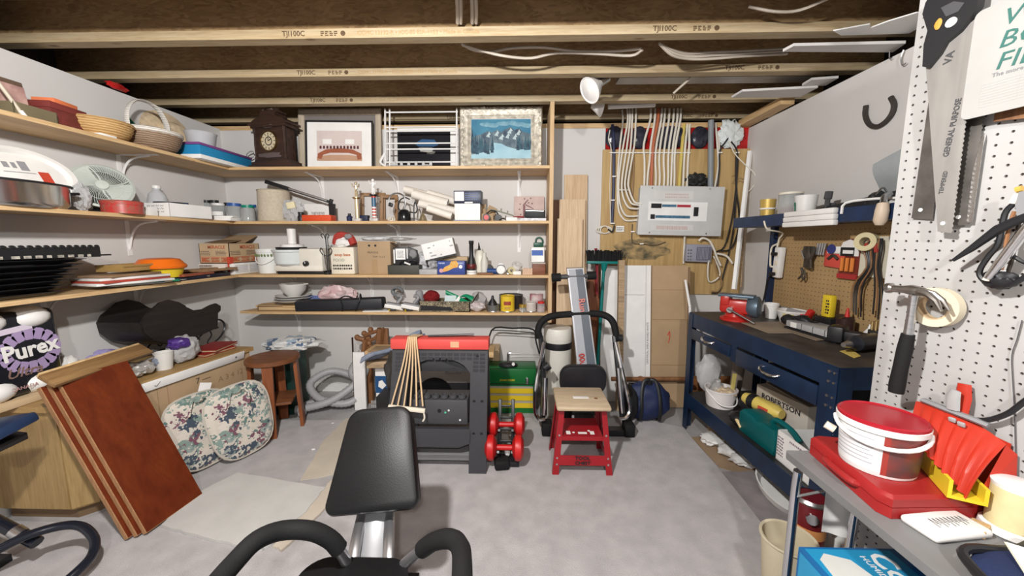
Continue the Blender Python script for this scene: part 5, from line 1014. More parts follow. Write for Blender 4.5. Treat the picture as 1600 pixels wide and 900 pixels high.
ex = (br-bl).normalized(); ez = (tl-bl); ez = (ez-ex*ez.dot(ex)); hl = ez.length; ez.normalize(); en = ex.cross(ez)  # front normal is -en side facing camera right
if en.x < 0: en = -en
lab = ['front red-brown board of the three leaning on the cabinet', 'middle red-brown board of the three leaning on the cabinet', 'hindmost red-brown board of the three leaning on the cabinet']
for i in range(3):
 o_ = bl-en*(.0265*i)-ex*(.018*i)-ez*0.0+Vector((-.0, 0, 0))
 o_.z = .024
 MB_ = Matrix((( ex.x, ez.x, en.x, o_.x), (ex.y, ez.y, en.y, o_.y), (ex.z, ez.z, en.z, o_.z), (0, 0, 0, 1)))
 t = thing('leaning_board', lab[i], 'board', o_, 0, 'leaning boards')
 hh = hl-.012*i
 R3 = MB_.to_3x3().to_4x4()
 mk('veneer', B().bx(.004, .265, .002, hh, -.018, 0, R3), M_BOARD, t); mk('edge_band', B().bx(0, .004, 0, hh, -.018, 0, R3).bx(0.004, .265, 0, .002, -.018, 0, R3), M_BEDGE, t)
a_ = atz(66, 611, .715); c_ = atz(214, 549, .715); a_ = Vector((-1.99, 1.445, .716)); c_ = Vector((-2.05, 1.92, .716))
t = thing('wood_offcut', 'rough brown offcut board resting over the tops of the leaning boards', 'board', a_, math.degrees(math.atan2(c_.y-a_.y, c_.x-a_.x)))
L_ = (c_-a_).length
mk('board', B().box((L_/2, .0, .010), (L_, .075, .02), (38, 0, 0), .003), wood('rough_brown', (.30, .18, .075), (.20, .11, .045), 'x'), t); mk('splintered_edge', B().box((L_/2, .033, .036), (L_*.98, .012, .021), (38, 0, 0), .003), mat('split_wood', (.58, .40, .20), .8, var=.2, scale=30), t)
M_FLORAL = cloth_print('floral_fabric', (.6, .55, .5), [(.60, .54, .47), (.58, .52, .45), (.12, .19, .17), (.62, .56, .50), (.20, .27, .24), (.17, .07, .10), (.55, .50, .44), (.28, .32, .30), (.05, .07, .10), (.60, .55, .48)], 21)
def cushion(lb, loc, rot, w_, h_, tk):
 t = thing('chair_cushion', lb, 'cushion', loc, rot=rot, group='floral chair cushions')
 b = B()
 def fn(side):
  def f(u, v):
   x = (u-.5)*2; y = (v-.5)*2
   ang = max(abs(x), abs(y)); n_ = 3.2; r = (abs(x)**n_+abs(y)**n_)**(1/n_) or 1e-6; k = ang/r if r > 1e-5 else 1
   px, py = x*k, y*k; taper = .86+.14*(py+1)/2
   t_ = (1-ang**4)
   return (px*w_/2*taper, side*tk/2*(.25+.75*t_**.5 if t_ > 0 else .25)+side*.006*noise.noise(Vector((px*3, py*3, side))), h_/2+py*h_/2)
  return f
 b.sheet(fn(-1), 18, 18); q = B().sheet(fn(1), 18, 18); b.add(q.v, [f[::-1] for f in q.f])
 bm = bmesh.new(); vv = [bm.verts.new(v) for v in b.v]; [bm.faces.new([vv[i] for i in f]) for f in b.f]
 bd = [e for e in bm.edges if e.is_boundary]
 bmesh.ops.bridge_loops(bm, edges=bd); bmesh.ops.recalc_face_normals(bm, faces=bm.faces[:])
 mk('pad', B().bmadd(bm), M_FLORAL, t, ang=60)
 q = B(); N_ = 40; pts = []
 for i in range(N_):
  a = 2*math.pi*i/N_; x, y = math.cos(a), math.sin(a); n_ = 3.2; r = (abs(x)**n_+abs(y)**n_)**(1/n_); px, py = x/r, y/r
  pts.append((px*w_/2*(.86+.14*(py+1)/2)*1.005, -tk*.10, h_/2+py*h_/2*1.005))
 mk('piping', q.tube(pts, .006, 6, closed=True), mat('cushion_piping', (.48, .44, .38), .8), t)
 q = B().tube([(-.02, -.03, h_-.02), (-.05, -.05, h_-.05), (-.07, -.045, h_-.11)], .007, 5, k=3).tube([(.02, -.03, h_-.02), (.05, -.055, h_-.06), (.04, -.05, h_-.13)], .007, 5, k=3).blob((0, -.035, h_-.03), (.03, .02, .02), 3, .4)
 mk('tie', q, M_FLORAL, t)
 return t
c1 = cushion('floral chair cushion with a white tag, the one half covered by the other', (-1.80, 1.97, .026), (-13, 0, 72), .37, .42, .06)
mk('white_tag', B().box((.06, -.01, .44), (.06, .004, .05), (10, 20, 0)), M_WHITE, c1)
cushion('floral chair cushion overlapping the tagged one on the cabinet side', (-1.655, 2.085, .026), (-13, -2, 68), .38, .43, .06)
def flat(name, lb, cat_, pts, zz, tk, m_, jag=0.):
 rd = random.Random(len(lb)); P = []
 for i in range(len(pts)):
  a, c = Vector(pts[i]), Vector(pts[(i+1) % len(pts)]); n = 8
  for j in range(n): q = a.lerp(c, j/n); P.append((q.x+rd.uniform(-jag, jag), q.y+rd.uniform(-jag, jag)))
 return solo(name, slab(P, zz, zz+tk), m_, lb, cat_)
M_FOAM = mat('white_foam', (.51, .505, .485), .95, bump=.25, bscale=120)
flat('foam_sheet', 'large square of cream foam lying on the carpet by the leaning boards', 'foam', [atz(250, 822, .02).xy, atz(306, 772, .02).xy, atz(371, 739, .02).xy, atz(508, 762, .02).xy, atz(478, 800, .02).xy, atz(424, 850, .02).xy, atz(400, 861, .02).xy, atz(330, 842, .02).xy], .010, .014, M_FOAM, .004)
flat('felt_sheet', 'beige felt sheet lying on the carpet behind the black padded chair', 'foam', [atz(470, 751, .012).xy, atz(505, 690, .012).xy, atz(540, 655, .012).xy, atz(590, 650, .012).xy, atz(570, 745, .012).xy, atz(520, 742, .012).xy], .010, .006, mat('beige_felt', (.52, .46, .38), .95, bump=.2, bscale=120), .004)
flat('foam_offcut', 'small torn strip of beige foam at the far corner of the foam square', 'foam', [atz(506, 764, .012).xy, atz(518, 752, .012).xy, atz(530, 760, .012).xy, atz(515, 790, .012).xy, atz(440, 862, .012).xy, atz(428, 855, .012).xy], .010, .010, MATS['beige_felt'], .005)
for i, (u, v) in enumerate(((392, 690), (490, 703), (520, 662))):
 p = atz(u, v, .01); solo('paper_scrap', B().blob((0, 0, .004), (.014, .01, .004), i, .4, sub=1), M_PAPER if i else M_BROWN, ['small brown scrap on the carpet before the plant stand', 'small white scrap on the carpet beside the felt sheet', 'small white scrap on the concrete by the hose'][i], 'scrap', (p.x, p.y, .010))
M_STAND = wood('stand_wood', (.27, .085, .028), (.19, .055, .018), 'z', rough=.45)
t = thing('plant_stand', 'round two-tier reddish wooden plant stand on four flat legs', 'stand', (-1.705, 2.425, .0095))
mk('top', B().lathe([(1e-6, .485), (.155, .485), (.163, .492), (.163, .512), (.157, .518), (1e-6, .518)], 36), wood('stand_top', (.20, .075, .03), (.14, .05, .02), 'x', rough=.4), t)
mk('shelf', B().box((0, 0, .215), (.235, .235, .018), (0, 0, 20), .003), MATS['stand_top'], t)
for a in (-70, 20, 110, 200):
 ra = math.radians(a); b = B(); b.bx(-.011, .011, -.03, .03, 0.0, .484)
 M = RM((.135*math.cos(ra), .135*math.sin(ra), 0), (0, 0, a)) ; b2 = B().add([M @ Vector((v.x+(.484-v.z)*.04, v.y, v.z)) for v in b.v], b.f)
 mk('leg', b2, M_STAND, t)
solo('patterned_cloth', B().blob((0, 0, .045), (.20, .13, .05), 51, .3, 3, 4, flatz=-.9), cloth_print('blue_white_print', (.6, .6, .6), [(.66, .66, .64), (.62, .63, .63), (.08, .13, .22), (.68, .67, .66), (.30, .38, .46), (.65, .65, .64)], 14), 'bundled white cloth with a blue pattern behind the plant stand', 'cloth', (-1.76, 2.74, .485))
t = thing('cloth_carton', 'dark green carton standing behind the plant stand', 'box', (-1.83, 2.74, 0)); mk('box', B().bx(-.09, .10, -.10, .11, 0, .48), mat('dark_green_card', (.012, .045, .035), .5), t); mk('label', B().bx(.0, .07, -.102, -.10, .28, .42), mat('label_teal', (.05, .14, .14), .5), t)
M_HOSE = mat('grey_hose', (.36, .36, .37), .45)
pts = [(-1.64, 2.60, .06), (-1.58, 2.62, .06), (-1.40, 2.68, .10), (-1.25, 2.78, .20), (-1.20, 2.85, .29), (-1.29, 2.9, .33), (-1.33, 2.88, .24), (-1.22, 2.82, .13), (-1.30, 2.72, .06), (-1.50, 2.70, .10), (-1.62, 2.78, .19), (-1.52, 2.9, .25), (-1.35, 2.93, .20), (-1.22, 2.92, .09), (-1.32, 2.80, .035), (-1.55, 2.78, .04), (-1.64, 2.68, .043), (-1.57, 2.57, .045)]
P = sm_pts([(x-.05, y, z_) for x, y, z_ in pts], 14); b = B(); b.tube(P, [.031 if i % 2 else .0265 for i in range(len(P))], 10)
solo('vacuum_hose', b, M_HOSE, 'thick grey ribbed vacuum hose looped on the floor against the back wall', 'hose', ang=60)
t = thing('white_plank', 'narrow white board standing upright before the wall', 'board', (-1.255, 2.74, 0), rot=(-2, 0, 0)); mk('plank', B().bx(-.045, .045, -.01, .01, 0, .46), M_WHITEM, t); mk('edge', B().bx(-.05, -.045, -.01, .01, 0, .575), M_DARKWOOD, t)
t = thing('scroll_bracket', 'brown carved wooden fretwork bracket standing behind the white board', 'bracket', (-1.17, 2.82, 0))
YB_ = 2.84
def PX(u, v, Y=2.84): p = aty(u, v, Y); return Vector((p.x, p.y, p.z))
b = B()
for a, c, r in (((557, 528), (570, 531), .02), ((568, 524), (600, 514), .016), ((571, 530), (566, 565), .022), ((595, 513), (591, 552), .03)): b.tube([PX(*a), PX(*c)], r, 6)
mk('rail', b, M_BROWN, t, w=True)
b = B()
for u, v in ((558, 527), (569, 521), (579, 515), (577, 536)): b.ball(PX(u, v), .022, 10, 7)
mk('scroll_boss', b, M_BROWN, t, w=True); mk('fretwork', B().tube([PX(569, 550), PX(580, 545), PX(577, 534), PX(586, 528), PX(594, 520)], .016, 6, k=3).tube([PX(580, 545), PX(592, 550)], .018, 6), M_BROWN, t, w=True)
mk('post', B().bx(-1.10, -1.06, 2.85, 2.88, 0, .62).bx(-1.245, -1.205, 2.85, 2.88, 0, .56), M_BROWN, t, w=True)
# ================================================================= CENTRE: BEHIND AND AROUND THE SAWHORSE
t = thing('denim_cloth', 'folded faded denim cloth draped beside the sawhorse', 'cloth', (-.95, 2.5, .50));
mk('cloth', B().sheet(lambda u, v: (-.16+.42*u, -.06+.13*v, -.02+.20*u+.02*math.sin(v*6)+.015*math.sin(u*8+v*3)), 14, 8, .012), mat('denim', (.13, .18, .28), .9, col2=(.30, .33, .40), scale=8, bump=.3, bscale=120), t)
pz_ = [('weathered wooden block end beside the sawhorse, the higher one', (602, 558), .10), ('weathered wooden plank end under the denim cloth', (600, 570), .17)]
for i, (lb, (u, v), w_) in enumerate(pz_):
 p = aty(u, v, 2.52); solo('wood_plank', B().box((w_/2-.07, .12, 0), (w_+.25, .16, .045), (0, 0, 6*i), .003), mat('weathered_wood', (.40, .28, .17), .8, var=.3, scale=14, stretch=(.4, 4, 4)), lb, 'plank', (p.x+.05, p.y, p.z-.012*i), 0, 'wood planks behind the sawhorse')
t = thing('blue_band_carton', 'white carton with a deep blue band standing behind the black chair', 'box', (-1.03, 2.72, 0)); mk('box', B().bx(-.05, .13, -.10, .12, 0, .47), M_PAPER, t); mk('blue_band', B().bx(-.052, .132, -.102, -.10, .19, .32), mat('deep_blue_print', (.01, .07, .20), .5), t); mk('white_swirl', B().prism([(-.03, .24), (.0, .22), (.03, .25), (.0, .29), (-.025, .28)], .001, RM((0, -.1035, 0))), M_PAPER, t)
q = B(); printbox(q, -.09, .09, -.1005, .04, .14, 3, 6, .7); mk('print', q, MATS['grey_mark'], t)
t = thing('brown_carton_flap', 'brown carton standing beside the white and blue carton', 'box', (-1.10, 2.97, 0)); mk('box', B().bx(-.10, .04, -.03, .10, 0, .33), M_CARD, t)
t = thing('robot_carton', 'grey carton lettered Robot standing behind the sawhorse', 'box', (-.56, 2.72, 0)); mk('box', B().bx(-.26, .24, -.09, .11, 0, .47), mat('greyish_carton', (.50, .48, .46), .6), t); text(t, 'Robot', (.04, -.0912, .40), .06, M_INK, bold=.02, shear=.15); text(t, 'Roomba', (.06, -.0912, .345), .035, mat('grey_ink', (.25, .25, .26), .7))
mk('dark_panel', B().bx(-.262, .242, -.0915, -.09, .0, .27), M_DGREY, t); mk('picture_disc', B().cyl((-.08, -.092, .18), (-.08, -.095, .18), .13, n=28), M_BLACK, t)
t = thing('plain_carton', 'plain tan carton standing between the robot carton and the green chest', 'box', (-.245, 2.985, 0)); mk('box', B().bx(-.065, .065, -.08, .10, 0, .44), M_CARDL, t)
solo('lumber_board', B().bx(-.52, .42, -.10, .08, 0, .04), M_PINE, 'pine board lying across the cartons behind the sawhorse', 'board', (-.62, 2.62+.08, .515-.04)); solo('white_leaflet', B().box((0, 0, .004), (.20, .12, .006)), M_PAPER, 'white leaflet lying on the pine board behind the sawhorse', 'paper', (-.62, 2.66, .5165))
M_SH = mat('sawhorse_grey', (.034, .034, .039), .55, bump=.1, bscale=80)
t = thing('sawhorse', 'dark grey plastic sawhorse with a red padded top', 'sawhorse', (-.475, 2.12, 0))
bar = mk('top_bar', B().box((-.475, 2.13, .716), (.575, .10, .062), (0, 0, 0), .008), mat('coral_red', (.62, .07, .06), .5), t, w=True)
mk('worn_patch', B().bx(-.41, -.36, 2.0785, 2.08, .70, .735), mat('scuffed', (.62, .35, .20), .6), bar).location = -t.location
def leg_panel(s):
 """one splayed side: two legs, arched head, lower rail"""
 def Q(x, z): return (x, 2.13-s*(.03+(.69-z)*.235), z)
 b = B()
 def plate(poly, th=.028):
  n = len(poly); f = [Q(x, z) for x, z in poly]; g = [(x, y+s*th, z) for x, y, z in f]
  bm = bmesh.new(); va = [bm.verts.new(p) for p in f]; vb = [bm.verts.new(p) for p in g]; bm.faces.new(va); bm.faces.new(vb[::-1])
  for i in range(n): bm.faces.new((va[i], vb[i], vb[(i+1) % n], va[(i+1) % n]))
  bmesh.ops.triangulate(bm, faces=[fc for fc in bm.faces if len(fc.verts) > 4]); bmesh.ops.recalc_face_normals(bm, faces=bm.faces[:]); return B().bmadd(bm)
 xl, xr = -.755, -.195
 head = [(xl, .69), (xr, .69), (xr, .55), (xr-.10, .55)]+[(xr-.10-(.36)*k/10, .55+.085*math.sin(math.pi*k/10)**.6) for k in range(1, 10)]+[(xl+.10, .55), (xl, .55)]
 nm = 'leg_frame'
 h_ = mk('head', plate(head), M_SH, t, w=True)
 for (x0, x1, d) in ((xl, xl+.10, -.02), (xr-.10, xr, .0)):
  mk('leg', plate([(x0, .55), (x1, .55), (x1+d, .0095), (x0+d, .0095)]), M_SH, t, w=True)
 mk('lower_rail', plate([(xl+.085, .245), (xr-.09, .245), (xr-.09, .17), (xr-.16, .145), (xl+.16, .145), (xl+.085, .17)]), M_SH, t, w=True)
 q = B()
 for x, z_ in ((-.255, .645), (-.27, .395), (-.225, .395), (-.27, .22), (-.225, .22)):
  p = Q(x, z_); q.cyl((p[0], p[1]-s*.001, p[2]), (p[0], p[1]+s*.004, p[2]), .009, n=10)
 if s > 0:
  mk('bolt_hole', q, M_BLACK, t, w=True)
  q = B()
  for i in range(14):
   for j in range(5):
    p = Q(-.72+i*.038, .565+j*.022)
    if p[2] > .63 or abs(p[0]+.475) > .19: q.bx(p[0]-.015, p[0]+.015, p[1]-.0025, p[1]+.004, p[2]-.0075, p[2]+.0075)
  o = mk('moulded_grid', q, M_SH, t, w=True); o['kind'] = 'stuff'
leg_panel(1); leg_panel(-1)
mk('shelf', B().bx(-.70, -.25, 1.985, 2.275, .06, .075), mat('shelf_grey', (.16, .16, .165), .6), t, w=True)
t = thing('tool_tray', 'dark plastic box with ribbed round pockets standing inside the sawhorse', 'tool box', (-.475, 2.12, .2475))
mk('box', B().box((0, 0, .075), (.33, .16, .15), (0, 0, 0), .008), M_DGREY, t)
for i in range(6): mk('pocket', B().lathe([(.018, .15), (.024, .155), (.024, .172), (.017, .174), (.016, .152)], 14, RM((-.13+i*.052, -.05, 0))), M_DGREY, t)
q = B(); q.cyl((.0, -.081, .085), (.0, -.0795, .085), .012, n=10); mk('lock', q, M_BLACK, t)
for i, (u, v, c) in enumerate(((.035, .075, 'spot_green'), (.055, .088, 'spot_white'), (.12, .03, 'spot_white'))): mk('sticker', B().cyl((u, -.0812, v), (u, -.079, v), .006, n=8), mat(c, (.1, .5, .3) if i == 0 else (.7, .7, .7), .5), t)
solo('pallet_tray', B().bx(-.2, .2, -.1, .1, 0, .004), M_GREY, 'flat grey tray on the bottom shelf of the sawhorse', 'tray', (-.475, 2.11, .0762))
t = thing('chest_expander', 'tan elastic cords on a cream comb handle hanging over the sawhorse', 'exercise cords', (-.72, 2.05, .75)); M_ROPE = mat('tan_cord', (.62, .44, .26), .8)
for i in range(6):
 x0 = -.655+i*.010; x1 = -.735+i*.036
 mk('cord', B().tube([(x0+.01, 2.16, .752), (x0, 2.10, .757), (x0, 2.072, .745), (x0+(x1-x0)*.35, 2.05, .60), (x1, 1.985, .385)], .0048, 6, k=3), M_ROPE, t, w=True)
mk('handle', B().box((-.645, 1.978, .372), (.21, .018, .024), (0, 6, 0), .004), M_CREAM, t, w=True); mk('end_hook', B().tube([(-.55, 1.978, .36), (-.545, 1.975, .32), (-.555, 1.975, .30)], .005, 6, k=3), M_CREAM, t, w=True)
solo('metal_rod', B().cyl((0, 0, .0), (.27, 0, .012), .006, n=8), M_BLACKM, 'thin black rod lying on the red sawhorse top', 'rod', (-.55, 2.13, .754))
solo('tool_holster', B().blob((0, 0, .12), (.06, .05, .13), 7, .35, 2, 3), mat('dark_leather', (.04, .035, .03), .6, bump=.3), 'black bundled tool pouch beside the sawhorse leg', 'pouch', (-.88, 2.45, .29)); solo('dark_carton', B().bx(-.1, .1, -.08, .08, 0, .255), M_BLACK, 'black carton on the floor under the tool pouch', 'box', (-.88, 2.45, .0095))
t = thing('dumbbell_rack', 'small black angled dumbbell rack on the carpet', 'rack', (-.09, 2.10, cz))
for s in (-1, 1): mk('upright', B().box((s*.04, .05, .165), (.022, .03, .34), (-18, 0, 0), .003), M_BLACKM, t)
for i in range(5): mk('rung', B().box((0, -.035+.03*i+.0, .05+i*.06), (.075, .018, .014), (-18, 0, 0), .002), M_BLACKM, t)
for s in (-1, 1):
 for y_, z_ in ((-.085, .115), (.02, .19)): mk('cradle', B().tube([(s*.04, y_-.045, z_+.0), (s*.04, y_-.02, z_-.022), (s*.04, y_+.01, z_-.02), (s*.04, y_+.05, z_-.03)], .008, 6), M_BLACKM, t)
mk('foot', B().box((-.02, -.10, .03), (.085, .07, .058), (0, 0, 8), .012), M_RUBBER, t); mk('foot', B().box((.03, .0, .02), (.10, .2, .03), (0, 0, 0), .004), M_BLACKM, t)
mk('plastic_bit', B().blob((.01, -.06, .08), (.018, .012, .03), 3, .3, sub=2), M_WHITE, t)
def dumbbell(lb, loc):
 t = thing('dumbbell', lb, 'dumbbell', loc, 0, 'red dumbbells'); mk('handle', B().cyl((-.06, 0, 0), (.06, 0, 0), .016, n=14), mat('red_vinyl', (.50, .012, .012), .4), t)
 for s in (-1, 1): mk('head', B().lathe([(1e-6, .045), (.035, .045), (.070, .062), (.073, .075), (.070, .096), (.04, .112), (1e-6, .112)], 10, RM(rot=(0, 90*s, 0))), MATS['red_vinyl'], t)
 return t
d1 = dumbbell('red vinyl dumbbell on the front of the black rack', (-.095, 2.005, .132)); dup(d1, (-.09, 2.145, .20), 0, 'red vinyl dumbbell behind the first one on the black rack')
t = thing('tool_chest', 'green metal tool chest with yellow drawer fronts', 'tool chest', (-.085, 2.80, 0)); M_GCH = mat('green_enamel', (.008, .13, .03), .35)
mk('body', B().bx(-.195, .20, -.09, .12, 0, .23), M_GCH, t); mk('lid', B().box((.0025, .015, .29), (.395, .21, .118), (0, 0, 0), .006), M_GCH, t); mk('seam', B().bx(-.19, .195, -.0915, -.088, .229, .234), M_BLACK, t)
for i in range(3):
 d = mk('drawer', B().bx(-.17, .175, -.096, -.09, .045+i*.058, .085+i*.058), mat('drawer_yellow', (.70, .50, .02), .4), t); mk('drawer_rail', B().bx(-.17, .175, -.0985, -.0945, .086+i*.058, .101+i*.058), mat('pale_steel', (.62, .58, .48), .35, .5), d)
mk('latch', B().box((.13, -.095, .262), (.022, .012, .05), (0, 0, 0), .003), M_CHROME, t); text(t, 'JOHN DEERE', (-.02, -.0915, .262), .02, MATS['drawer_yellow'], bold=.01)
t = thing('air_pump', 'black small pump with a silver nozzle on the green tool chest', 'pump', (-.10, 2.78, .3492)); mk('base', B().lathe([(1e-6, 0), (.07, 0), (.075, .012), (.06, .025), (1e-6, .03)], 22, RM(s=(1, .7, 1))), M_BLACK, t); mk('nozzle', B().tube([(0, 0, .02), (0, 0, .07), (.0, 0, .10), (.02, 0, .105)], .010, 8, k=3), M_STEEL, t); mk('white_knob', B().cyl((.04, -.03, .03), (.04, -.045, .03), .012, n=10), M_WHITE, t)
mk('valve_rod', B().cyl((.02, 0, .10), (.26, .02, .085), .004, n=6).cyl((.02, 0, .075), (.26, .02, .065), .004, n=6), M_STEEL, t)
b = B().tube([aty(762, 565, 2.95), aty(768, 516, 2.95), aty(800, 513, 2.95), aty(833, 515, 2.95), aty(838, 535, 2.95), aty(852, 590, 2.95), aty(858, 640, 2.95)], .007, 7, k=4).tube([aty(768, 516, 2.96), aty(800, 517, 2.96), aty(835, 520, 2.96)], .004, 6)
b.tube([aty(762, 565, 2.95), (-.305, 2.95, .0)], .007, 7)
solo('wire_hoop', b, M_BLACKM, 'thin black wire frame standing behind the green tool chest', 'frame')
# ================================================================= ELECTRICAL CORNER
struct('wall_back.001', B().bx(.27, .665, YB, YB+.012, 0, 2.2), M_WALL)
struct('wall_back.002', B().bx(.665, 1.82, YB+.005, YB+.012, 0, .93), M_WALL)
M_POLY = mat('red_vapour_sheet', (.42, .012, .012), .2, bump=.5, bscale=30, var=.4, scale=12)
solo('vapour_barrier', B().sheet(lambda u, v: (.64+1.18*u, YB+.03+.006*noise.noise(Vector((u*20, v*30, 0))), .9+1.31*v), 24, 24, .002), M_POLY, 'shiny red plastic vapour barrier showing around the plywood board', 'plastic sheet')
for i, (u0, u1, lb) in enumerate(((945, 975, 'dark plastic-wrapped insulation beside the blue cable'), (985, 1012, 'dark plastic-wrapped insulation between the cable groups'), (1015, 1078, 'dark plastic-wrapped insulation behind the cables over the panel'), (1078, 1108, 'dark plastic-wrapped insulation by the grey conduit'))):
 a = aty(u0, 233, 3.12); c = aty(u1, 197, 3.12)
 solo('insulation_bag', B().blob(((a.x+c.x)/2, 3.115, (a.z+c.z)/2), ((c.x-a.x)/2, .025, (c.z-a.z)/2), i, .1, 3, 3), mat('dark_insulation_film', (.035, .035, .05), .2, bump=.8, bscale=30, var=.5, scale=20), lb, 'insulation', group='insulation above the plywood')
solo('insulation_foam', B().blob(((aty(1140, 210, 3.1).x), 3.09, aty(1140, 211, 3.1).z), (.09, .04, .10), 9, .35, 3, 4), mat('pale_foam', (.66, .70, .70), .5, bump=.5), 'puffy white insulation bag in the corner above the plywood', 'insulation')
M_PLY = wood('plywood', (.52, .36, .16), (.44, .29, .12), 'z', ring=5)
p0_, p1_ = aty(942, 234, 3.09), aty(1166, 460, 3.09)
t = thing('plywood_board', 'yellowish plywood backing board carrying the breaker panel', 'board', ((p0_.x+p1_.x)/2, 3.09, p1_.z)); wd = p1_.x-p0_.x; hh = p0_.z-p1_.z
mk('board', B().bx(-wd/2, wd/2, -.006, .012, 0, hh), M_PLY, t)
def mold(name):
 m = mat(name, (.45, .31, .14), .8, col2=(.05, .05, .035), scale=9, stretch=(1.2, 1, 2)); return m
st = B().blob((-.26, -.0065, .37), (.22, .0012, .085), 3, .35, 2.2, 3)
mk('mould_stain', st, mold('mould'), t); text(t, '2\u2248', (.47, -.0075, .92), .10, mat('pencil', (.28, .19, .09), .8), name='pencil_mark')
mk('screw', B().cyl((.19, -.007, .31), (.19, -.010, .31), .009, n=10), M_DGREY, t)
a = aty(999, 291, 3.0); c = aty(1126, 368, 3.0); wd = c.x-a.x; hh = a.z-c.z; pxc = (a.x+c.x)/2
t = thing('breaker_panel', 'light grey electrical breaker panel mounted sideways on the plywood', 'breaker panel', (pxc, 3.0, c.z), rot=(0, 1.2, 0))
mk('enclosure', B().bx(-wd/2+.01, wd/2-.01, .004, .078, .01, hh-.01), mat('panel_grey', (.56, .56, .56), .45), t); cv = mk('cover', B().box((0, 0, hh/2), (wd, .008, hh), (0, 0, 0), .003), MATS['panel_grey'], t)
dr = mk('door_recess', B().bx(-wd*.39, wd*.31, -.0055, -.003, hh*.30, hh*.68), M_WHITEM, t)
mk('breaker', B().bx(-wd*.36, -wd*.24, -.012, -.005, hh*.55, hh*.64), M_BLACK, dr); mk('breaker', B().bx(-wd*.36, -wd*.31, -.012, -.005, hh*.33, hh*.42), M_BLACK, dr); mk('main_switch', B().bx(wd*.15, wd*.20, -.014, -.005, hh*.40, hh*.58), M_BLACK, dr)
mk('label_strip', B().bx(-wd*.23, -wd*.06, -.008, -.005, hh*.575, hh*.625).bx(-wd*.30, wd*.11, -.008, -.005, hh*.35, hh*.405), mat('label_steel_blue', (.06, .16, .26), .5, var=.4, scale=60), dr); mk('red_label_strip', B().bx(-wd*.05, wd*.11, -.008, -.005, hh*.575, hh*.625), mat('label_red', (.40, .03, .05), .5), dr)
q = B()
for sx in (-.36, .32):
 for sz in (.05, .95): q.cyl((sx*wd, -.004, sz*hh), (sx*wd, -.007, sz*hh), .006, n=8)
o = mk('screw', q, M_STEEL, t); o['kind'] = 'stuff'
mk('notice_label', B().bx(-wd*.34, wd*.13, -.0052, -.0042, hh*.73, hh*.90).bx(-wd*.34, wd*.16, -.0052, -.0042, hh*.10, hh*.22), mat('panel_label', (.62, .61, .60), .5), t); q = B(); printbox(q, -wd*.28, wd*.1, -.0055, hh*.12, hh*.20, 1, 3, .9); printbox(q, -wd*.20, wd*.08, -.0055, hh*.76, hh*.87, 2, 5, .5); o = mk('print', q, mat('faded_pink_print', (.55, .42, .40), .7), t); o['kind'] = 'stuff'
M_CABW = mat('white_cable', (.72, .68, .60), .5); M_CABO = mat('orange_cable', (.45, .13, .06), .5); M_CABY = mat('yellow_cable', (.62, .48, .12), .5); M_CABB = mat('dark_blue_cable', (.02, .025, .07), .5); M_CABK = mat('black_cable', (.02, .018, .018), .5)
ORD = ['first', 'second', 'third', 'fourth', 'fifth', 'sixth', 'seventh', 'eighth', 'ninth', 'tenth']
def cable(pts, r, m_, lb, group=None, Y=3.07, k=4):
 P = [aty(*(q[:2]), q[2] if len(q) > 2 else Y) for q in pts]
 b = B().tube(P, r, 7, k=k)
 return solo('electrical_cable', b, m_, lb, 'cable', group=group)
tops = [(972, 172), (980, 170), (984, 170), (988, 170), (994, 170)]
mids = [(968, 235), (973, 233), (979, 233), (985, 232), (991, 228)]
bots = [(966, 325, 345), (968, 315, 338), (973, 305, 326), (978, 298, 320), (983, 296, 318)]
for i in range(5):
 (tx, ty), (mx_, my), (bx_, b1, b2) = tops[i], mids[i], bots[i]
 cable([(tx, ty, 3.15), (tx+1-i*.4, 190, 3.11), (mx_, my, 3.075), (bx_-1, 280, 3.07-i*.016), (bx_, b1, 3.068-i*.016), (bx_+8, b2-3, 3.066-i*.016), (bx_+18, b2, 3.064-i*.016), (1001, b2-2+i, 3.062-i*.016)], .0075, M_CABW, f'white cable curving into the panel side, {ORD[i]} of five from the blue cable', 'white cables bending into the panel side')
cols = ['w', 'w', 'o', 'w', 'w', 'w', 'w', 'w', 'w', 'y', 'w', 'w']
tx = [1017, 1024, 1029, 1034, 1039, 1046, 1053, 1059, 1064, 1069, 1074, 1078]; mx = [1009, 1017, 1021, 1026, 1032, 1039, 1046, 1052, 1056, 1066, 1071, 1077]; bx2 = [1006, 1011, 1017, 1024, 1030, 1037, 1043, 1048, 1053, 1061, 1067, 1073]
w_ = 0
for i, c_ in enumerate(cols):
 if c_ == 'w': w_ += 1
 lb = {'w': 'white cable entering the panel top, %s white one from the curved group' % (ORD+['eleventh', 'twelfth'])[w_-1], 'o': 'reddish-orange cable entering the top of the breaker panel', 'y': 'yellow cable entering the top of the breaker panel'}[c_]
 top_y = 170 if i < 9 else 194
 cable([(tx[i], top_y, 3.15 if i < 9 else 3.12), (tx[i]-1, 188 if i < 9 else 205, 3.11), (mx[i]+(-3 if i == 0 else 0), 225, 3.075), (mx[i]-2, 250, 3.07), (bx2[i]+1, 275, 3.068), (bx2[i], 296, 3.06)], .0125 if c_ != 'w' else .0085, {'w': M_CABW, 'o': M_CABO, 'y': M_CABY}[c_], lb, 'cables entering the panel top')
cable([(957, 195, 3.11), (959, 225, 3.08), (959, 270), (958, 310), (956, 348)], .012, M_CABB, 'dark blue cable stapled down the edge of the plywood')
cable([(953, 203, 3.1), (951, 218, 3.08), (955, 235, 3.075), (953, 290), (954, 350)], .004, M_CABW, 'thin white wire beside the dark blue cable')
cable([(990, 245), (989, 290), (987, 318), (994, 322)], .006, mat('brown_cable', (.30, .18, .08), .5), 'thin brown cable beside the white group at the panel side')
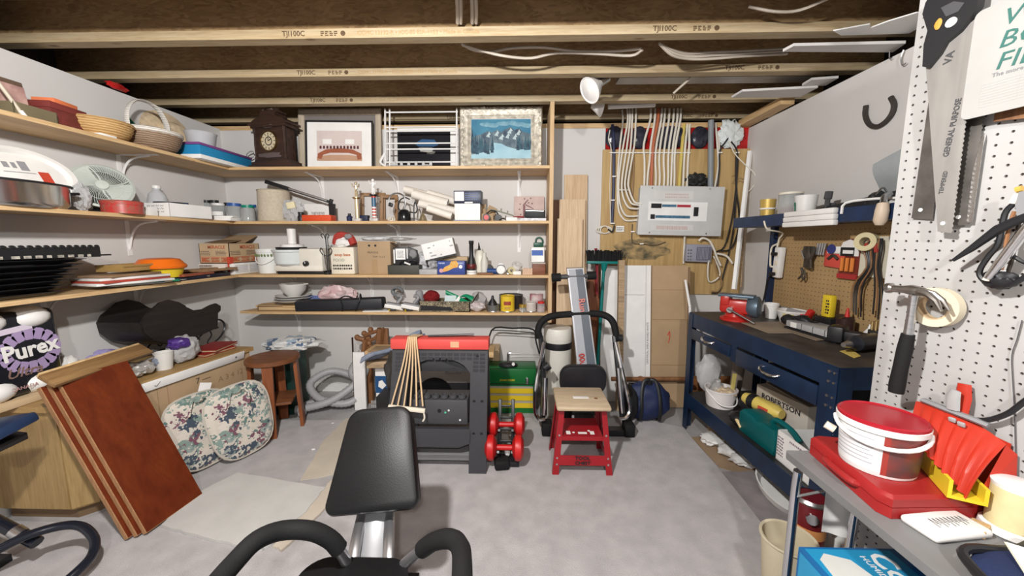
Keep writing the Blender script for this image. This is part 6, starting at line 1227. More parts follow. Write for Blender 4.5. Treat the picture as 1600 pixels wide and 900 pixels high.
solo('grey_conduit', B().cyl(aty(1111, 188, 3.05), aty(1110, 293, 3.05), .021, n=14), mat('grey_pvc', (.22, .24, .26), .5), 'thick grey plastic conduit entering the top of the breaker panel', 'conduit')
p = aty(1092, 281, 3.04); solo('sealing_putty', B().blob((p.x, 3.065, p.z), (.085, .03, .05), 5, .5, 2.5, 4), mat('black_putty', (.012, .012, .012), .6), 'black lump of sealing putty on top of the panel beside the conduit', 'putty')
cable([(1118, 192, 3.1), (1121, 230), (1122, 260), (1117, 292)], .007, M_CABW, 'white cable running just past the grey conduit'); cable([(1122, 205, 3.1), (1124, 240), (1121, 292)], .006, M_CABW, 'thin white cable nearest the black cables by the conduit')
for i, (q, lb) in enumerate([([(1148, 188, 3.08), (1138, 215, 3.06), (1125, 235), (1124, 262), (1121, 292, 3.06)], 'black cable crossing down to the conduit from the corner'), ([(1140, 218, 3.06), (1152, 238), (1151, 280), (1147, 320), (1142, 350), (1132, 385), (1120, 393, 3.05)], 'black cable looping down past the panel to the grey module'), ([(1150, 240), (1150, 290), (1155, 340), (1150, 372), (1140, 390), (1122, 392, 3.04)], 'black cable hanging lowest along the white strip'), ([(1150, 300), (1147, 350), (1138, 400), (1130, 430), (1124, 455), (1112, 458)], 'black cable dangling below the grey module')]):
 cable(q, .006, M_CABK, lb, Y=3.06)
cable([(1140, 222, 3.05), (1148, 240, 3.04), (1165, 258, 3.02), (1178, 270, 3.0), (1181, 282, 3.0), (1172, 297, 3.02), (1160, 301, 3.05)], .004, M_CABW, 'thin white wire looping over the leaning white strip')
cable([(1070, 368, 3.04), (1069, 385), (1068, 412)], .008, M_CABW, 'white cable dropping straight from the underside of the panel')
t = thing('telephone_module', 'grey wiring module with a ribbed cover under the panel', 'module', (aty(1090, 395, 3.05).x, 3.05, aty(1090, 409, 3.05).z)); a = aty(1071, 382, 3.05); c = aty(1109, 409, 3.05); wd, hh = c.x-a.x, a.z-c.z
mk('case', B().box((0, .0, hh/2), (wd, .05, hh), (0, 2, 0), .004), mat('module_grey', (.28, .28, .34), .5), t); mk('cover', B().bx(-.02, wd/2-.01, -.032, -.024, .015, hh-.02), mat('module_dark', (.13, .13, .17), .5), t)
for i in range(8): mk('rib', B().bx(-.014+i*.011, -.010+i*.011, -.035, -.031, .02, hh-.025), MATS['module_grey'], t)
q = B()
for i in range(4):
 for j in range(2): q.cyl((-wd/2+.015+j*.02, -.026, .02+i*.025), (-wd/2+.015+j*.02, -.030, .02+i*.025), .006, n=8)
o = mk('terminal', q, M_STEEL, t); o['kind'] = 'stuff'
cable([(1092, 376, 3.03), (1098, 372, 3.02), (1108, 376, 3.02), (1115, 388, 3.02), (1120, 402, 3.02), (1126, 415, 3.03)], .008, M_CABW, 'white cable arching over the grey module', Y=3.03)
cable([(1110, 392, 3.03), (1106, 420, 3.03), (1108, 440), (1120, 436, 3.05), (1125, 425), (1115, 400, 3.03)], .006, M_CABW, 'white cable looping below the grey module', Y=3.05)
cable([(1120, 396, 3.03), (1135, 400, 3.02), (1145, 412, 3.0)], .008, M_CABW, 'short white cable stub leaving the grey module toward the white strip')
cable([(1115, 395, 3.03), (1120, 425), (1128, 440), (1122, 455), (1112, 455)], .005, MATS['brown_cable'], 'brown wire dangling below the grey module', Y=3.04)
p = aty(945, 359, 3.06); solo('cable_coil', B().tube([(p.x+(.028+.002*i%3)*math.cos(i*.8), 3.06+.001*i, p.z+.03*math.sin(i*.8)) for i in range(24)], .005, 6, k=2), M_CABW, 'small coil of thin white wire at the plywood edge', 'cable'); p = aty(969, 358, 3.07)
t = thing('junction_tag', 'small white paper tag stapled on the plywood beside the wire coil', 'tag', (p.x, 3.075, p.z)); mk('tag', B().bx(-.032, .032, -.002, .002, -.022, .026), M_PAPER, t); q = B(); printbox(q, -.026, .024, -.0022, -.015, .02, 3, 4, .5); mk('print', q, M_INK, t)
cable([(960, 352, 3.06), (957, 362, 3.05), (950, 358, 3.05)], .006, M_CABK, 'short black cable tail at the wire coil'); cable([(988, 350, 3.07), (988, 378), (1003, 381), (1024, 383), (1040, 378)], .004, mat('dark_thin_wire', (.12, .09, .06), .6), 'thin dark wire stapled under the panel', k=3)
q = B()
for x in range(955, 1080, 6):
 p = aty(x, 239, 3.07); q.box((p.x, 3.063, p.z), (.028, .006, .007))
for (u, v) in ((959, 276), (957, 313), (957, 349), (1124, 239), (1151, 239), (967, 297), (975, 297), (980, 297), (988, 362), (1002, 381)):
 p = aty(u, v, 3.07); q.box((p.x, 3.058, p.z), (.03, .006, .009))
o = solo('cable_staple', q, M_WHITE, 'small white cable staples holding the cables on the plywood', 'staples', kind='stuff')
t = thing('white_strip', 'long white wooden strip leaning in the corner beside the plywood', 'strip'); a = aty(1172, 236, 3.05); c = aty(1147, 452, 2.86)
mk('strip', B().tube([c, a], .02, 4, flat=.5), M_WHITEM, t); a2 = aty(1162, 330, 2.97); c2 = aty(1158, 450, 2.9); mk('bare_edge', B().tube([c2+Vector((.03, .06, 0)), a2+Vector((.03, .06, .1))], .012, 4), MATS['weathered_wood'], t)
# ================================================================= CEILING DETAILS
solo('corner_plate', B().add(*(lambda P: ([p for p in P], [(0, 1, 3, 2), (4, 6, 7, 5), (0, 4, 5, 1), (2, 3, 7, 6), (0, 2, 6, 4), (1, 5, 7, 3)]))([Vector((x, y, zz)) for x in (1.70, 1.79) for y in (2.62, 3.10) for zz in (2.205, 2.25)])), M_PINEY, 'short pine plate on top of the side wall in the far corner', 'board')
for i, (pts, z0, lb) in enumerate([([(1223, 81), (1240, 72), (1415, 68), (1395, 82)], 2.235, 'longest white drywall offcut resting on the wall top under the joists'), ([(1143, 153), (1160, 143), (1278, 137), (1250, 152)], 2.225, 'white drywall offcut on the wall top nearest the far corner'), ([(1253, 134), (1268, 125), (1310, 122), (1290, 134)], 2.24, 'short drywall offcut on the wall top between two others')]):
 P = [atz(u, v, z0) for u, v in pts]; P = [Vector((min(p.x, 1.95), p.y)) for p in P]
 solo('drywall_offcut', slab([tuple(p) for p in P], z0, z0+.013), M_WALL, lb, 'drywall', group='drywall offcuts')
t = thing('pegboard_offcut', 'jagged white pegboard offcut tucked under the joists beside the wall', 'pegboard', (1.55, 1.83, 2.27)); mk('board', slab([(-.12, .05), (.0, .0), (.03, .03), (.06, -.02), (.12, -.08), (.25, -.08), (.25, .08), (-.05, .09)], 0, .005), M_WHITE, t)
p = aty(922, 141, 2.38)
t = thing('flood_lamp', 'silver reflector flood lamp clamped under a joist', 'lamp', p); FM2 = Vector((-.74, -.36, -.56)).to_track_quat('Z', 'Y').to_matrix().to_4x4()
mk('reflector', B().lathe([(.02, -.09), (.03, -.07), (.06, -.03), (.075, 0), (.078, .006), (.072, .006), (.055, -.03), (.022, -.07), (1e-6, -.072)], 24, FM2), M_WHITEM, t); mk('glass_face', B().lathe([(.071, .002), (.04, .012), (1e-6, .016)], 22, FM2), M_WHITE, t); mk('socket', B().cyl(FM2@Vector((0, 0, -.09)), FM2@Vector((0, 0, -.16)), .02, n=12), M_STEEL, t); mk('clamp', B().box((.085, .11, .125), (.08, .03, .05), (0, 20, 0), .004), M_DGREY, t)
a = aty(965, 124, 2.55); c = aty(1260, 128, 2.55); solo('light_tray', B().bx(a.x, c.x, 2.50, 2.60, a.z-.012, a.z+.012), mat('grey_metal_tray', (.42, .42, .42), .4, .6), 'long grey metal channel running under the joists to the side wall', 'channel')
t = thing('flood_lamp', 'second white lamp lying dark behind the third joist', 'lamp', aty(940, 167, 2.98)); mk('reflector', B().lathe([(.02, -.08), (.05, -.03), (.075, 0), (.07, .01), (1e-6, .012)], 20, RM(rot=(0, 100, 0))), M_WHITEM, t); mk('holder', B().cyl((.05, 0, 0), (.40, 0, .012), .018, n=8), M_WHITEM, t)
def ccable(pts, lb, r=.007):
 P = [aty(u, v, Y) for u, v, Y in pts]; solo('ceiling_cable', B().tube(P, r, 6, k=4), mat('ceiling_cable_grey', (.50, .44, .37), .6), lb, 'cable', group='cables strung between the joists')
ccable([(721, 68, 2.05), (740, 78, 2.1), (768, 81, 2.12), (800, 75, 2.15), (850, 74, 2.15), (900, 80, 2.15), (960, 80, 2.15), (1002, 76, 2.1)], 'upper grey cable sagging between the first two joists')
ccable([(722, 70, 2.06), (755, 80, 2.1), (790, 88, 2.12), (830, 91, 2.15), (870, 83, 2.15), (930, 84, 2.15), (985, 87, 2.15), (1004, 78, 2.1)], 'lower grey cable sagging between the first two joists')
for i in range(3): ccable([(1030, 68, 2.05), (1050, 78+i*4, 2.1), (1075, 84+i*4, 2.15), (1110, 82+i*5, 2.18), (1160, 80+i*4, 2.2), (1230, 76+i*4, 2.25)], ['topmost of three grey cables running to the side wall under the joists', 'middle of three grey cables running to the side wall under the joists', 'lowest of three grey cables running to the side wall under the joists'][i])
for i, (x, Y) in enumerate(((714, 1.85), (719, 1.85), (737, 1.86), (743, 1.86))): ccable([(x, -10, Y-.10), (x+1, 15, Y-.02), (x+1, 36, Y+.06)], ['first cable hanging over the nearest joist, of the pair toward the clock', 'second cable hanging over the nearest joist, of the pair toward the clock', 'first cable over the nearest joist, of the pair toward the panel', 'second cable over the nearest joist, of the pair toward the panel'][i], .009)
ccable([(1084, 118, 2.45), (1070, 130, 2.48), (1052, 146, 2.5)], 'short white cable tail under the metal channel'); ccable([(1170, 10, 1.8), (1210, 18, 1.8), (1250, 16, 1.8), (1300, -5, 1.75)], 'dark cable loop over the nearest joist near the pegboard', .006)
t = thing('red_rag', 'scrap of red plastic at the top of the side wall', 'plastic scrap', (-2.44, 2.30, 2.216)); mk('scrap', B().blob((.01, 0, .015), (.015, .06, .018), 3, .4), M_POLY, t)
# ================================================================= LEANING PLANKS, BROOM, BOXES
def lean(name, lb, cat, x0, x1, ztop, ybot, ytop, m_, th=.018, z0=0., group=None, part='board', dx=0.):
 w2 = x1-x0; d = Vector((dx, ytop-ybot, ztop-z0)); L_ = math.sqrt(d.y**2+d.z**2)
 t = thing(name, lb, cat, ((x0+x1)/2, ybot, z0), rot=(-math.degrees(math.atan2(ytop-ybot, ztop-z0)), math.degrees(math.atan2(dx, ztop-z0)), 0), group=group)
 mk(part, B().bx(-w2/2, w2/2, -th, 0, 0, L_), m_, t); return t, w2, L_
M_PLANK = wood('spruce_plank', (.64, .46, .29), (.55, .38, .22), 'z', knots=True, ring=9)
M_PLANK2 = wood('pale_plank', (.68, .51, .34), (.60, .43, .27), 'z', knots=True, ring=9)
X = lambda u, v, Y: aty(u, v, Y).x
Zp = lambda v, Y, u=890: aty(u, v, Y).z
lean('wood_plank', 'tallest spruce plank leaning behind the others next to the shelf post', 'plank', X(882, 290, 3.06), X(918, 290, 3.06), Zp(273, 3.06), 2.99, 3.085, M_PLANK, .018, group='planks leaning beside the shelf post')
lean('wood_plank', 'wide pale plank of middle height leaning next to the shelf post', 'plank', X(873, 330, 3.03), X(914, 330, 3.03), Zp(312, 3.03), 2.94, 3.035, M_PLANK2, .018, group='planks leaning beside the shelf post')
lean('wood_plank', 'shortest pale plank leaning in front of the other planks', 'plank', X(869, 400, 3.0), X(908, 400, 3.0), Zp(342, 3.0), 2.89, 2.985, M_PLANK2, .018, group='planks leaning beside the shelf post')
lean('brown_board', 'dark reddish-brown board leaning on the wall behind the exercise machine', 'board', X(919, 500, 3.0), X(937, 500, 3.0), Zp(425, 3.0), 3.0, 3.085, mat('redbrown_board', (.24, .075, .025), .5, var=.2, scale=10, stretch=(6, 6, .5)), .02)
lean('brown_board', 'brown stud edge showing between the shelf post and the planks', 'board', X(860, 400, 3.06), X(875, 400, 3.06), Zp(312, 3.06), 3.07, 3.092, M_BROWN, .02)
lean('melamine_sheet', 'white melamine panel leaning behind the broom', 'panel', X(938, 500, 3.02), X(964, 500, 3.02), Zp(416, 3.02), 2.95, 3.07, M_WHITEM, .016)
t = thing('red_cable', 'dark red cord hanging on the white panel beside the machine rail', 'cord'); mk('cord', B().tube([aty(931, 388, 2.95), aty(933, 420, 2.95), aty(932, 440, 2.95), aty(933, 460, 2.95)], .012, 6, k=3), mat('wine_cord', (.22, .012, .02), .6), t)
t, w2, L_ = lean('tall_white_box', 'tall narrow white box with grey lettering down its side edge', 'box', X(966, 500, 3.0), X(1010, 500, 3.0), Zp(416, 3.0), 2.93, 3.05, M_WHITEM, .10, part='box')
text(t, 'UNIVERSAL SHELF BOARD WHITE', (w2/2-.022, -.101, L_*.45), .022, mat('grey_lettering', (.22, .20, .22), .7), rot=(90, -90, 0)); mk('flap_line', B().bx(-w2/2, w2/2-.05, -.1012, -.0998, L_*.79, L_*.793), M_GREY, t); mk('side_edge', B().bx(w2/2-.04, w2/2-.038, -.1012, -.0998, 0, L_), M_GREY, t)
t, w2, L_ = lean('tall_cardboard_box', 'tall narrow brown cardboard box with a red pen mark', 'box', X(1013, 500, 2.97), X(1066, 500, 2.97), Zp(416, 2.97), 2.92, 3.02, M_CARD, .10, part='box')
mk('fold_line', B().bx(-w2/2, w2/2, -.1012, -.0995, L_*.30, L_*.304).bx(-w2/2, w2/2, -.1012, -.0995, L_*.62, L_*.624).bx(-w2/2, w2/2, -.1012, -.0995, L_*.83, L_*.833), MATS['fold_shadow'], t); mk('pen_mark', B().tube([(-.015, -.1015, L_*.51), (.0, -.1015, L_*.54), (.002, -.1015, L_*.50), (-.008, -.1015, L_*.46)], .0035, 4, k=3), M_REDINK, t)
mk('side_flap', B().bx(w2/2+.002, w2/2+.022, -.09, -.02, 0, L_*.99), M_DCARD, t)
t, w2, L_ = lean('wooden_stake', 'rough weathered stake leaning between the white boxes', 'stake', X(966, 430, 2.86), X(975, 430, 2.86), Zp(407, 2.86), 2.80, 2.89, MATS['weathered_wood'], .04)
a = aty(952, 587, 2.86); c = aty(1071, 587, 2.86); solo('brown_pipe', B().cyl((a.x, 2.79, a.z), (c.x, 2.79, c.z), .017, n=12), M_BROWN, 'brown wooden rail lying across in front of the tall boxes', 'rail')
solo('base_board', B().bx(1.13, 1.75, 3.0, 3.01, 0, .20), osb('osb_base', (.40, .18, .06), (.20, .07, .02), (.30, .12, .04), 30), 'strip of reddish chipboard at the foot of the tall boxes', 'board'); solo('white_rail', B().cyl(aty(1071, 438, 2.85), aty(1078, 480, 2.72), .009, n=8).cyl(aty(1078, 480, 2.72), aty(1080, 640, 2.72), .009, n=8), M_WHITEM, 'thin white curved rail beside the tall cardboard box', 'rail')
M_TEAL = mat('teal_broom', (.0, .16, .15), .4)
p = aty(943, 412, 2.88)
t = thing('push_broom', 'teal broom with black bristles standing upside down against the wall', 'broom', (p.x, 2.88, 0), rot=(-1.5, .6, 0)); hz = p.z
mk('handle', B().cyl((-.035, 0, .01), (.0, 0, hz), .013, n=10), M_TEAL, t); mk('block', B().box((0, 0, hz+.008), (.27, .05, .02), (0, 0, 0), .004).cyl((0, 0, hz-.06), (0, 0, hz), .016, .03, 10), M_TEAL, t)
q = B(); rd = random.Random(6)
for i in range(26):
 for j in range(3): x = -.125+i*.01; q.cyl((x, (j-1)*.015, hz+.016), (x+rd.uniform(-.008, .008)+x*.05, (j-1)*.02, hz+.10+rd.uniform(-.008, .006)), .007, .005, 5)
o = mk('bristle', q, M_RUBBER, t); o['kind'] = 'stuff'
a = aty(850, 560, 2.72); c = aty(893, 560, 2.72); r = (c.x-a.x)/2
t = thing('white_canister', 'tall white cylinder with a black band behind the exercise machine', 'canister', ((a.x+c.x)/2, 2.74, 0)); zt = Zp(512, 2.72, 870)
mk('body', B().lathe([(1e-6, 0), (r*.95, 0), (r, .02), (r, zt-.12), (1e-6, zt-.12)], 28), mat('warm_white', (.66, .64, .58), .4), t); mk('band', B().lathe([(r*1.01, zt-.155), (r*1.02, zt-.15), (r*1.02, zt-.11), (r*1.01, zt-.105), (r*.9, zt-.105)], 28), M_BLACK, t); mk('lid', B().lathe([(r*1.0, zt-.106), (r*1.02, zt-.10), (r*1.0, zt-.01), (r*.94, zt), (1e-6, zt)], 28), MATS['warm_white'], t)
# ================================================================= ROWING MACHINE
t = thing('exercise_machine', 'folded rowing exercise machine standing upright with a grey rail and black grips', 'exercise machine', (.42, 2.55, 0))
YR = 2.56
a0 = aty(886, 420, 2.66); a1 = aty(912, 419, 2.66); b0 = aty(902, 572, 2.50); b1 = aty(934, 570, 2.50)
dv = (a0-b0); low0 = b0-dv*.62; low1 = b1-dv*.62; low0.z = max(low0.z, .06); low1.z = max(low1.z, .06)
def bar4(P, th, m_, name, par=None):
 n = Vector((0, 1, .12)).normalized(); bm = bmesh.new(); va = [bm.verts.new(p) for p in P]; vb = [bm.verts.new(p+n*th) for p in P]; bm.faces.new(va); bm.faces.new(vb[::-1])
 for i in range(len(P)): bm.faces.new((va[i], vb[i], vb[(i+1) % len(P)], va[(i+1) % len(P)]))
 bmesh.ops.recalc_face_normals(bm, faces=bm.faces[:]); return mk(name, B().bmadd(bm), m_, par or t, w=True)
rail = bar4([low0, low1, a1, a0], .05, mat('rail_silver', (.42, .42, .44), .35, .5), 'rail')
f = lambda P, s, u: P  # noqa
def mixp(s, u): return (low0.lerp(low1, u)).lerp(a0.lerp(a1, u), s)+Vector((0, -.002, 0))
for nm, (u0, u1, s0, s1), m_ in (('dark_stripe', (.50, .93, 0, .995), mat('rail_slate', (.10, .115, .14), .4)), ('pale_stripe', (.08, .50, 0, .995), mat('rail_pale', (.34, .35, .38), .4))):
 o = bar4([mixp(s0, u0), mixp(s0, u1), mixp(s1, u1), mixp(s1, u0)], -.0015, m_, nm); o.name = nm
ang = -math.degrees(math.atan2(a0.x-low0.x, a0.z-low0.z))
def rtext(s, sf, u, size, m_, rotz):
 p = mixp(sf, u)-t.location; text(t, s, (p.x, p.y-.003, p.z), size, m_, rot=(90+6, rotz, 0), bold=.02)
rtext('Runner', .72, .62, .062, mat('salmon_print', (.60, .20, .18), .5), 82); rtext('3000', .40, .30, .06, mat('red_number', (.50, .06, .05), .5), -98)
mk('top_axle', B().cyl(aty(868, 433, 2.66), aty(928, 431, 2.66), .018, n=10), M_DGREY, t, w=True)
mk('roller', B().cyl(aty(862, 434, 2.66), aty(876, 433, 2.66), .030, n=14), M_RUBBER, t, w=True); mk('roller', B().cyl(aty(918, 431, 2.66), aty(931, 430, 2.66), .030, n=14), M_RUBBER, t, w=True)
gr = [(843, 528, 2.56), (841, 515, 2.56), (847, 502, 2.57), (862, 494, 2.59), (890, 491, 2.6), (930, 490, 2.6), (948, 494, 2.59), (958, 504, 2.57), (962, 520, 2.56), (963, 530, 2.56)]
mk('grip_bar', B().tube([aty(*q) for q in gr], .024, 10, k=4), M_RUBBER, t, w=True)
mk('side_tube', B().tube([aty(845, 525, 2.56), aty(848, 560, 2.50), aty(849, 600, 2.45), aty(848, 655, 2.40)], .018, 8, k=3), M_BLACKM, t, w=True); mk('side_tube', B().tube([aty(960, 525, 2.56), aty(964, 560, 2.50), aty(969, 610, 2.45), aty(972, 652, 2.40)], .018, 8, k=3), M_BLACKM, t, w=True)
mk('chrome_arm', B().tube([aty(850, 535, 2.52), aty(846, 560, 2.48), aty(838, 600, 2.42), (aty(836, 640, 2.38)), aty(842, 654, 2.36), aty(852, 655, 2.36)], .014, 8, k=4), M_CHROME, t, w=True); mk('chrome_arm', B().tube([aty(962, 535, 2.52), aty(970, 570, 2.46), aty(980, 615, 2.40), aty(984, 640, 2.38), aty(978, 652, 2.36), aty(970, 654, 2.36)], .014, 8, k=4), M_CHROME, t, w=True)
mk('piston', B().cyl(aty(852, 590, 2.42), aty(850, 648, 2.38), .02, n=10), M_CHROME, t, w=True); mk('piston', B().cyl(aty(966, 575, 2.44), aty(972, 645, 2.38), .02, n=10), M_CHROME, t, w=True)
mk('knob', B().cyl(aty(965, 528, 2.55), aty(972, 528, 2.55), .026, n=12), M_BLACK, t, w=True); mk('knob', B().cyl(aty(851, 575, 2.44), aty(858, 570, 2.44), .03, n=12), M_BLACK, t, w=True)
p = aty(911, 590, 2.40)
b = B(); MS = RM((p.x, 2.40, p.z), (-72, 0, 0)); PR = rrect(-.155, .155, -.105, .10, .075, 7)
bmx = B().prism([(x*(1 if z_ > 0 else 1), z_) for x, z_ in PR], .055, RM((p.x, 2.38, p.z-.015), (8, 0, 0)), .014); mk('seat', bmx, mat('black_vinyl_seat', (.014, .014, .017), .35), t, w=True)
mk('foot_rail', B().bx(.20, .70, 2.36, 2.42, .012, .055), M_BLACKM, t, w=True); mk('foot_cap', B().box((.175, 2.39, .055), (.07, .09, .09), (0, 0, 0), .01), M_RUBBER, t, w=True); mk('foot_cap', B().box((.725, 2.39, .055), (.07, .09, .09), (0, 0, 0), .01), M_RUBBER, t, w=True)
mk('console', B().box((.405, 2.33, .12), (.14, .06, .15), (0, 0, 0), .008), M_BLACK, t, w=True); mk('gauge', B().bx(.375, .435, 2.298, 2.30, .06, .11), mat('gauge_tan', (.45, .36, .2), .5), t, w=True); mk('foot_plate', B().bx(.25, .57, 2.40, 2.46, .05, .20), M_BLACKM, t, w=True); mk('gauge_rail', B().bx(.33, .345, 2.296, 2.30, .05, .19).bx(.465, .48, 2.296, 2.30, .05, .19), M_CHROME, t, w=True)
t = thing('step_stool', 'red metal step stool with a wooden seat, lettered on its lower rail', 'stool', (.345, 2.08, cz)); M_RST = mat('red_enamel', (.30, .010, .016), .35)
ZT = .392
mk('seat', B().box((0, -.005, ZT), (.30, .29, .026), (0, 0, 0), .012), wood('worn_seat', (.56, .45, .31), (.48, .37, .25), 'x', rough=.5), t)
mk('hand_slot', B().box((.0, -.02, ZT+.0135), (.09, .03, .002), (0, 0, 0), .0009), mat('slot_pale', (.75, .73, .70), .6), t); mk('knot_mark', B().cyl((.085, -.03, ZT+.0128), (.085, -.03, ZT+.0138), .011, n=12), M_BROWN, t)
for sx in (-1, 1):
 for sy in (-1, 1):
  T_ = Vector((sx*.115, sy*.10, ZT-.013)); Bt = Vector((sx*.150, sy*.135, 0))
  b = B(); b.add([Bt+Vector((-.017, -.002, 0)), Bt+Vector((.017, -.002, 0)), T_+Vector((.014, -.002, 0)), T_+Vector((-.014, -.002, 0)), Bt+Vector((-.017, .002, 0)), Bt+Vector((.017, .002, 0)), T_+Vector((.014, .002, 0)), T_+Vector((-.014, .002, 0))], [(0, 1, 2, 3), (7, 6, 5, 4), (0, 4, 5, 1), (1, 5, 6, 2), (2, 6, 7, 3), (3, 7, 4, 0)])
  xx = sx*.017
  b.add([Bt+Vector((xx-.002, 0, 0)), Bt+Vector((xx+.002, 0, 0)), T_+Vector((xx*.8+.002, 0, 0)), T_+Vector((xx*.8-.002, 0, 0)), Bt+Vector((xx-.002, -sy*.03, 0)), Bt+Vector((xx+.002, -sy*.03, 0)), T_+Vector((xx*.8+.002, -sy*.025, 0)), T_+Vector((xx*.8-.002, -sy*.025, 0))], [(0, 1, 2, 3), (7, 6, 5, 4), (0, 4, 5, 1), (1, 5, 6, 2), (2, 6, 7, 3), (3, 7, 4, 0)])
  lg = mk('leg', b, M_RST, t)
  if sy < 0:
   q = B(); q.cyl((Bt.x*.955, -.1275, .06), (Bt.x*.955, -.1335, .06), .006, n=8).cyl((Bt.x*.945, -.122, .095), (Bt.x*.945, -.129, .095), .006, n=8).cyl((Bt.x*.87, -.112, .225), (Bt.x*.87, -.119, .225), .006, n=8); mk('rivet', q, M_CHROME, lg)
fr_ = mk('lower_rail', B().box((0, -.128, .083), (.275, .005, .055), (-7, 0, 0)), M_RST, t); mk('lower_rail', B().box((0, .128, .083), (.275, .005, .055), (7, 0, 0)), M_RST, t)
text(t, 'TOOL', (0, -.1325, .097), .031, M_INK, rot=(97, 0, 0), bold=.03, name='lettering'); text(t, 'CHEST', (0, -.1355, .070), .029, M_INK, rot=(97, 0, 0), bold=.03)
for s in (-1, 1): mk('side_rail', B().box((s*.141, 0, .083), (.005, .25, .04), (0, s*-7, 0)), M_RST, t)
mk('tray_shelf', B().box((0, -.0, .215), (.225, .21, .004)), M_RST, t); mk('tray_lip', B().box((0, -.112, .205), (.235, .004, .025)), M_RST, t)
q = B()
for x in (-.075, .06): q.bx(x-.012, x+.012, -.09, -.055, .2172, .2182)
q.bx(-.02, .03, -.085, -.065, .2172, .2182).cyl((-.045, -.07, .2172), (-.045, -.07, .2182), .008, n=8).cyl((.045, -.05, .2172), (.045, -.05, .2182), .008, n=8); mk('slot', q, M_WHITE, t)
t = thing('gym_bag', 'navy blue gym bag with black straps on the floor by the bench', 'bag', (.93, 2.63, .012), -4)
mk('bag', B().blob((0, 0, .135), (.155, .10, .15), 4, .16, 1.6, 4, flatz=-.9), mat('navy_nylon', (.012, .022, .075), .6, bump=.3, bscale=60), t)
for s in (-.07, .065): mk('strap', B().tube([(s, -.085, .02), (s*.95, -.105, .12), (s*.9, -.08, .22), (s*.6, -.05, .30), (0, -.04, .31), (-s*.2, -.03, .27)], .012, 6, k=4, flat=.4), M_BLACK, t)
mk('end_panel', B().blob((-.125, -.01, .12), (.06, .10, .125), 8, .15, 1.5, 3), M_BLACK, t); solo('orange_ball', B().ball((0, 0, .035), .035), mat('burnt_orange', (.22, .07, .02), .6), 'orange-brown round object behind the gym bag', 'ball', (.93, 2.80, .20)); solo('ball_box', B().bx(-.08, .08, -.05, .05, 0, .199), M_BLACK, 'black carton behind the gym bag', 'box', (.93, 2.80, 0))
# ================================================================= WORKBENCH
BO = Vector((1.158, 2.541, 0)); BX = Vector((.0633, -.998, 0)); BY = Vector((.998, .0633, 0)); BRZ = -86.37
M_BTOP = mat('worn_black_benchtop', (.055, .042, .032), .5, col2=(.022, .019, .017), scale=7)
M_BENCH = mat('bench_navy_steel', (.007, .020, .052), .38, var=.3, scale=10)
t = thing('workbench', 'navy blue steel workbench with two drawers, upper shelf and brown tool board', 'workbench', BO, BRZ)
LB, DB, HB = 1.13, .54, .83
mk('worktop', B().box((LB/2, DB/2, HB-.009), (LB+.004, DB, .016), (0, 0, 0), .003), M_BTOP, t)
mk('apron', B().bx(0, LB, -.003, .003, .735, HB-.004), M_BENCH, t); mk('apron', B().bx(LB-.003, LB+.003, 0, DB, .735, HB-.004), M_BENCH, t); mk('apron', B().bx(-.003, .003, 0, DB, .735, HB-.004), M_BENCH, t)
for lx, sx in ((0, 1), (LB, -1)):
 for ly, sy in ((0, 1), (DB, -1)):
  w_ = .075 if lx else .05
  mk('leg', B().bx(min(lx, lx+sx*w_)-.001, max(lx, lx+sx*w_)+.001, ly-.004*sy-.002, ly-.004*sy+.002, 0, .82).bx(lx-.003*sx-.002, lx-.003*sx+.002, min(ly, ly+sy*.055), max(ly, ly+sy*.055), 0, .82), M_BENCH, t)
mk('drawer_divider', B().bx(.47, .52, -.002, .004, .64, .74), M_BENCH, t)
def drawer(x0, x1, z0, z1, tilt=0.):
 d = mk('drawer', B().box(((x0+x1)/2, -.004, (z0+z1)/2), (x1-x0, .010, z1-z0), (0, tilt, 0), .003).bx(x0+.01, x1-.01, .0, .42, z0+.004, z0+.010), M_BENCH, t); xc, zc = (x0+x1)/2, (z0+z1)/2+.008
 mk('handle', B().tube([(xc-.055, -.008, zc+.012), (xc-.045, -.028, zc+.004), (xc, -.036, zc-.006), (xc+.045, -.028, zc-.004), (xc+.055, -.008, zc+.004)], .009, 8, k=3, flat=.6), M_CHROME, d)
drawer(.055, .465, .655, .725); drawer(.525, 1.05, .635, .722)
q = B()
for z_ in (.80, .76, .70, .66): q.cyl((LB-.035, -.006, z_), (LB-.035, -.010, z_), .006, n=8).cyl((LB-.012, -.006, z_), (LB-.012, -.010, z_), .005, n=8)
o = mk('bolt', q, M_STEEL, t); o['kind'] = 'stuff'
mk('lower_shelf', B().bx(0, LB, .0, DB, .245, .257), mat('shelf_black', (.022, .02, .02), .5, var=.4, scale=8), t); mk('lower_apron', B().bx(0, LB, -.005, .0, .165, .262), M_BENCH, t)
def bl_(lx, ly, z_=0): return BO+BX*lx+BY*ly+Vector((0, 0, z_))
def b_local(p): d = Vector((p.x, p.y, 0))-BO; return d.dot(BX), d.dot(BY)
u0 = b_local(aty(1207, 420, 2.52))[0]
for lx in (.03, .92): mk('upright', B().bx(lx-.018, lx+.018, DB-.03, DB, .83, 1.402), M_NAVY, t)
mk('tool_board', B().bx(.02, 1.0, DB+.001, DB+.006, .85, 1.405), mat('brown_hardboard', (.40, .26, .12), .7, var=.12, scale=6), t)
q = B()
for i in range(36):
 for j in range(20): q.cyl((.045+i*.0254, DB+.0002, .89+j*.0254), (.045+i*.0254, DB+.0016, .89+j*.0254), .0026, n=5)
o = mk('peg_hole', q, M_INK, t); o['kind'] = 'stuff'
mk('upper_shelf', B().bx(-.12, 1.02, DB-.20, DB-.0, 1.403, 1.415).bx(-.12, 1.02, DB-.203, DB-.197, 1.403, 1.470).bx(-.123, -.117, DB-.2, DB, 1.403, 1.470), M_NAVY, t)
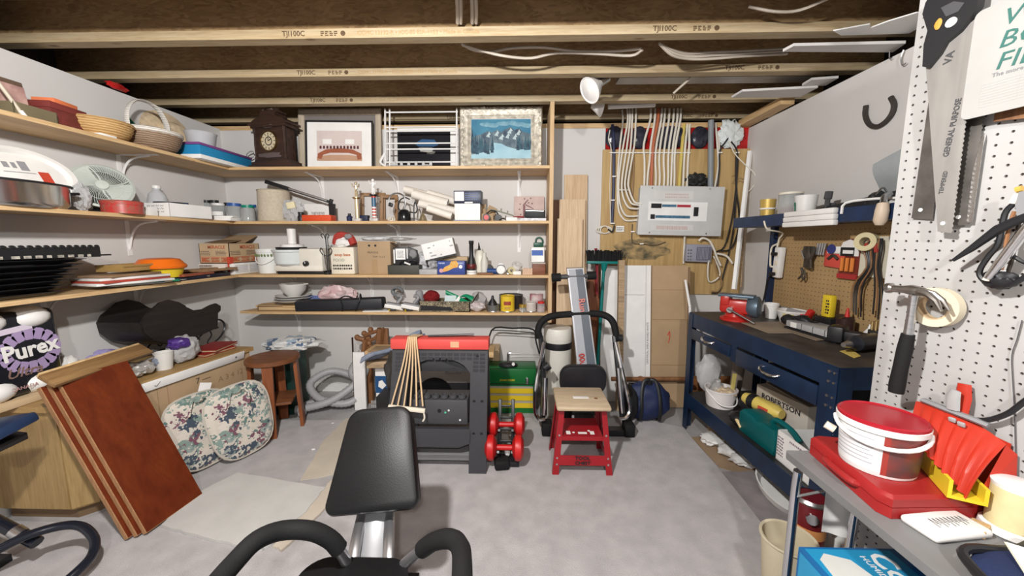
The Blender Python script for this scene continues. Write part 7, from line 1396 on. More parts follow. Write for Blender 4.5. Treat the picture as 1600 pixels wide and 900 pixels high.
ZU = 1.4155
def on_bench(px, py, z_=HB): return atz(px, py, z_)
p = on_bench(1150, 500)
t = thing('bench_vise', 'red bench vise with a blue-grey jaw and steel handle bar', 'vise', (p.x, p.y+.01, HB), -40); M_VR = mat('vise_red', (.42, .02, .015), .3)
mk('base', B().lathe([(1e-6, 0), (.085, 0), (.085, .012), (.06, .025), (.05, .05), (1e-6, .05)], 22), M_VR, t); mk('body', B().box((0, 0, .085), (.17, .085, .085), (0, 0, 0), .018).box((-.055, 0, .12), (.05, .10, .06), (0, 0, 0), .01), M_VR, t); mk('jaw', B().box((.0, -.0, .150), (.19, .095, .016), (0, 0, 0), .004), mat('blue_grey_steel', (.10, .14, .18), .4, .5), t)
mk('rear_jaw', B().lathe([(1e-6, -.035), (.05, -.035), (.065, -.01), (.065, .02), (.04, .035), (1e-6, .035)], 18, RM((.095, .0, .09), (0, 90, 0))), MATS['blue_grey_steel'], t); mk('spindle', B().cyl((-.02, -.04, .07), (-.02, -.075, .068), .017, n=12), M_STEEL, t); mk('handle_bar', B().cyl((-.03, -.07, .075), (.12, -.13, .015), .006, n=8), M_STEEL, t)
def cupt(nm, lb, cat, px0, px1, pt, pb, m_, X=None):
 c = on_bench((px0+px1)/2, pb); r = (aty(px1, pb, c.y).x-aty(px0, pb, c.y).x)/2; h = aty((px0+px1)/2, pt, c.y+r*.5).z-HB
 t = thing(nm, lb, cat, (c.x, c.y+r*.6, HB)); mk('cup', B().lathe([(1e-6, 0), (r*.72, 0), (r*.95, h*.86), (r, h*.88), (r, h), (r*.9, h), (r*.68, .006), (1e-6, .006)], 22), m_, t); return t, r, h
cupt('paper_cup', 'small white cup on the bench between the vise and the tub', 'cup', 1198, 1219, 474, 498, M_WHITE)
t, r, h = cupt('margarine_tub', 'white plastic tub with a yellow print on the workbench', 'tub', 1224, 1268, 485, 506, M_WHITE); mk('yellow_print', B().lathe([(r*.80, h*.25), (r*.93, h*.8)], 8, None, 195, 240), mat('print_pale_yellow', (.72, .58, .22), .5), t)
P = [on_bench(u, v) for u, v in ((1158, 505), (1226, 503), (1268, 513), (1308, 530), (1276, 533), (1238, 521), (1200, 521))]
solo('cardboard_piece', slab([(q.x, q.y) for q in P], HB+.001, HB+.004), mat('dusty_card', (.26, .20, .14), .8, var=.2), 'flat brown cardboard piece lying on the worktop', 'cardboard')
def bpos(lx, ly, z_=HB+.0005): v = bl_(lx, ly); return (v.x, v.y, z_)
lxy = lambda u, v: b_local(atx(u, v, 1.68))[0]
t = thing('blister_pack', 'grey blister pack with a red tool handle behind the tub', 'package', bpos(.29, .47), BRZ); mk('pack', B().box((0, 0, .035), (.28, .05, .07), (-25, 0, 0), .008), mat('grey_blister', (.28, .28, .29), .25, bump=.3), t); mk('red_handle', B().box((.15, -.01, .06), (.03, .03, .07), (0, 30, 0), .006), M_RED, t)
solo('black_carton', B().box((0, 0, .037), (.10, .06, .074), (0, 0, 0), .003), M_BLACK, 'black carton under the yellow bottle at the back of the bench', 'box', bpos(.56, .46), BRZ)
t = thing('glue_can', 'yellow can with black print standing at the back of the bench', 'can', bpos(.56, .46, HB+.075), BRZ); mk('can', B().box((0, 0, .06), (.056, .035, .12), (0, 0, 0), .008), M_YEL, t)
q = B(); printbox(q, .0, .024, -.0178, .02, .10, 5, 3, .6); mk('print', q, M_INK, t)
t = thing('glue_bottle', 'dark bottle with a red pointed cap by the yellow can', 'bottle', bpos(.68, .45, HB+.0005), BRZ); mk('bottle', B().lathe([(1e-6, 0), (.032, 0), (.032, .09), (.018, .10), (1e-6, .10)], 16), mat('dark_brown_glass', (.04, .02, .018), .25), t); mk('cap', B().cyl((0, 0, .10), (0, 0, .145), .011, .004, 10), M_RED, t); mk('label', B().lathe([(.0325, .02), (.0325, .06)], 8, None, 225, 315), mat('glue_label', (.5, .25, .25), .5), t)
solo('brown_block', B().box((0, 0, .05), (.04, .04, .10), (0, 0, 0), .004), M_DARKWOOD, 'dark brown block between the yellow can and the glue bottle', 'block', bpos(.62, .48), BRZ)
t = thing('red_bottle', 'small red bottle standing behind the dark tray on the bench', 'bottle', bpos(.46, .40), BRZ); mk('bottle', B().lathe([(1e-6, 0), (.022, 0), (.022, .03), (.010, .055), (.006, .07), (1e-6, .07)], 14), M_RED, t)
solo('black_grinder', B().tube([(-.08, 0, .03), (-.03, 0, .045), (.04, 0, .05), (.09, 0, .03)], [.02, .028, .03, .02]*4, 10, k=3), M_BLACK, 'black hand tool lying between the tub and the parts organiser', 'tool', bpos(.50, .345), BRZ+15)
t = thing('parts_organiser', 'clear plastic parts organiser with dark contents on the bench', 'organiser', bpos(.66, .34), BRZ); mk('tray', B().bx(-.16, .16, -.07, .07, 0, .012), M_BLACK, t); mk('cover', B().box((0, 0, .032), (.31, .13, .034), (0, 0, 0), .006), M_BAG, t); mk('label', B().bx(-.12, -.08, -.067, -.0655, .018, .045), M_PAPER, t)
for i in range(3): mk('divider', B().bx(-.05+i*.07, -.047+i*.07, -.066, .06, .012, .048), M_DGREY, t)
t = thing('white_bottle', 'little white pointed bottle behind the parts organiser', 'bottle', bpos(.79, .46), BRZ); mk('bottle', B().lathe([(1e-6, 0), (.022, 0), (.022, .045), (.008, .065), (.004, .085), (1e-6, .085)], 14), M_WHITE, t)
t = thing('drill_bit_stand', 'small stand full of brass drill bits at the end of the bench', 'bit stand', bpos(.90, .41), BRZ); mk('stand', B().box((0, 0, .04), (.09, .06, .08), (0, 0, 0), .004), mat('bit_stand_black', (.03, .028, .025), .5), t)
for i in range(5):
 for j in range(3): mk('bit', B().cyl((-.035+i*.0175, -.02+j*.02, .08), (-.035+i*.0175, -.02+j*.02, .115+.006*((i+j) % 3)), .0055, n=7), mat('brass_bits', (.55, .40, .18), .35, .9), t)
p = on_bench(1352, 550)
t = thing('power_drill', 'black cordless drill lying on the near end of the bench', 'drill', (p.x+.02, p.y+.02, HB), 20); mk('body', B().lathe([(1e-6, -.12), (.018, -.12), (.024, -.09), (.034, -.08), (.036, .05), (.028, .08), (1e-6, .08)], 16, RM((0, 0, .04), (0, 90, 0))), mat('drill_black', (.018, .02, .026), .4), t); mk('handle', B().box((.05, .06, .04), (.05, .13, .05), (0, 0, 15), .012), M_BLACK, t); mk('battery', B().box((.03, .13, .045), (.09, .06, .075), (0, 0, 15), .008), M_BLACK, t); mk('chuck', B().cyl((-.155, 0, .04), (-.115, 0, .04), .010, .017, 12), M_STEEL, t)
P = [on_bench(u, v) for u, v in ((1312, 549), (1330, 546), (1345, 557), (1335, 560))]; solo('yellow_note', slab([(q.x, q.y) for q in P], HB+.0005, HB+.002), mat('note_yellow', (.65, .48, .12), .7), 'yellow paper slip under the drill', 'paper')
def us(px): return b_local(atx(px, 330, 1.62))[0]
def up(lx, ly=.42): return bpos(lx, ly, ZU)
lxs = {k: b_local(atx(k, 330, 1.60))[0] for k in (1203, 1235, 1260, 1278, 1360, 1378, 1385)}
def zu(py, px): return atx(px, py, 1.60).z
t = thing('gold_cup', 'small gold paper cup at the far end of the bench\'s upper shelf', 'cup', up(lxs[1203]), 0); mk('cup', B().lathe([(1e-6, 0), (.035, 0), (.045, zu(312, 1203)-ZU), (.040, zu(312, 1203)-ZU), (.03, .006), (1e-6, .006)], 20), mat('gold_paper', (.55, .38, .10), .35, .3), t); mk('white_rim', B().lathe([(.045, .096), (.048, .10), (.045, .106), (.03, .106)], 20), M_WHITE, t)
t = thing('glass_canister', 'clear canister half filled with red beside the coffee cup', 'canister', up(lxs[1235]), 0); h = zu(303, 1235)-ZU; mk('glass', B().lathe([(1e-6, 0), (.06, 0), (.06, h), (.056, h), (.056, .004), (1e-6, .004)], 24), MATS['jar_glass'], t); mk('contents', B().lathe([(1e-6, .005), (.054, .005), (.054, h*.55), (1e-6, h*.55)], 20), mat('contents_red', (.40, .06, .04), .6, var=.4, scale=20), t); mk('lid', B().lathe([(.062, h-.006), (.062, h+.006), (1e-6, h+.006)], 24), M_CREAM, t)
t = thing('coffee_cup', 'white paper coffee cup with a round green emblem on the upper shelf', 'cup', up(lxs[1260], .41), BRZ); h = zu(306, 1260)-ZU; mk('cup', B().lathe([(1e-6, 0), (.042, 0), (.054, h), (.050, h), (.038, .006), (1e-6, .006)], 24), M_WHITE, t)
mk('green_emblem', B().lathe([(.0488, h*.30), (.0500, h*.38), (.052, h*.62), (.0535, h*.75)], 8, None, 215, 262), mat('emblem_green', (.0, .16, .09), .5), t); mk('emblem_white', B().lathe([(.0505, h*.42), (.0530, h*.62)], 4, None, 230, 248), M_WHITE, t)
solo('screwdriver_bundle', B().cyl((0, 0, 0), (.0, 0, .14), .012, n=8).cyl((.03, .01, 0), (.035, .01, .10), .016, n=8).cyl((-.0, 0, .12), (.004, 0, .16), .018, n=8), M_DGREY, 'grey tool handles standing behind the coffee cup', 'tool', up(lxs[1278], .46))
lx0 = b_local(atx(1240, 335, 1.55))[0]; lx1 = b_local(atx(1316, 335, 1.55))[0]
for i in range(3): solo('white_lid_strip', B().box((0, 0, .0), (lx1-lx0-.01*i*.5, .03, .028), (0, 0, 0), .006), M_WHITE, ['lowest white plastic strip on the front of the upper shelf', 'middle white plastic strip on the front of the upper shelf', 'topmost white plastic strip on the front of the upper shelf'][i], 'strip', bpos((lx0+lx1)/2, DB-.220, 1.402+i*.0285), BRZ, 'white plastic strips')
q = B().tube([bl_(lx1+.02, DB-.215, 1.44), bl_(lx1+.03, DB-.21, 1.49), bl_(lx1+.12, DB-.16, 1.50), bl_(lx1+.25, DB-.14, 1.49)], .006, 6, k=3); solo('white_cable', q, M_WHITE, 'white cord looping over the upper shelf edge', 'cord')
solo('black_bar', B().box((0, 0, .035), (.45, .04, .07), (0, -6, 0), .006), M_BLACK, 'long black bar lying along the back of the upper shelf', 'bar', bpos(.62, .47, ZU+.026), BRZ)
t = thing('black_gadget', 'black rounded gadget standing near the end of the upper shelf', 'gadget', bpos(lxs[1360], .42, ZU+.0)); mk('body', B().blob((0, 0, .06), (.045, .04, .06), 3, .2), M_BLACK, t); mk('ring', B().tube([(-.03, -.02, .10), (0, -.02, .135), (.03, -.02, .10)], .004, 6, k=4), M_STEEL, t)
a = atx(1380, 318, 1.53); c = atx(1374, 352, 1.53)
t = thing('wooden_handle_tool', 'tool with a pale wooden handle hanging over the upper shelf edge', 'tool', a); mk('handle', B().tube([(0, 0, .0), (-.004, -.004, -.03), (c-a)*.8, (c-a)], [.020, .024, .024, .014], 10), mat('pale_wood_handle', (.62, .50, .38), .5), t); mk('ferrule', B().tube([(0, 0, 0), (.02, .02, .03), (.06, .04, .045)], .012, 8), M_STEEL, t)
solo('white_rag', B().blob((0, 0, .03), (.09, .05, .03), 6, .4), M_PAPER, 'crumpled white rag at the near end of the upper shelf', 'rag', bpos(.90, .42, ZU+.008))
solo('plastic_sheet', B().sheet(lambda u, v: (.10+.34*u, .0+.03*math.sin(v*5+u*3), .0+.38*v*(.6+.4*u)), 10, 10, .002), mat('cloudy_plastic', (.42, .45, .46), .2, trans=.2, ior=1.1, bump=.6, bscale=30), 'cloudy plastic sheet leaning on the wall above the upper shelf', 'plastic sheet', bpos(.60, .50, ZU+.03), BRZ)
q = B(); hp = [(1353, 165), (1352, 180), (1358, 194), (1370, 198), (1384, 190), (1394, 177), (1397, 163), (1392, 152)]
solo('horseshoe', q.tube([atx(u, v, XR-.012) for u, v in hp], .0115, 8, k=3), mat('dark_iron', (.06, .05, .045), .6, .4, bump=.3), 'dark iron horseshoe hung on the side wall', 'horseshoe')
solo('wall_hook_wire', B().tube([atx(1412, 78, XR-.02), atx(1408, 90, XR-.02), atx(1410, 102, XR-.02), atx(1416, 98, XR-.02)], .003, 5, k=3).tube([atx(1390, 80, XR-.02), atx(1390, 92, XR-.02), atx(1394, 90, XR-.02)], .0025, 5, k=3), M_STEEL, 'bent thin wire hooks at the top of the side wall', 'wire')
def tb(px, py, y_=.0): p = atx(px, py, 1.70); lx, _ = b_local(p); return lx, p.z
def tthing(nm, lb, cat, px, py, off=.012): lx, z_ = tb(px, py); v = bl_(lx, DB-off); return thing(nm, lb, cat, (v.x, v.y, z_), BRZ)
t = tthing('power_strip', 'white power strip screwed to the upright of the tool board', 'power strip', 1223, 410, .03); mk('case', B().box((0, 0, 0), (.06, .035, .20), (0, 3, 0), .008), M_WHITE, t)
for i in range(3): mk('outlet', B().box((0, -.0185, -.06+i*.055), (.03, .003, .03), (0, 3, 0), .002), M_CREAM, t)
mk('plug', B().box((-.005, -.032, .055), (.03, .03, .022), (0, 0, 0), .005), M_BLACK, t); mk('plug', B().box((-.01, -.032, -.075), (.03, .03, .022), (0, 0, 0), .005), M_BLACK, t)
lx, z_ = tb(1223, 410)
solo('power_cable', B().tube([bl_(lx, DB-.05, z_+.10), bl_(lx+.01, DB-.05, z_+.15), bl_(lx+.06, DB-.07, z_+.19), bl_(lx+.09, DB-.19, z_+.21), bl_(lx+.10, DB-.225, z_+.26)], .005, 6, k=4).tube([bl_(lx, DB-.05, z_+.12), bl_(lx-.05, DB-.05, z_+.09), bl_(lx-.06, DB-.04, z_-.02), bl_(lx-.03, DB-.05, z_-.03)], .006, 6, k=4), M_CREAM, 'cream power cord knotted above the power strip', 'cord')
solo('black_cable', B().tube([bl_(lx-.02, DB-.05, z_-.08), bl_(lx-.06, DB-.05, z_-.12), bl_(lx-.08, DB-.05, z_-.25), bl_(lx-.10, DB-.06, z_-.35)], .005, 6, k=4), M_BLACK, 'black cord running down from the power strip', 'cord')
t = tthing('hanging_pliers', 'bunch of dark pliers hanging on the tool board', 'pliers', 1266, 405, .02); M_OLD = mat('old_steel', (.10, .085, .07), .45, .6, var=.4, scale=20)
for i in range(4): dx_ = -.03+i*.022; mk('pliers', B().tube([(dx_-.012, -.01*i, .075), (dx_-.016, -.01*i, .04), (dx_, -.01*i, 0), (dx_+.008, -.01*i, -.05)], .008, 6, k=3).tube([(dx_+.016, -.01*i, .075), (dx_+.018, -.01*i, .04), (dx_, -.01*i, 0), (dx_-.004, -.01*i, -.05)], .008, 6, k=3), M_OLD, t)
mk('scissors', B().tube([(-.02, -.03, -.05), (-.01, -.03, -.09), (-.035, -.03, -.12)], .006, 6, k=3).tube([(0, -.03, -.06), (.01, -.03, -.10), (.0, -.03, -.12), (-.01, -.03, -.10)], .005, 6, k=3), M_OLD, t); mk('awl', B().cyl((-.055, -.01, .05), (-.03, -.01, .0), .005, n=6), M_STEEL, t)
t = tthing('key_tools', 'row of small chrome tools hanging next to the pliers', 'tools', 1282, 390, .02)
for i in range(4): mk('tool', B().cyl((-.02+i*.016, 0, .035), (-.024+i*.016, -.005, -.03), .006, n=7), M_STEEL, t)
t = tthing('blade_pack', 'red pack of saw blades hanging on the tool board', 'package', 1300, 405, .015); mk('card', B().box((0, 0, 0), (.12, .006, .09), (0, 4, 0), .003), mat('coral_card', (.62, .08, .06), .5), t); mk('blade', B().tube([(-.03, -.008, -.0), (0, -.008, .02), (.03, -.008, 0)], .008, 6, k=3), M_OLD, t); mk('white_cap', B().box((0, -.006, .05), (.08, .01, .04), (0, 0, 0), .008), M_WHITE, t); mk('blue_disc', B().cyl((-.01, -.012, .055), (-.01, -.016, .055), .026, n=18), mat('disc_blue', (.03, .04, .18), .5), t)
t = tthing('cutter_pack', 'white-topped pack of orange-handled cutters beside the red blade pack', 'package', 1322, 400, .015); mk('card', B().prism([(-.055, -.10), (.055, -.10), (.055, .04), (.04, .075), (0, .09), (-.04, .075), (-.055, .04)], .006), mat('dark_red_card', (.18, .03, .02), .5), t); mk('white_top', B().prism([(-.052, .0), (.052, .0), (.052, .04), (.038, .072), (0, .086), (-.038, .072), (-.052, .04)], .004, RM((0, -.006, 0))), M_WHITE, t); mk('black_band', B().bx(-.045, .03, -.0095, -.006, .0, .045), M_BLACK, t); mk('white_label', B().bx(-.03, .028, -.011, -.0095, .012, .03), M_PAPER, t); mk('red_label', B().bx(-.055, .055, -.008, -.0, -.12, -.095), mat('pack_red', (.38, .03, .03), .5), t)
for i in range(3): mk('handle', B().cyl((-.025+i*.028, -.012, -.01), (-.025+i*.028, -.012, -.08), .009, n=8), mat('orange_handle', (.65, .20, .04), .4), t)
t = tthing('paper_sheet', 'white printed sheet pinned on the tool board behind hanging wires', 'paper', 1365, 402, .010); mk('sheet', B().bx(-.10, .07, -.002, .002, -.10, .10), mat('aged_paper', (.62, .58, .46), .7), t)
t = tthing('tape_roll', 'small roll of masking tape hanging on the tool board', 'tape', 1357, 378, .05); mk('roll', B().lathe([(.022, -.018), (.045, -.018), (.045, .018), (.022, .018), (.022, -.018)], 24, RM(rot=(85, 0, 20))), mat('tape_cream', (.62, .54, .32), .6), t)
t = tthing('hanging_wires', 'bunch of black and brown test wires hanging down the tool board', 'wires', 1362, 405, .03); rd = random.Random(9)
for i in range(9):
 x0 = -.045+i*.011;
 mk('wire', B().tube([(x0*.6+.01, -.01, .10), (x0, -.012, .05), (x0*.7+.01, -.012, -.04), (x0*1.1-.01+(.03 if i > 4 else -.02), -.012, -.14), (x0*1.2+(.025 if i > 4 else -.02), -.012, -.26+rd.uniform(-.03, .02))], .0038, 5, k=3), M_BLACK if i % 3 else mat('brown_wire', (.25, .12, .05), .5), t)
for i in range(2): mk('red_clip', B().box((-.035+i*.05, -.014, .055), (.016, .012, .045), (0, 12-25*i, 0), .003), mat('clip_red', (.35, .04, .03), .5), t)
ZL = .2575
def lowpos(px, py): return atz(px, py, ZL)
p = lowpos(1118, 630)
t = thing('plastic_pail', 'white ice cream pail full of odds and ends under the bench', 'pail', (1.29, 2.33, ZL)); r, h = .095, .115
mk('pail', B().lathe([(1e-6, 0), (r*.84, 0), (r*.98, h*.9), (r*1.03, h*.92), (r*1.03, h), (r*.94, h), (r*.8, .005), (1e-6, .005)], 28), mat('pail_pinkish', (.70, .66, .65), .4), t); mk('handle', B().tube([(-r, 0, h*.9), (-r*.6, -r*.9, h*.4), (0, -r*1.1, h*.28), (r*.6, -r*.9, h*.4), (r, 0, h*.9)], .004, 6, k=4), M_WHITE, t)
solo('plastic_jug', B().lathe([(1e-6, 0), (.045, 0), (.048, .09), (.03, .13), (.018, .14), (.018, .16), (1e-6, .16)], 18), M_CLEAR, 'clear plastic jug standing in the white pail', 'jug', (1.27, 2.34, ZL+.0055), 0); solo('yellow_ruler', B().box((0, 0, .11), (.024, .005, .21), (0, 4, 0)), mat('ruler_yellow', (.60, .50, .15), .6), 'yellow wooden ruler standing in the white pail', 'ruler', (1.345, 2.30, ZL+.006))
solo('scrap_heap', B().blob((0, 0, .02), (.06, .06, .028), 5, .5), mat('scrap_tan', (.55, .42, .28), .8, var=.4, scale=40), 'tan scraps filling the white pail', 'scrap', (1.30, 2.30, ZL+.075))
solo('draped_bag', B().blob((0, 0, .14), (.08, .05, .13), 9, .2), M_BAG, 'clear plastic bag hanging behind the white pail', 'bag', (1.27, 2.455, ZL+.03), 0)
solo('brown_stick', B().cyl((0, 0, 0), (.03, 0, .35), .035, .04, 10), mat('grey_brown_tube', (.22, .18, .15), .7), 'grey-brown tube standing behind the white pail', 'tube', (1.44, 2.44, ZL+.005))
t = thing('hardware_carton', 'white and brown carton lettered Robertson under the bench', 'box', (1.52, 2.0, ZL), BRZ+8); mk('box', B().box((0, 0, .11), (.32, .20, .22), (0, 0, 0), .003), mat('carton_faded', (.62, .58, .53), .7, col2=(.45, .38, .30), scale=4), t); text(t, 'ROBERTSON', (.0, -.1012, .165), .042, M_INK, bold=.02); mk('flap', B().box((.03, -.0, .235), (.26, .20, .004), (0, 6, 0)), mat('flap_greybrown', (.22, .17, .13), .8), t)
t = thing('yellow_drill', 'yellow and black corded drill lying under the bench', 'drill', (1.36, 2.02, ZL+.06), BRZ+12); mk('body', B().lathe([(1e-6, -.12), (.03, -.12), (.04, -.08), (.04, .08), (.025, .11), (1e-6, .11)], 16, RM((0, 0, .075), (0, 90, 0))), mat('drill_yellow', (.65, .50, .12), .4), t); mk('collar', B().lathe([(.041, -.02), (.044, 0), (.041, .02)], 16, RM((-.06, 0, .075), (0, 90, 0))), M_BLACK, t); mk('handle', B().box((-.10, .0, .035), (.10, .05, .06), (0, 20, 0), .012), M_BLACK, t); mk('print', B().bx(.0, .06, -.0412, -.038, .065, .085), M_REDINK, t)
t = thing('work_gloves', 'cream and black work glove lying beside the yellow drill', 'glove', (1.26, 2.07, ZL+.008)); mk('palm', B().blob((0, 0, .03), (.05, .06, .03), 4, .3), M_BLACK, t)
for i in range(4): mk('finger', B().tube([(-.03+i*.018, -.03, .035), (-.034+i*.02, -.06, .03), (-.034+i*.02, -.085, .015)], .010, 7, k=3), mat('glove_cream', (.70, .55, .30), .8), t)
t = thing('teal_tool_case', 'dark teal power tool case standing at the edge of the lower bench shelf', 'tool case', (1.28, 1.86, ZL+.0005), BRZ); M_TC = mat('teal_case', (.0, .095, .10), .45)
mk('case', B().prism([(-.15, .0), (.11, .0), (.12, .03), (.12, .10), (.10, .13), (.02, .132), (-.01, .12), (-.06, .132), (-.13, .132), (-.155, .11)], .12, RM((0, -.05, 0)), .012), M_TC, t); mk('handle', B().tube([(.02, .01, .125), (.05, .01, .155), (.14, .01, .15), (.20, .01, .12)], .014, 8, k=3), M_TC, t)
t = thing('white_carton', 'open white carton with a printed front and a hand hole under the bench', 'box', (1.345, 1.60, ZL+.0005), BRZ-3); q = B().bx(-.13, .13, -.10, .12, 0, .004).bx(-.13, .13, -.10, -.096, 0, .15).bx(-.13, .13, .116, .12, 0, .15).bx(-.13, -.126, -.10, .12, 0, .15).bx(.126, .13, -.10, .12, 0, .15); mk('box', q, M_PAPER, t); mk('hand_hole', B().prism(rrect(-.005, .065, .085, .11, .012), .002, RM((0, -.1015, 0))), M_BROWN, t)
q = B(); printbox(q, -.125, -.085, -.1005, .03, .13, 7, 3, .5); printbox(q, -.05, .12, -.1005, .125, .14, 1, 4, .6); printbox(q, .02, .12, -.1005, .06, .075, 1, 5, .6); o = mk('print', q, mat('plum_print', (.25, .18, .22), .7), t); o['kind'] = 'stuff'
for i, (dx_, dy_, lb) in enumerate(((.02, .0, 'teal tool battery standing in the white carton'), (.09, .03, 'dark teal tool head standing in the white carton'))):
 v = bl_(.98+dx_-.05, .20+dy_+.0); solo('tool_battery', B().box((0, 0, .09), (.06, .06, .17), (0, 10, 0), .008), mat('teal_battery', (.01, .16, .18), .4), lb, 'battery', (v.x-.03, v.y, ZL+.006), BRZ)
v = bl_(1.03, .13); t = thing('chrome_fitting', 'chrome fittings poking out of the white carton', 'fitting', (v.x, v.y, ZL+.07)); mk('pipe', B().tube([(0, 0, 0), (0, .02, .09), (.04, .03, .12), (.09, .02, .12)], .016, 10, k=3), M_CHROME, t); mk('cap', B().cyl((-.03, .02, .08), (-.03, -.02, .085), .026, n=14), M_WHITEM, t)
P = [atz(u, v, .004) for u, v in ((1080, 683), (1140, 680), (1185, 735), (1150, 737), (1124, 730))]; solo('cardboard_mat', slab([(q.x, q.y) for q in P], .0005, .005), mat('card_mat', (.30, .21, .13), .85), 'brown cardboard lying on the floor under the bench', 'cardboard')
P = [atz(u, v, .002) for u, v in ((1128, 737), (1190, 736), (1300, 838), (1300, 905), (1230, 905))]; solo('floor_mat', slab([(q.x, q.y) for q in P], .0005, .004), mat('dirty_grey_mat', (.27, .245, .25), .95, var=.25, scale=8, bump=.5, bscale=150), 'dirty grey carpet strip along the foot of the workbench', 'mat')
for i, (u, v, lb) in enumerate(((1112, 690, 'crumpled white rag under the far end of the bench'), (1140, 708, 'second white rag bundle under the bench beside the first'), (1160, 722, 'third white rag trailing under the bench'))): p = atz(u, v, .02); solo('white_rag', B().blob((0, 0, .032), (.085, .065, .032), 70+i, .35, 2.5, 3), mat('rag_white', (.68, .67, .66), .9, bump=.3), lb, 'rag', (p.x+.02, p.y, .006), 0, 'white rags under the bench')
p = atz(1218, 775, .03); t = thing('white_ceramic_tray', 'white moulded dish lying on the floor under the bench', 'dish', (p.x+.03, p.y+.02, .005)); mk('dish', B().lathe([(1e-6, 0), (.10, 0), (.12, .045), (.112, .045), (.09, .008), (1e-6, .008)], 22, RM(s=(1, 1.3, 1), rot=(14, 0, 0), loc=(0, 0, .022))), M_WHITE, t)
solo('white_card_box', B().box((0, 0, .07), (.12, .16, .14), (0, 0, 0), .003), M_WHITE, 'white carton on the floor behind the table leg', 'box', (1.30, 1.34, .005)); solo('brown_floor_box', B().bx(-.12, .14, -.12, .14, 0, .16), M_CARD, 'brown carton on the floor under the far end of the bench', 'box', (1.42, 2.34, .005))
# ================================================================= WHITE PEGBOARD AND ITS TOOLS
PO = Vector((1.10, 1.145, 0)); PN = Vector((-.978, -.208, 0)); PU = Vector((.208, -.978, 0)); PRZ = math.degrees(math.atan2(PU.y, PU.x))
def pg(u, v, off=0.):
 d = ray(u, v); C0 = Vector((0, 0, CAMZ)); s = ((PO+PN*off)-C0).dot(PN)/d.dot(PN); p = C0+d*s; q = p-PO; return Vector((q.dot(PU), -off, p.z))
def pthing(nm, lb, cat, group=None, at=(0, 0)): return thing(nm, lb, cat, PO, PRZ, group)
tp = thing('pegboard', 'tall white perforated hardboard sheet holding saws and a hammer', 'pegboard', PO, PRZ)
b = B(); NU, sp = 30, .0254; z0 = .18; NZ = 77; hr = .0034
for i in range(NU):
 for j in range(NZ):
  x0, zc0 = i*sp, z0+j*sp; cx, cz_ = x0+sp/2, zc0+sp/2
  sq = [(x0, zc0), (x0+sp/2, zc0), (x0+sp, zc0), (x0+sp, cz_), (x0+sp, zc0+sp), (x0+sp/2, zc0+sp), (x0, zc0+sp), (x0, cz_)]
  an = [225, 270, 315, 0, 45, 90, 135, 180]; o_ = len(b.v)
  b.v += [Vector((x, 0, z_)) for x, z_ in sq]+[Vector((cx+hr*math.cos(math.radians(a)), 0, cz_+hr*math.sin(math.radians(a)))) for a in an]+[Vector((cx+hr*math.cos(math.radians(a)), .004, cz_+hr*math.sin(math.radians(a)))) for a in an]
  for k in range(8): l_ = (k+1) % 8; b.f += [(o_+k, o_+l_, o_+8+l_, o_+8+k), (o_+8+k, o_+8+l_, o_+16+l_, o_+16+k)]
mk('perforated_face', b, mat('pegboard_white', (.40, .392, .383), .5), tp, smooth=False)
mk('hole_shade_back', B().bx(.001, NU*sp-.001, .0042, .006, z0, z0+NZ*sp), mat('hole_shade_dark', (.05, .035, .025), .9), tp); mk('edge', B().bx(-.0015, 0, 0, .006, z0, z0+NZ*sp), MATS['pegboard_white'], tp)
mk('stud', B().bx(.06, .098, .007, .09, 0.001, 2.28), M_PINEZ, tp); mk('stud', B().bx(.62, .658, .006, .09, 0, 2.28), M_PINEZ, tp)
def ppoly(pts, off, th=.0016): P = [pg(u, v, off) for u, v in pts]; return B().prism([(p.x, p.z) for p in P], th, RM((0, -off, 0)))
M_BLADE = mat('saw_blade', (.46, .44, .42), .42, .65, var=.25, scale=12, stretch=(1, 1, .2)); M_BLADE2 = mat('old_saw_blade', (.20, .185, .17), .4, .8, var=.4, scale=14)
def saw(lb, left, right, tip, off, m_, teeth=True):
 t = pthing('hand_saw', lb, 'saw', 'hand saws on the pegboard'); pts = [left[0], tip[0], tip[1]]
 a, c = Vector(tip[1]), Vector(right[0]); n = 46 if teeth else 1; R = []
 for i in range(n):
  q = a.lerp(c, i/n); R.append((q.x, q.y))
  if teeth: q2 = a.lerp(c, (i+.5)/n); R.append((q2.x+2.0, q2.y))
 mk('blade', ppoly(pts+R[1:]+[right[0]], off), m_, t); q = pg((tip[0][0]+tip[1][0])/2-2, tip[0][1]-13, off); mk('tip_hole', B().cyl((q.x, -off-.0005, q.z), (q.x, -off-.0012, q.z), .005, n=10), M_WHITE, t); return t
t = saw('rusty dark saw blade partly hidden behind the largest hand saw', [(1452, 150)], [(1478, 150)], [(1424, 341), (1457, 343)], .010, M_BLADE2, False)
t = saw('third saw with a bright toothed edge, hanging behind the largest saw', [(1500, 40)], [(1556, 40)], [(1487, 352), (1512, 352)], .014, M_BLADE2)
mk('bright_edge', ppoly([(1510, 348), (1519, 270), (1537, 205), (1538, 215), (1526, 300), (1519, 348)], .0165, .0008), mat('bright_steel', (.75, .75, .75), .2, 1.), t)
t = saw('largest hand saw with a black handle and lettered steel blade', [(1446, 95)], [(1529, 25)], [(1465, 362), (1486, 364)], .040, M_BLADE)
hd = mk('handle', ppoly([(1446, 4), (1456, -12), (1530, -12), (1527, 8), (1516, 28), (1500, 48), (1478, 66), (1468, 84), (1450, 106), (1441, 104), (1443, 70), (1449, 48), (1441, 22)], .052, .022), M_BLACK, t)
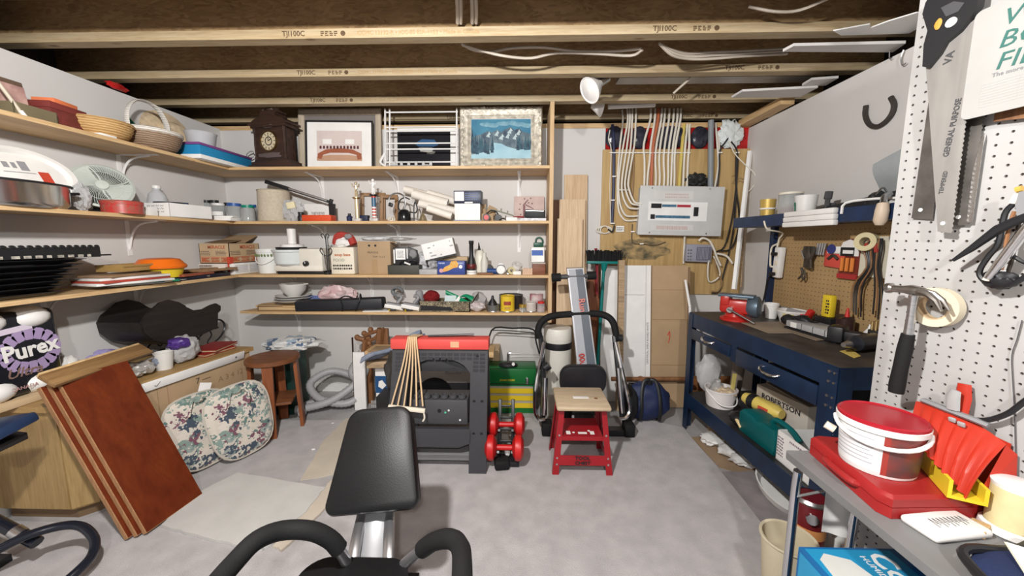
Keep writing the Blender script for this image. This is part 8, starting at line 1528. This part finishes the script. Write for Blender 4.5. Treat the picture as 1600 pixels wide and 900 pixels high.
q = pg(1487, 35, .0535); mk('handle_nut', B().cyl((q.x, q.y, q.z), (q.x, q.y-.003, q.z), .011, n=14), M_WHITEM, t); q = pg(1466, 38, .0535); mk('orange_mark', B().blob((q.x, q.y, q.z), (.008, .001, .013), 2, .2, sub=2), mat('handle_orange', (.60, .28, .05), .5), t)
mk('grip_recess', ppoly([(1470, 12), (1490, 2), (1507, 4), (1497, 18), (1478, 26)], .0535, .001), M_DGREY, t)
def ptext(s, u, v, off, size, m_, rot, **k): q = pg(u, v, off); return text(t, s, (q.x, q.y, q.z), size, m_, rot=rot, **k)
M_ETCH = mat('etched_print', (.06, .06, .065), .5)
ptext('GENERAL PURPOSE', 1488, 200, .0412, .016, M_ETCH, (90, -86, 0), bold=.01); ptext('TEMPERED', 1474, 285, .0412, .012, M_ETCH, (90, -86, 0)); ptext('VA', 1483, 90, .0412, .022, M_ETCH, (90, -80, 0), bold=.02)
t = pthing('white_board_file', 'white clipboard sheet with green lettering White Board File', 'board'); bl2 = pg(1500, 189, .055);
mk('board', B().prism(rrect(bl2.x, bl2.x+.30, bl2.z, bl2.z+.245, .014), .003, RM((0, -.055, 0), (0, 0, 0))), mat('warm_white_board', (.37, .366, .352), .45), t)
M_GRN = mat('dark_green_print', (.03, .13, .11), .6)
for s_, zz in (('WHITE', .205), ('BOARD', .158), ('FILE', .112)): text(t, s_, (bl2.x+.048, -.0556, bl2.z+zz), .050, M_GRN, rot=(90, 4, 0), align='LEFT', shear=.15)
text(t, 'The more documents', (bl2.x+.045, -.0556, bl2.z+.086), .012, M_GREY, rot=(90, 2, 0), align='LEFT'); q = B()
for i in range(9): q.bx(bl2.x+.03, bl2.x+.28, -.0556, -.0548, bl2.z+.020+i*.0062, bl2.z+.0207+i*.0062)
for i in range(5): q.bx(bl2.x+.03+i*.06, bl2.x+.0306+i*.06, -.0556, -.0548, bl2.z+.02, bl2.z+.07)
o = mk('form_lines', q, mat('form_grey', (.42, .42, .40), .7), t); o['kind'] = 'stuff'
t = pthing('brown_holder', 'brown leather holder behind the white board file', 'holder'); mk('holder', ppoly([(1552, 190), (1557, 160), (1640, 140), (1640, 180)], .020, .008), M_BROWN, t)
t = pthing('claw_hammer', 'claw hammer with a steel shank and black rubber grip hung on the pegboard', 'hammer'); OFH = .078
def pgl(L, off): return [pg(u, v, off) for u, v in L]
mk('grip', B().tube(pgl([(1419, 522), (1414, 545), (1407, 575), (1402, 600), (1400, 613)], OFH), [.014, .0165, .016, .0175, .0165], 10), M_RUBBER, t); mk('shank', B().tube(pgl([(1428, 462), (1424, 490), (1419, 524)], OFH), [.0105, .009, .0105], 10), M_STEEL, t)
hm = mk('head', B().tube(pgl([(1386, 450), (1393, 450), (1396, 451), (1410, 452), (1425, 453), (1442, 456)], OFH), [.014, .0145, .010, .010, .014, .012], 12), mat('hammer_steel', (.40, .37, .34), .3, .95, var=.3, scale=30), t)
for s in (-1, 1): mk('claw', B().tube([pg(1438, 455, OFH)+Vector((0, s*.004, 0)), pg(1455, 460, OFH)+Vector((0, s*.009, 0)), pg(1468, 470, OFH)+Vector((0, s*.011, 0)), pg(1477, 486, OFH)+Vector((0, s*.013, 0))], [.010, .0085, .0065, .003]+[.003]*9, 8), MATS['hammer_steel'], t)
mk('hook', B().tube(pgl([(1424, 470), (1426, 470)], .0)+[pg(1424, 468, .04), pg(1423, 466, .08), pg(1423, 460, .088)], .003, 6, k=2), M_STEEL, t)
t = pthing('masking_tape_roll', 'wide roll of cream masking tape hung behind the hammer claw', 'tape'); q = pg(1463, 480, .024); mk('roll', B().lathe([(.033, -.012), (.052, -.012), (.052, .012), (.033, .012), (.033, -.012)], 34, RM((q.x, q.y, q.z), (90, 0, 0))), mat('masking_tape', (.66, .59, .44), .65), t); mk('core', B().lathe([(.0332, -.0125), (.0332, .0125), (.030, .0125), (.030, -.0125), (.0332, -.0125)], 30, RM((q.x, q.y, q.z), (90, 0, 0))), M_CARDL, t)
t = pthing('soldering_tools', 'tangle of black cable and chrome tools hanging at the edge of the pegboard', 'tools')
mk('black_handle', B().tube(pgl([(1489, 407), (1520, 387), (1560, 358), (1585, 346), (1625, 330)], .05), [.004, .008, .011, .010, .009], 8), M_BLACK, t); mk('chrome_tube', B().tube(pgl([(1543, 435), (1565, 408), (1600, 362), (1640, 315)], .06), [.007, .010, .010, .010], 10), M_CHROME, t); mk('probe_tip', B().tube(pgl([(1546, 428), (1540, 438)], .06), .006, 8), M_CREAM, t)
mk('cable_loop', B().tube(pgl([(1584, 318), (1570, 335), (1560, 380), (1545, 400), (1532, 420), (1532, 432), (1545, 443), (1570, 447), (1590, 440), (1612, 425)], .045), .0055, 7, k=4), M_BLACK, t); mk('cable_loop', B().tube(pgl([(1583, 400), (1600, 410), (1620, 412)], .045), .004, 6, k=3), M_BLACK, t)
q = pg(1562, 437, .04); mk('black_connector', B().blob((q.x, q.y, q.z), (.028, .02, .022), 4, .25), M_BLACK, t); mk('ferrule', B().cyl(pg(1564, 422, .045), pg(1563, 430, .045), .008, n=8), M_WHITEM, t)
mk('wire_strand', B().tube(pgl([(1585, 330), (1575, 360), (1570, 400), (1562, 430)], .035), .004, 6, k=3), mat('rust_wire', (.35, .16, .07), .5), t); mk('wire_strand', B().tube(pgl([(1597, 320), (1588, 370), (1580, 410), (1568, 440)], .03), .004, 6, k=3), M_OLD, t); mk('grey_plate', ppoly([(1592, 300), (1640, 290), (1640, 335), (1590, 345), (1586, 320)], .055, .004), M_GREY, t); mk('yellow_tip', B().cyl(pg(1588, 297, .05), pg(1598, 294, .05), .007, n=8), mat('amber_tip', (.62, .38, .08), .4), t); mk('white_tip', B().cyl(pg(1591, 303, .045), pg(1583, 318, .045), .007, n=8), M_CREAM, t)
solo('thin_wire', B().tube([PO+PU*q.x+PN*.006+Vector((0, 0, q.z)) for q in pgl([(1600, 500), (1592, 530), (1584, 555), (1585, 590), (1588, 640), (1590, 720)], 0)], .0012, 4, k=3), M_DGREY, 'thin grey wire hanging down the pegboard', 'wire')
solo('black_power_cable', B().tube([PO+PU*q.x-PN*q.y+Vector((0, 0, q.z)) for q in pgl([(1522, 656), (1545, 656), (1575, 646), (1600, 628), (1640, 600)], .03)], .006, 8, k=4), M_BLACK, 'black power cord sagging across the pegboard above the dustpan', 'cord')
# ================================================================= FOLDING TABLE AND ITS THINGS
ZT_ = .65
t = thing('folding_table', 'narrow grey-edged folding table standing against the pegboard', 'table', (1.0, .75, 0)); M_TAB = mat('grey_table', (.20, .20, .20), .5, var=.1)
mk('tabletop', slab([(.838, 1.118), (.845, 1.13), (1.08, 1.13), (1.185, .66), (1.24, .36), (.83, .36)], ZT_-.022, ZT_), M_TAB, t, w=True)
mk('leg', B().tube([(.865, 1.10, .60), (.868, 1.105, .57), (.872, 1.112, .53), (.878, 1.12, .35), (.885, 1.13, .011)], .0125, 10, k=3), M_CHROME, t, w=True); mk('leg', B().tube([(.865, .42, .60), (.878, .41, .35), (.885, .40, .011)], .0125, 10, k=2), M_CHROME, t, w=True); mk('leg', B().cyl((1.05, 1.09, .62), (1.05, 1.11, .004), .0125, n=10), M_CHROME, t, w=True)
mk('brace', B().tube([(.872, 1.115, .50), (.91, 1.06, .56), (.95, 1.0, .625)], .010, 4, flat=.4), M_TAB, t, w=True); mk('foot', B().lathe([(1e-6, 0), (.016, 0), (.016, .03), (1e-6, .03)], 10, RM((.885, 1.13, .0))), M_BLACK, t, w=True); mk('bracket', B().box((.95, 1.0, .622), (.02, .02, .02), (0, 0, 0)).box((.90, 1.10, .615), (.05, .02, .03), (0, 0, 0), .003), M_TAB, t, w=True)
t = thing('red_tool_case', 'flat red plastic tool case lying on the folding table', 'tool case', (.995, .985, ZT_+.0005)); M_RC = mat('case_red', (.32, .016, .016), .4)
mk('lower_shell', slab([(.885, .835), (.872, .86), (.905, 1.115), (.925, 1.125), (1.07, 1.10), (1.125, .87), (1.11, .845)], ZT_+.001, ZT_+.028), M_RC, t, w=True)
def shr(poly, k_): c = Vector((sum(p[0] for p in poly)/len(poly), sum(p[1] for p in poly)/len(poly))); return [tuple(c+(Vector(p)-c)*k_) for p in poly]
cp_ = [(.885, .835), (.872, .86), (.905, 1.115), (.925, 1.125), (1.07, 1.10), (1.125, .87), (1.11, .845)]
n = len(cp_); lo, hi = cp_, shr(cp_, .94); b = B(); b.add([(x, y, ZT_+.030) for x, y in lo]+[(x, y, ZT_+.050) for x, y in lo]+[(x, y, ZT_+.058) for x, y in hi], [])
b.f += [tuple(range(n))]+[tuple(range(3*n-1, 2*n-1, -1))]+[(i, (i+1) % n, n+(i+1) % n, n+i)[::-1] for i in range(n)]+[(n+i, n+(i+1) % n, 2*n+(i+1) % n, 2*n+i)[::-1] for i in range(n)]
bm = bmesh.new(); vv = [bm.verts.new(v) for v in b.v]; [bm.faces.new([vv[i] for i in f]) for f in b.f]; bmesh.ops.recalc_face_normals(bm, faces=bm.faces[:]); mk('upper_shell', B().bmadd(bm), M_RC, t, w=True)
for y_ in (.90, .97, 1.04): mk('latch', B().box((.886+(y_-.86)*.13, y_, ZT_+.032), (.022, .045, .036), (0, 0, -7), .005), M_RC, t, w=True)
mk('handle', B().tube([(.885, .92, ZT_+.03), (.868, .935, ZT_+.034), (.878, 1.02, ZT_+.034), (.897, 1.03, ZT_+.03)], .009, 8, k=3), M_RC, t, w=True)
zc = ZT_+.059; p = atz(1392, 742, zc); pc = (p.x+.008, p.y+.05)
t = thing('red_lidded_pail', 'white pail with a red lid and printed label standing on the red case', 'pail', (pc[0], pc[1], zc), -30); r, h = .082, .125
mk('pail', B().lathe([(1e-6, 0), (r*.93, 0), (r*.95, .004), (r*1.04, h), (1e-6, h)], 36), mat('pail_white_gloss', (.72, .71, .70), .3), t); mk('collar', B().lathe([(r*1.05, h-.012), (r*1.12, h-.008), (r*1.13, h+.006), (r*1.05, h+.01)], 36), M_WHITE, t)
mk('lid', B().lathe([(r*1.11, h+.004), (r*1.11, h+.014), (r*1.06, h+.017), (r*1.02, h+.013), (1e-6, h+.013)], 36), mat('lid_crimson', (.36, .012, .022), .25), t)
mk('label', B().lathe([(r*.96, .012), (r*1.03, h*.88)], 18, None, 170, 262), mat('label_white', (.74, .73, .73), .4), t); mk('picture_panel', B().lathe([(r*.962, .008), (r*1.038, h*.92)], 14, None, 270, 345), mat('label_dark', (.07, .05, .05), .4, col2=(.30, .04, .03), scale=12), t); mk('red_panel', B().lathe([(r*.961, .008), (r*1.036, h*.92)], 4, None, 262, 271), mat('label_redbrown', (.32, .04, .03), .4), t)
q = B()
for k in range(7):
 zz = .03+k*.011; q.lathe([(r*(.968+.08*zz/h), zz), (r*(.968+.08*(zz+.0025)/h), zz+.0025)], 8, None, 180+3*(k % 3), 250-5*(k % 2))
o = mk('label_text', q, mat('label_text_grey', (.40, .40, .44), .6), t); o['kind'] = 'stuff'
mk('handle', B().tube([(r*1.12*math.cos(math.radians(a)), r*1.12*math.sin(math.radians(a)), h-.012-.028*math.sin(math.radians((a-170)))) for a in range(170, 351, 12)], .0055, 8), M_WHITE, t); mk('wire', B().tube([(r*1.12*math.cos(math.radians(345)), r*1.12*math.sin(math.radians(345)), h-.01), (r*1.2*math.cos(math.radians(352)), r*1.2*math.sin(math.radians(352)), h-.05)], .002, 5), M_WHITE, t)
mk('handle_knob', B().cyl((-r*1.1, .01, h*.55), (-r*1.35, .015, h*.62), .011, n=10), M_CREAM, t)
t = thing('dustpan', 'large orange-red dustpan leaning against the pegboard behind the pail', 'dustpan', PO, PRZ); M_DP = mat('dustpan_red', (.44, .03, .014), .38)
def dp(u, v, off): q = pg(u, v, off); return Vector((q.x, q.y, q.z))
TL_, TR_, BL2, BR2 = dp(1432, 628, .03), dp(1572, 695, .03), dp(1446, 690, .11), dp(1526, 778, .10)
def dpf(u, v):
 top = TL_.lerp(TR_, u); bot = BL2.lerp(BR2, u); p = top.lerp(bot, v); bulge = .03*math.sin(math.pi*min(1, v*1.1)*.6)
 return (p.x, p.y-bulge-.004*math.cos(u*2*math.pi*7)*min(1, v*3), p.z+.02*math.sin(math.pi*u)*(1-v))
mk('pan', B().sheet(dpf, 56, 14, .003), M_DP, t)
def dpb(u, v): top = TL_.lerp(TR_, u); p = top.lerp(Vector((top.x*.55+dp(1560, 790, .01).x*.45 if False else top.x, -.012, ZT_+.01)), v); return (p.x, -.012-.01*v, p.z)
mk('back_plate', B().sheet(dpb, 10, 8, .003), M_DP, t)
SR = dp(1575, 705, .012); mk('side_wall', B().add([TR_, BR2, Vector((SR.x+.03, -.015, ZT_+.012)), Vector((SR.x+.015, -.012, SR.z))], [(0, 1, 2, 3), (3, 2, 1, 0)]), M_DP, t)
mk('grey_collar', B().tube([dp(1442, 625, .035), dp(1480, 640, .04), dp(1520, 655, .04), dp(1545, 665, .036)], .011, 6, flat=.6), M_GREY, t); mk('handle', B().tube([dp(1500, 650, .03), dp(1505, 622, .022), dp(1507, 600, .018)], [.014, .016, .013], 8, flat=.5), M_DP, t); mk('clip', B().tube([dp(1489, 640, .045), dp(1489, 620, .047), dp(1494, 610, .045)], [.013, .014, .010], 8, flat=.5), mat('clip_grey', (.36, .36, .36), .5), t)
for i in range(2): q = dp(1488+i*14, 656+i*7, .06); mk('clip_tab', B().box(q, (.014, .006, .012), (20, 0, 0), .002), MATS['clip_grey'], t)
t = thing('mitre_box', 'bright yellow plastic mitre box lying under the dustpan', 'mitre box', (1.055, .93, ZT_+.059), 62)
t.location = (1.075, .90, ZT_+.0595); mk('base', B().bx(-.09, .07, -.035, .03, 0, .008), M_YEL, t); mk('side', B().bx(-.09, -.02, -.035, -.028, .008, .04).bx(.0, .07, -.035, -.028, .008, .04), M_YEL, t); mk('side', B().bx(-.09, -.02, .023, .03, .008, .045).bx(.0, .07, .023, .03, .008, .045), M_YEL, t)
p = atz(1600, 835, ZT_);
t = thing('cream_tub', 'cream speckled plaster tub with a white rim at the edge of the table', 'tub', (1.118, .80, ZT_+.0005)); mk('tub', B().lathe([(1e-6, .0), (.044, 0), (.042, .02), (.039, .11), (1e-6, .11)], 24), mat('speckled_cream', (.68, .60, .34), .5, col2=(.62, .54, .30), scale=30), t); mk('rim', B().lathe([(.045, 0), (.050, .004), (.049, .016), (.043, .02)], 24), M_WHITE, t); mk('lid', B().lathe([(.039, .108), (.041, .118), (.03, .124), (1e-6, .124)], 24), M_WHITE, t)
solo('wood_block', B().box((0, 0, .009), (.05, .03, .018), (0, 0, 0), .003), M_PINE, 'small pine block on the table between the red case and the cream tub', 'block', (1.045, .80, ZT_+.0005), 30)
p = atz(1490, 828, ZT_)
t = thing('foam_pad', 'white rounded foam pad with black scribbles on the table', 'pad', (p.x-.02, p.y-.0, ZT_+.0005), 8); mk('pad', B().box((0, 0, .010), (.15, .075, .02), (0, 0, 0), .0095, 3), M_WHITE, t); q = B(); rd = random.Random(8)
for i in range(9): x = -.035+i*.010; q.tube([(x, -.012+rd.uniform(-.004, .004), .0203), (x+.004, .012, .0204), (x+.008, -.004, .0203)], .0008, 4)
mk('scribble', q, M_INK, t)
t = thing('tool_pouch', 'navy fabric pouch with a padded black rim at the near end of the table', 'pouch', (1.005, .625, ZT_+.0005)); mk('pouch', B().blob((0, 0, .022), (.135, .105, .026), 5, .1, 2, 4, flatz=-.8), M_NAVYC, t); mk('rim', B().tube([(-.12, .06, .03), (-.09, .085, .036), (.0, .085, .034), (.10, .11, .036), (.14, .06, .03), (.12, -.08, .03), (-.06, -.10, .03), (-.135, -.02, .03)], .009, 8, closed=True, k=4), M_BLACK, t)
t = thing('photo_card', 'pale card with a pink drawing lying on the navy pouch', 'card', (1.01, .625, ZT_+.052), rot=(4, 0, -35)); mk('card', B().bx(-.07, .07, -.05, .05, 0, .0015), M_PAPER, t); mk('drawing', B().prism([(-.06, -.02), (.0, -.005), (.03, -.02), (.06, -.04), (.0, -.025)], .0006, Matrix(((1, 0, 0, 0), (0, 0, 1, 0), (0, 1, 0, .0016), (0, 0, 0, 1)))), mat('drawing_pink', (.55, .20, .24), .6), t); mk('border', B().bx(-.072, .072, -.052, .052, -.0012, -.0002), mat('card_cream', (.62, .60, .48), .6), t)
t = thing('fuel_can', 'maroon fuel can with an orange label and silver cap under the table', 'can', (1.0, 1.155, .32)); t.location = (1.13, 1.36, aty(1290, 850, 1.36).z); M_MAR = mat('maroon_can', (.13, .008, .012), .3)
mk('can', B().lathe([(1e-6, 0), (.055, 0), (.055, .19), (.045, .205), (1e-6, .205)], 26), M_MAR, t); mk('label', B().lathe([(.0555, .055), (.0555, .095)], 16, None, 170, 330), mat('label_orange', (.70, .30, .10), .5), t); mk('cap', B().cyl((-.03, -.047, .145), (-.034, -.058, .147), .020, n=14), M_CHROME, t); mk('rim', B().lathe([(.056, .188), (.058, .195), (.05, .205)], 26), M_STEEL, t)
solo('pallet_box', B().bx(-.05, .05, -.05, .05, .0, aty(1290, 850, 1.36).z-.0005), M_BLACK, 'black crate on the floor carrying the maroon fuel can', 'crate', (1.13, 1.36, 0));
t = thing('paper_label', 'white paper hanging beside the maroon fuel can', 'paper', (1.065, 1.16, .36), rot=(0, 0, -20)); mk('paper', B().sheet(lambda u, v: (-.045+.09*u, .004*math.sin(u*8), -.03+.17*v), 8, 2, .001), M_PAPER, t)
t = thing('waste_bin', 'cream plastic waste bin standing under the table', 'bin', (1.0, 1.285, .0095)); mk('bin', B().lathe([(1e-6, 0), (.072, 0), (.086, .195), (.093, .198), (.092, .206), (.083, .203), (.066, .008), (1e-6, .008)], 30), mat('bin_cream', (.60, .53, .38), .5), t)
t = thing('mist_humidifier_box', 'blue printed carton lettered Cool Mist under the folding table', 'box', (1.0, .80, .0), rot=(0, 0, -50)); M_CYAN = mat('carton_cyan', (.02, .26, .48), .4); t.rotation_euler = (0, 0, 0); t.location = (.915, .72, .0095)
mk('carton', B().box((0, .0, .225), (.27, .49, .45), (0, 0, 0), .003), mat('carton_blue', (.01, .12, .32), .4), t); mk('top_panel', B().bx(-.125, .105, -.235, .235, .4502, .4512), M_CYAN, t); mk('side_panel', B().bx(-.1365, -.1352, -.235, .235, .02, .44), M_CYAN, t); mk('flap', B().box((.128, -.02, .49), (.004, .44, .09), (0, -8, 0)), MATS['carton_blue'], t)
text(t, 'Cool Mist', (.052, .225, .4516), .075, M_WHITE, rot=(0, 0, -90), bold=.02, align='LEFT'); text(t, 'HUMIDIFIER', (.012, .215, .4516), .022, M_WHITE, rot=(0, 0, -90), align='LEFT')
mk('pictured_appliance', B().prism([(-.11, .20), (-.085, .22), (-.03, .20), (-.005, .12), (-.01, .04), (-.05, .01), (-.10, .05), (-.118, .14)], .001, Matrix(((1, 0, 0, 0), (0, 0, 1, 0), (0, 1, 0, .4513), (0, 0, 0, 1)))), mat('pictured_white', (.60, .60, .57), .5), t); mk('pictured_grille', B().bx(-.07, -.03, .06, .075, .4524, .453).bx(-.06, -.02, .09, .10, .4524, .453), M_NAVY, t)
# ================================================================= EXERCISE CHAIR IN FRONT
t = thing('exercise_chair', 'black padded exercise chair on silver rails with foam-covered arm bars', 'exercise chair', (-.47, .95, 0)); M_VIN = mat('black_vinyl_pad', (.006, .006, .0065), .42, spec=.3, bump=.1, bscale=240)
BBc = aty(582, 802, 1.12); BTc = aty(597, 638, 1.32)
wv = (BTc-BBc); Lb = wv.length; zax = wv.normalized(); xax = Vector((1, .03, 0)).normalized(); xax = (xax-zax*xax.dot(zax)).normalized(); yax = zax.cross(xax)
MB2 = Matrix(((xax.x, yax.x, zax.x, BBc.x), (xax.y, yax.y, zax.y, BBc.y), (xax.z, yax.z, zax.z, BBc.z), (0, 0, 0, 1)))
hw0 = (aty(655, 770, 1.15).x-aty(515, 770, 1.15).x)/2; hw1 = (aty(645, 660, 1.3).x-aty(547, 660, 1.3).x)/2*1.0
PR = []
def arc(cx, cz_, r, a0, a1, n=7): return [(cx+r*math.cos(math.radians(a0+(a1-a0)*i/n)), cz_+r*math.sin(math.radians(a0+(a1-a0)*i/n))) for i in range(n+1)]
PR = arc(hw1-.055, Lb-.055, .055, 5, 90)+arc(-hw1+.055, Lb-.055, .055, 90, 175)+arc(-hw0+.035, .035, .035, 180, 270)+arc(hw0-.035, .035, .035, 270, 360)
mk('backrest', B().prism(PR, .055, MB2@RM((0, -.03, 0)), .016), M_VIN, t, w=True); mk('back_board', B().prism([(x*.985, z_*.985+.003) for x, z_ in PR], .016, MB2@RM((0, .025, 0)), .003), M_BLACK, t, w=True)
SA = aty(588, 800, 1.16); SBp = aty(578, 884, .99)
for du, nm in ((-.060, 'back_rail'), (.052, 'back_rail')):
 mk(nm, B().tube([SA+Vector((du*.8, .03, .04)), SA+Vector((du*.85, .005, -.01)), SA.lerp(SBp, .55)+Vector((du*.95, 0, -.015)), SBp+Vector((du, 0, -.04))], .019, 10, k=4, flat=.7), mat('satin_silver', (.50, .50, .52), .28, .9), t, w=True)
mk('back_plate', B().tube([SA+Vector((-.004, .035, .02)), SA.lerp(SBp, .5)+Vector((-.004, .02, -.02)), SBp+Vector((-.004, .015, -.04))], .038, 4, k=3, flat=.3), mat('silver_plate', (.36, .37, .39), .35, .6), t, w=True); q = SA.lerp(SBp, .85)+Vector((-.002, -.01, 0)); mk('screw', B().ball(q, .006, 8, 6), M_STEEL, t, w=True); mk('seat_clamp', B().box(SA+Vector((-.004, .02, .012)), (.16, .02, .018), (0, 0, 0), .004), M_BLACK, t, w=True)
SC_ = aty(556, 884, .92); zs = SC_.z-.02
mk('seat', B().prism(rrect(-.155, .15, -.24, .09, .07, 7), .055, Matrix.Translation((SC_.x, SC_.y-.04, zs-.055))@Matrix(((1, 0, 0, 0), (0, 0, 1, 0), (0, 1, 0, 0), (0, 0, 0, 1)))), M_VIN, t, w=True)
Ya = .86
la = [(335, 915, .70), (365, 880, .76), (400, 845, .82), (440, 829, .87), (485, 829, .90), (515, 842, .92), (530, 858, .93)]
ra = [(660, 858, .93), (680, 845, .90), (705, 842, .86), (719, 855, .82), (722, 880, .76), (722, 925, .68)]
mk('foam_grip', B().tube([aty(*q) for q in la], .0235, 12, k=4), M_RUBBER, t, w=True); mk('foam_grip', B().tube([aty(*q) for q in ra], .0235, 12, k=4), M_RUBBER, t, w=True)
mk('arm_tube', B().tube([aty(528, 856, .93), aty(540, 876, .95), aty(548, 905, .97)], .0155, 10, k=3), MATS['satin_silver'], t, w=True); mk('arm_tube', B().tube([aty(662, 857, .93), aty(640, 874, .95), aty(612, 900, .97)], .0155, 10, k=3), MATS['satin_silver'], t, w=True)
xs_ = SC_.x; mk('support_post', B().cyl((xs_, .92, zs-.06), (xs_, .92, .06), .03, n=14), M_BLACKM, t, w=True); mk('base_rail', B().bx(xs_-.03, xs_+.03, .45, 1.18, .012, .06), M_BLACKM, t, w=True); mk('cross_foot', B().bx(xs_-.2, xs_+.2, .45, .50, .012, .06), M_BLACKM, t, w=True); mk('arm_support', B().bx(xs_-.05, xs_+.16, .90, .98, zs-.09, zs-.057), M_BLACKM, t, w=True)
t = thing('exercise_bench', 'part of a black tubular exercise bench with a navy pad at the frame edge', 'exercise bench', (-1.9, 1.0, 0))
q1 = [(-20, 868, 1.20), (40, 838, 1.26), (95, 822, 1.32), (128, 823, 1.34), (147, 842, 1.32), (145, 865, 1.28), (128, 886, 1.23), (95, 915, 1.17), (60, 945, 1.1)]
mk('loop_tube', B().tube([aty(*q) for q in q1], .0165, 10, k=4), mat('gloss_black_tube', (.010, .012, .02), .18), t, w=True); mk('strut', B().tube([aty(-25, 805, 1.30), aty(58, 848, 1.285)], .022, 10), MATS['gloss_black_tube'], t, w=True); mk('joint_sleeve', B().tube([aty(22, 829, 1.29), aty(34, 836, 1.288)], .024, 10), M_STEEL, t, w=True)
p = aty(-12, 684, 1.25); mk('pad', B().box(p+Vector((-.06, .02, .008)), (.24, .16, .04), (10, -10, 0), .010), M_NAVY, t, w=True); mk('pad_bracket', B().box(p+Vector((-.10, .02, -.035)), (.22, .14, .03), (6, 6, 0), .004), M_BLACKM, t, w=True); mk('frame_post', B().cyl(p+Vector((-.15, .02, -.02)), (p.x-.15, 1.27, .012), .02, n=10), M_BLACKM, t, w=True); mk('foot_rail', B().bx(p.x-.18, p.x-.12, .8, 1.32, .0095, .04), M_BLACKM, t, w=True)
# ================================================================= joined small print and relief is uncountable
STUFF = {'painted_tree', 'painted_snow_cap', 'painted_cloud', 'printed_chair', 'print', 'printed_cloud', 'carving', 'carved_ornament', 'numeral', 'stripe', 'scribble', 'handwriting', 'stamp', 'bolt_hole', 'motif', 'numeral', 'printed_screen', 'rivet', 'slot', 'grille', 'grille_panel', 'finger_hole', 'fold_line', 'notice_label', 'label_strip', 'gauge_rail', 'side_strip', 'lettering', 'pencil_mark', 'label'}
for o in list(bpy.data.objects):
 if o.type == 'MESH' and o.parent and re_stem(o.name) in STUFF and 'kind' not in o: o['kind'] = 'stuff'
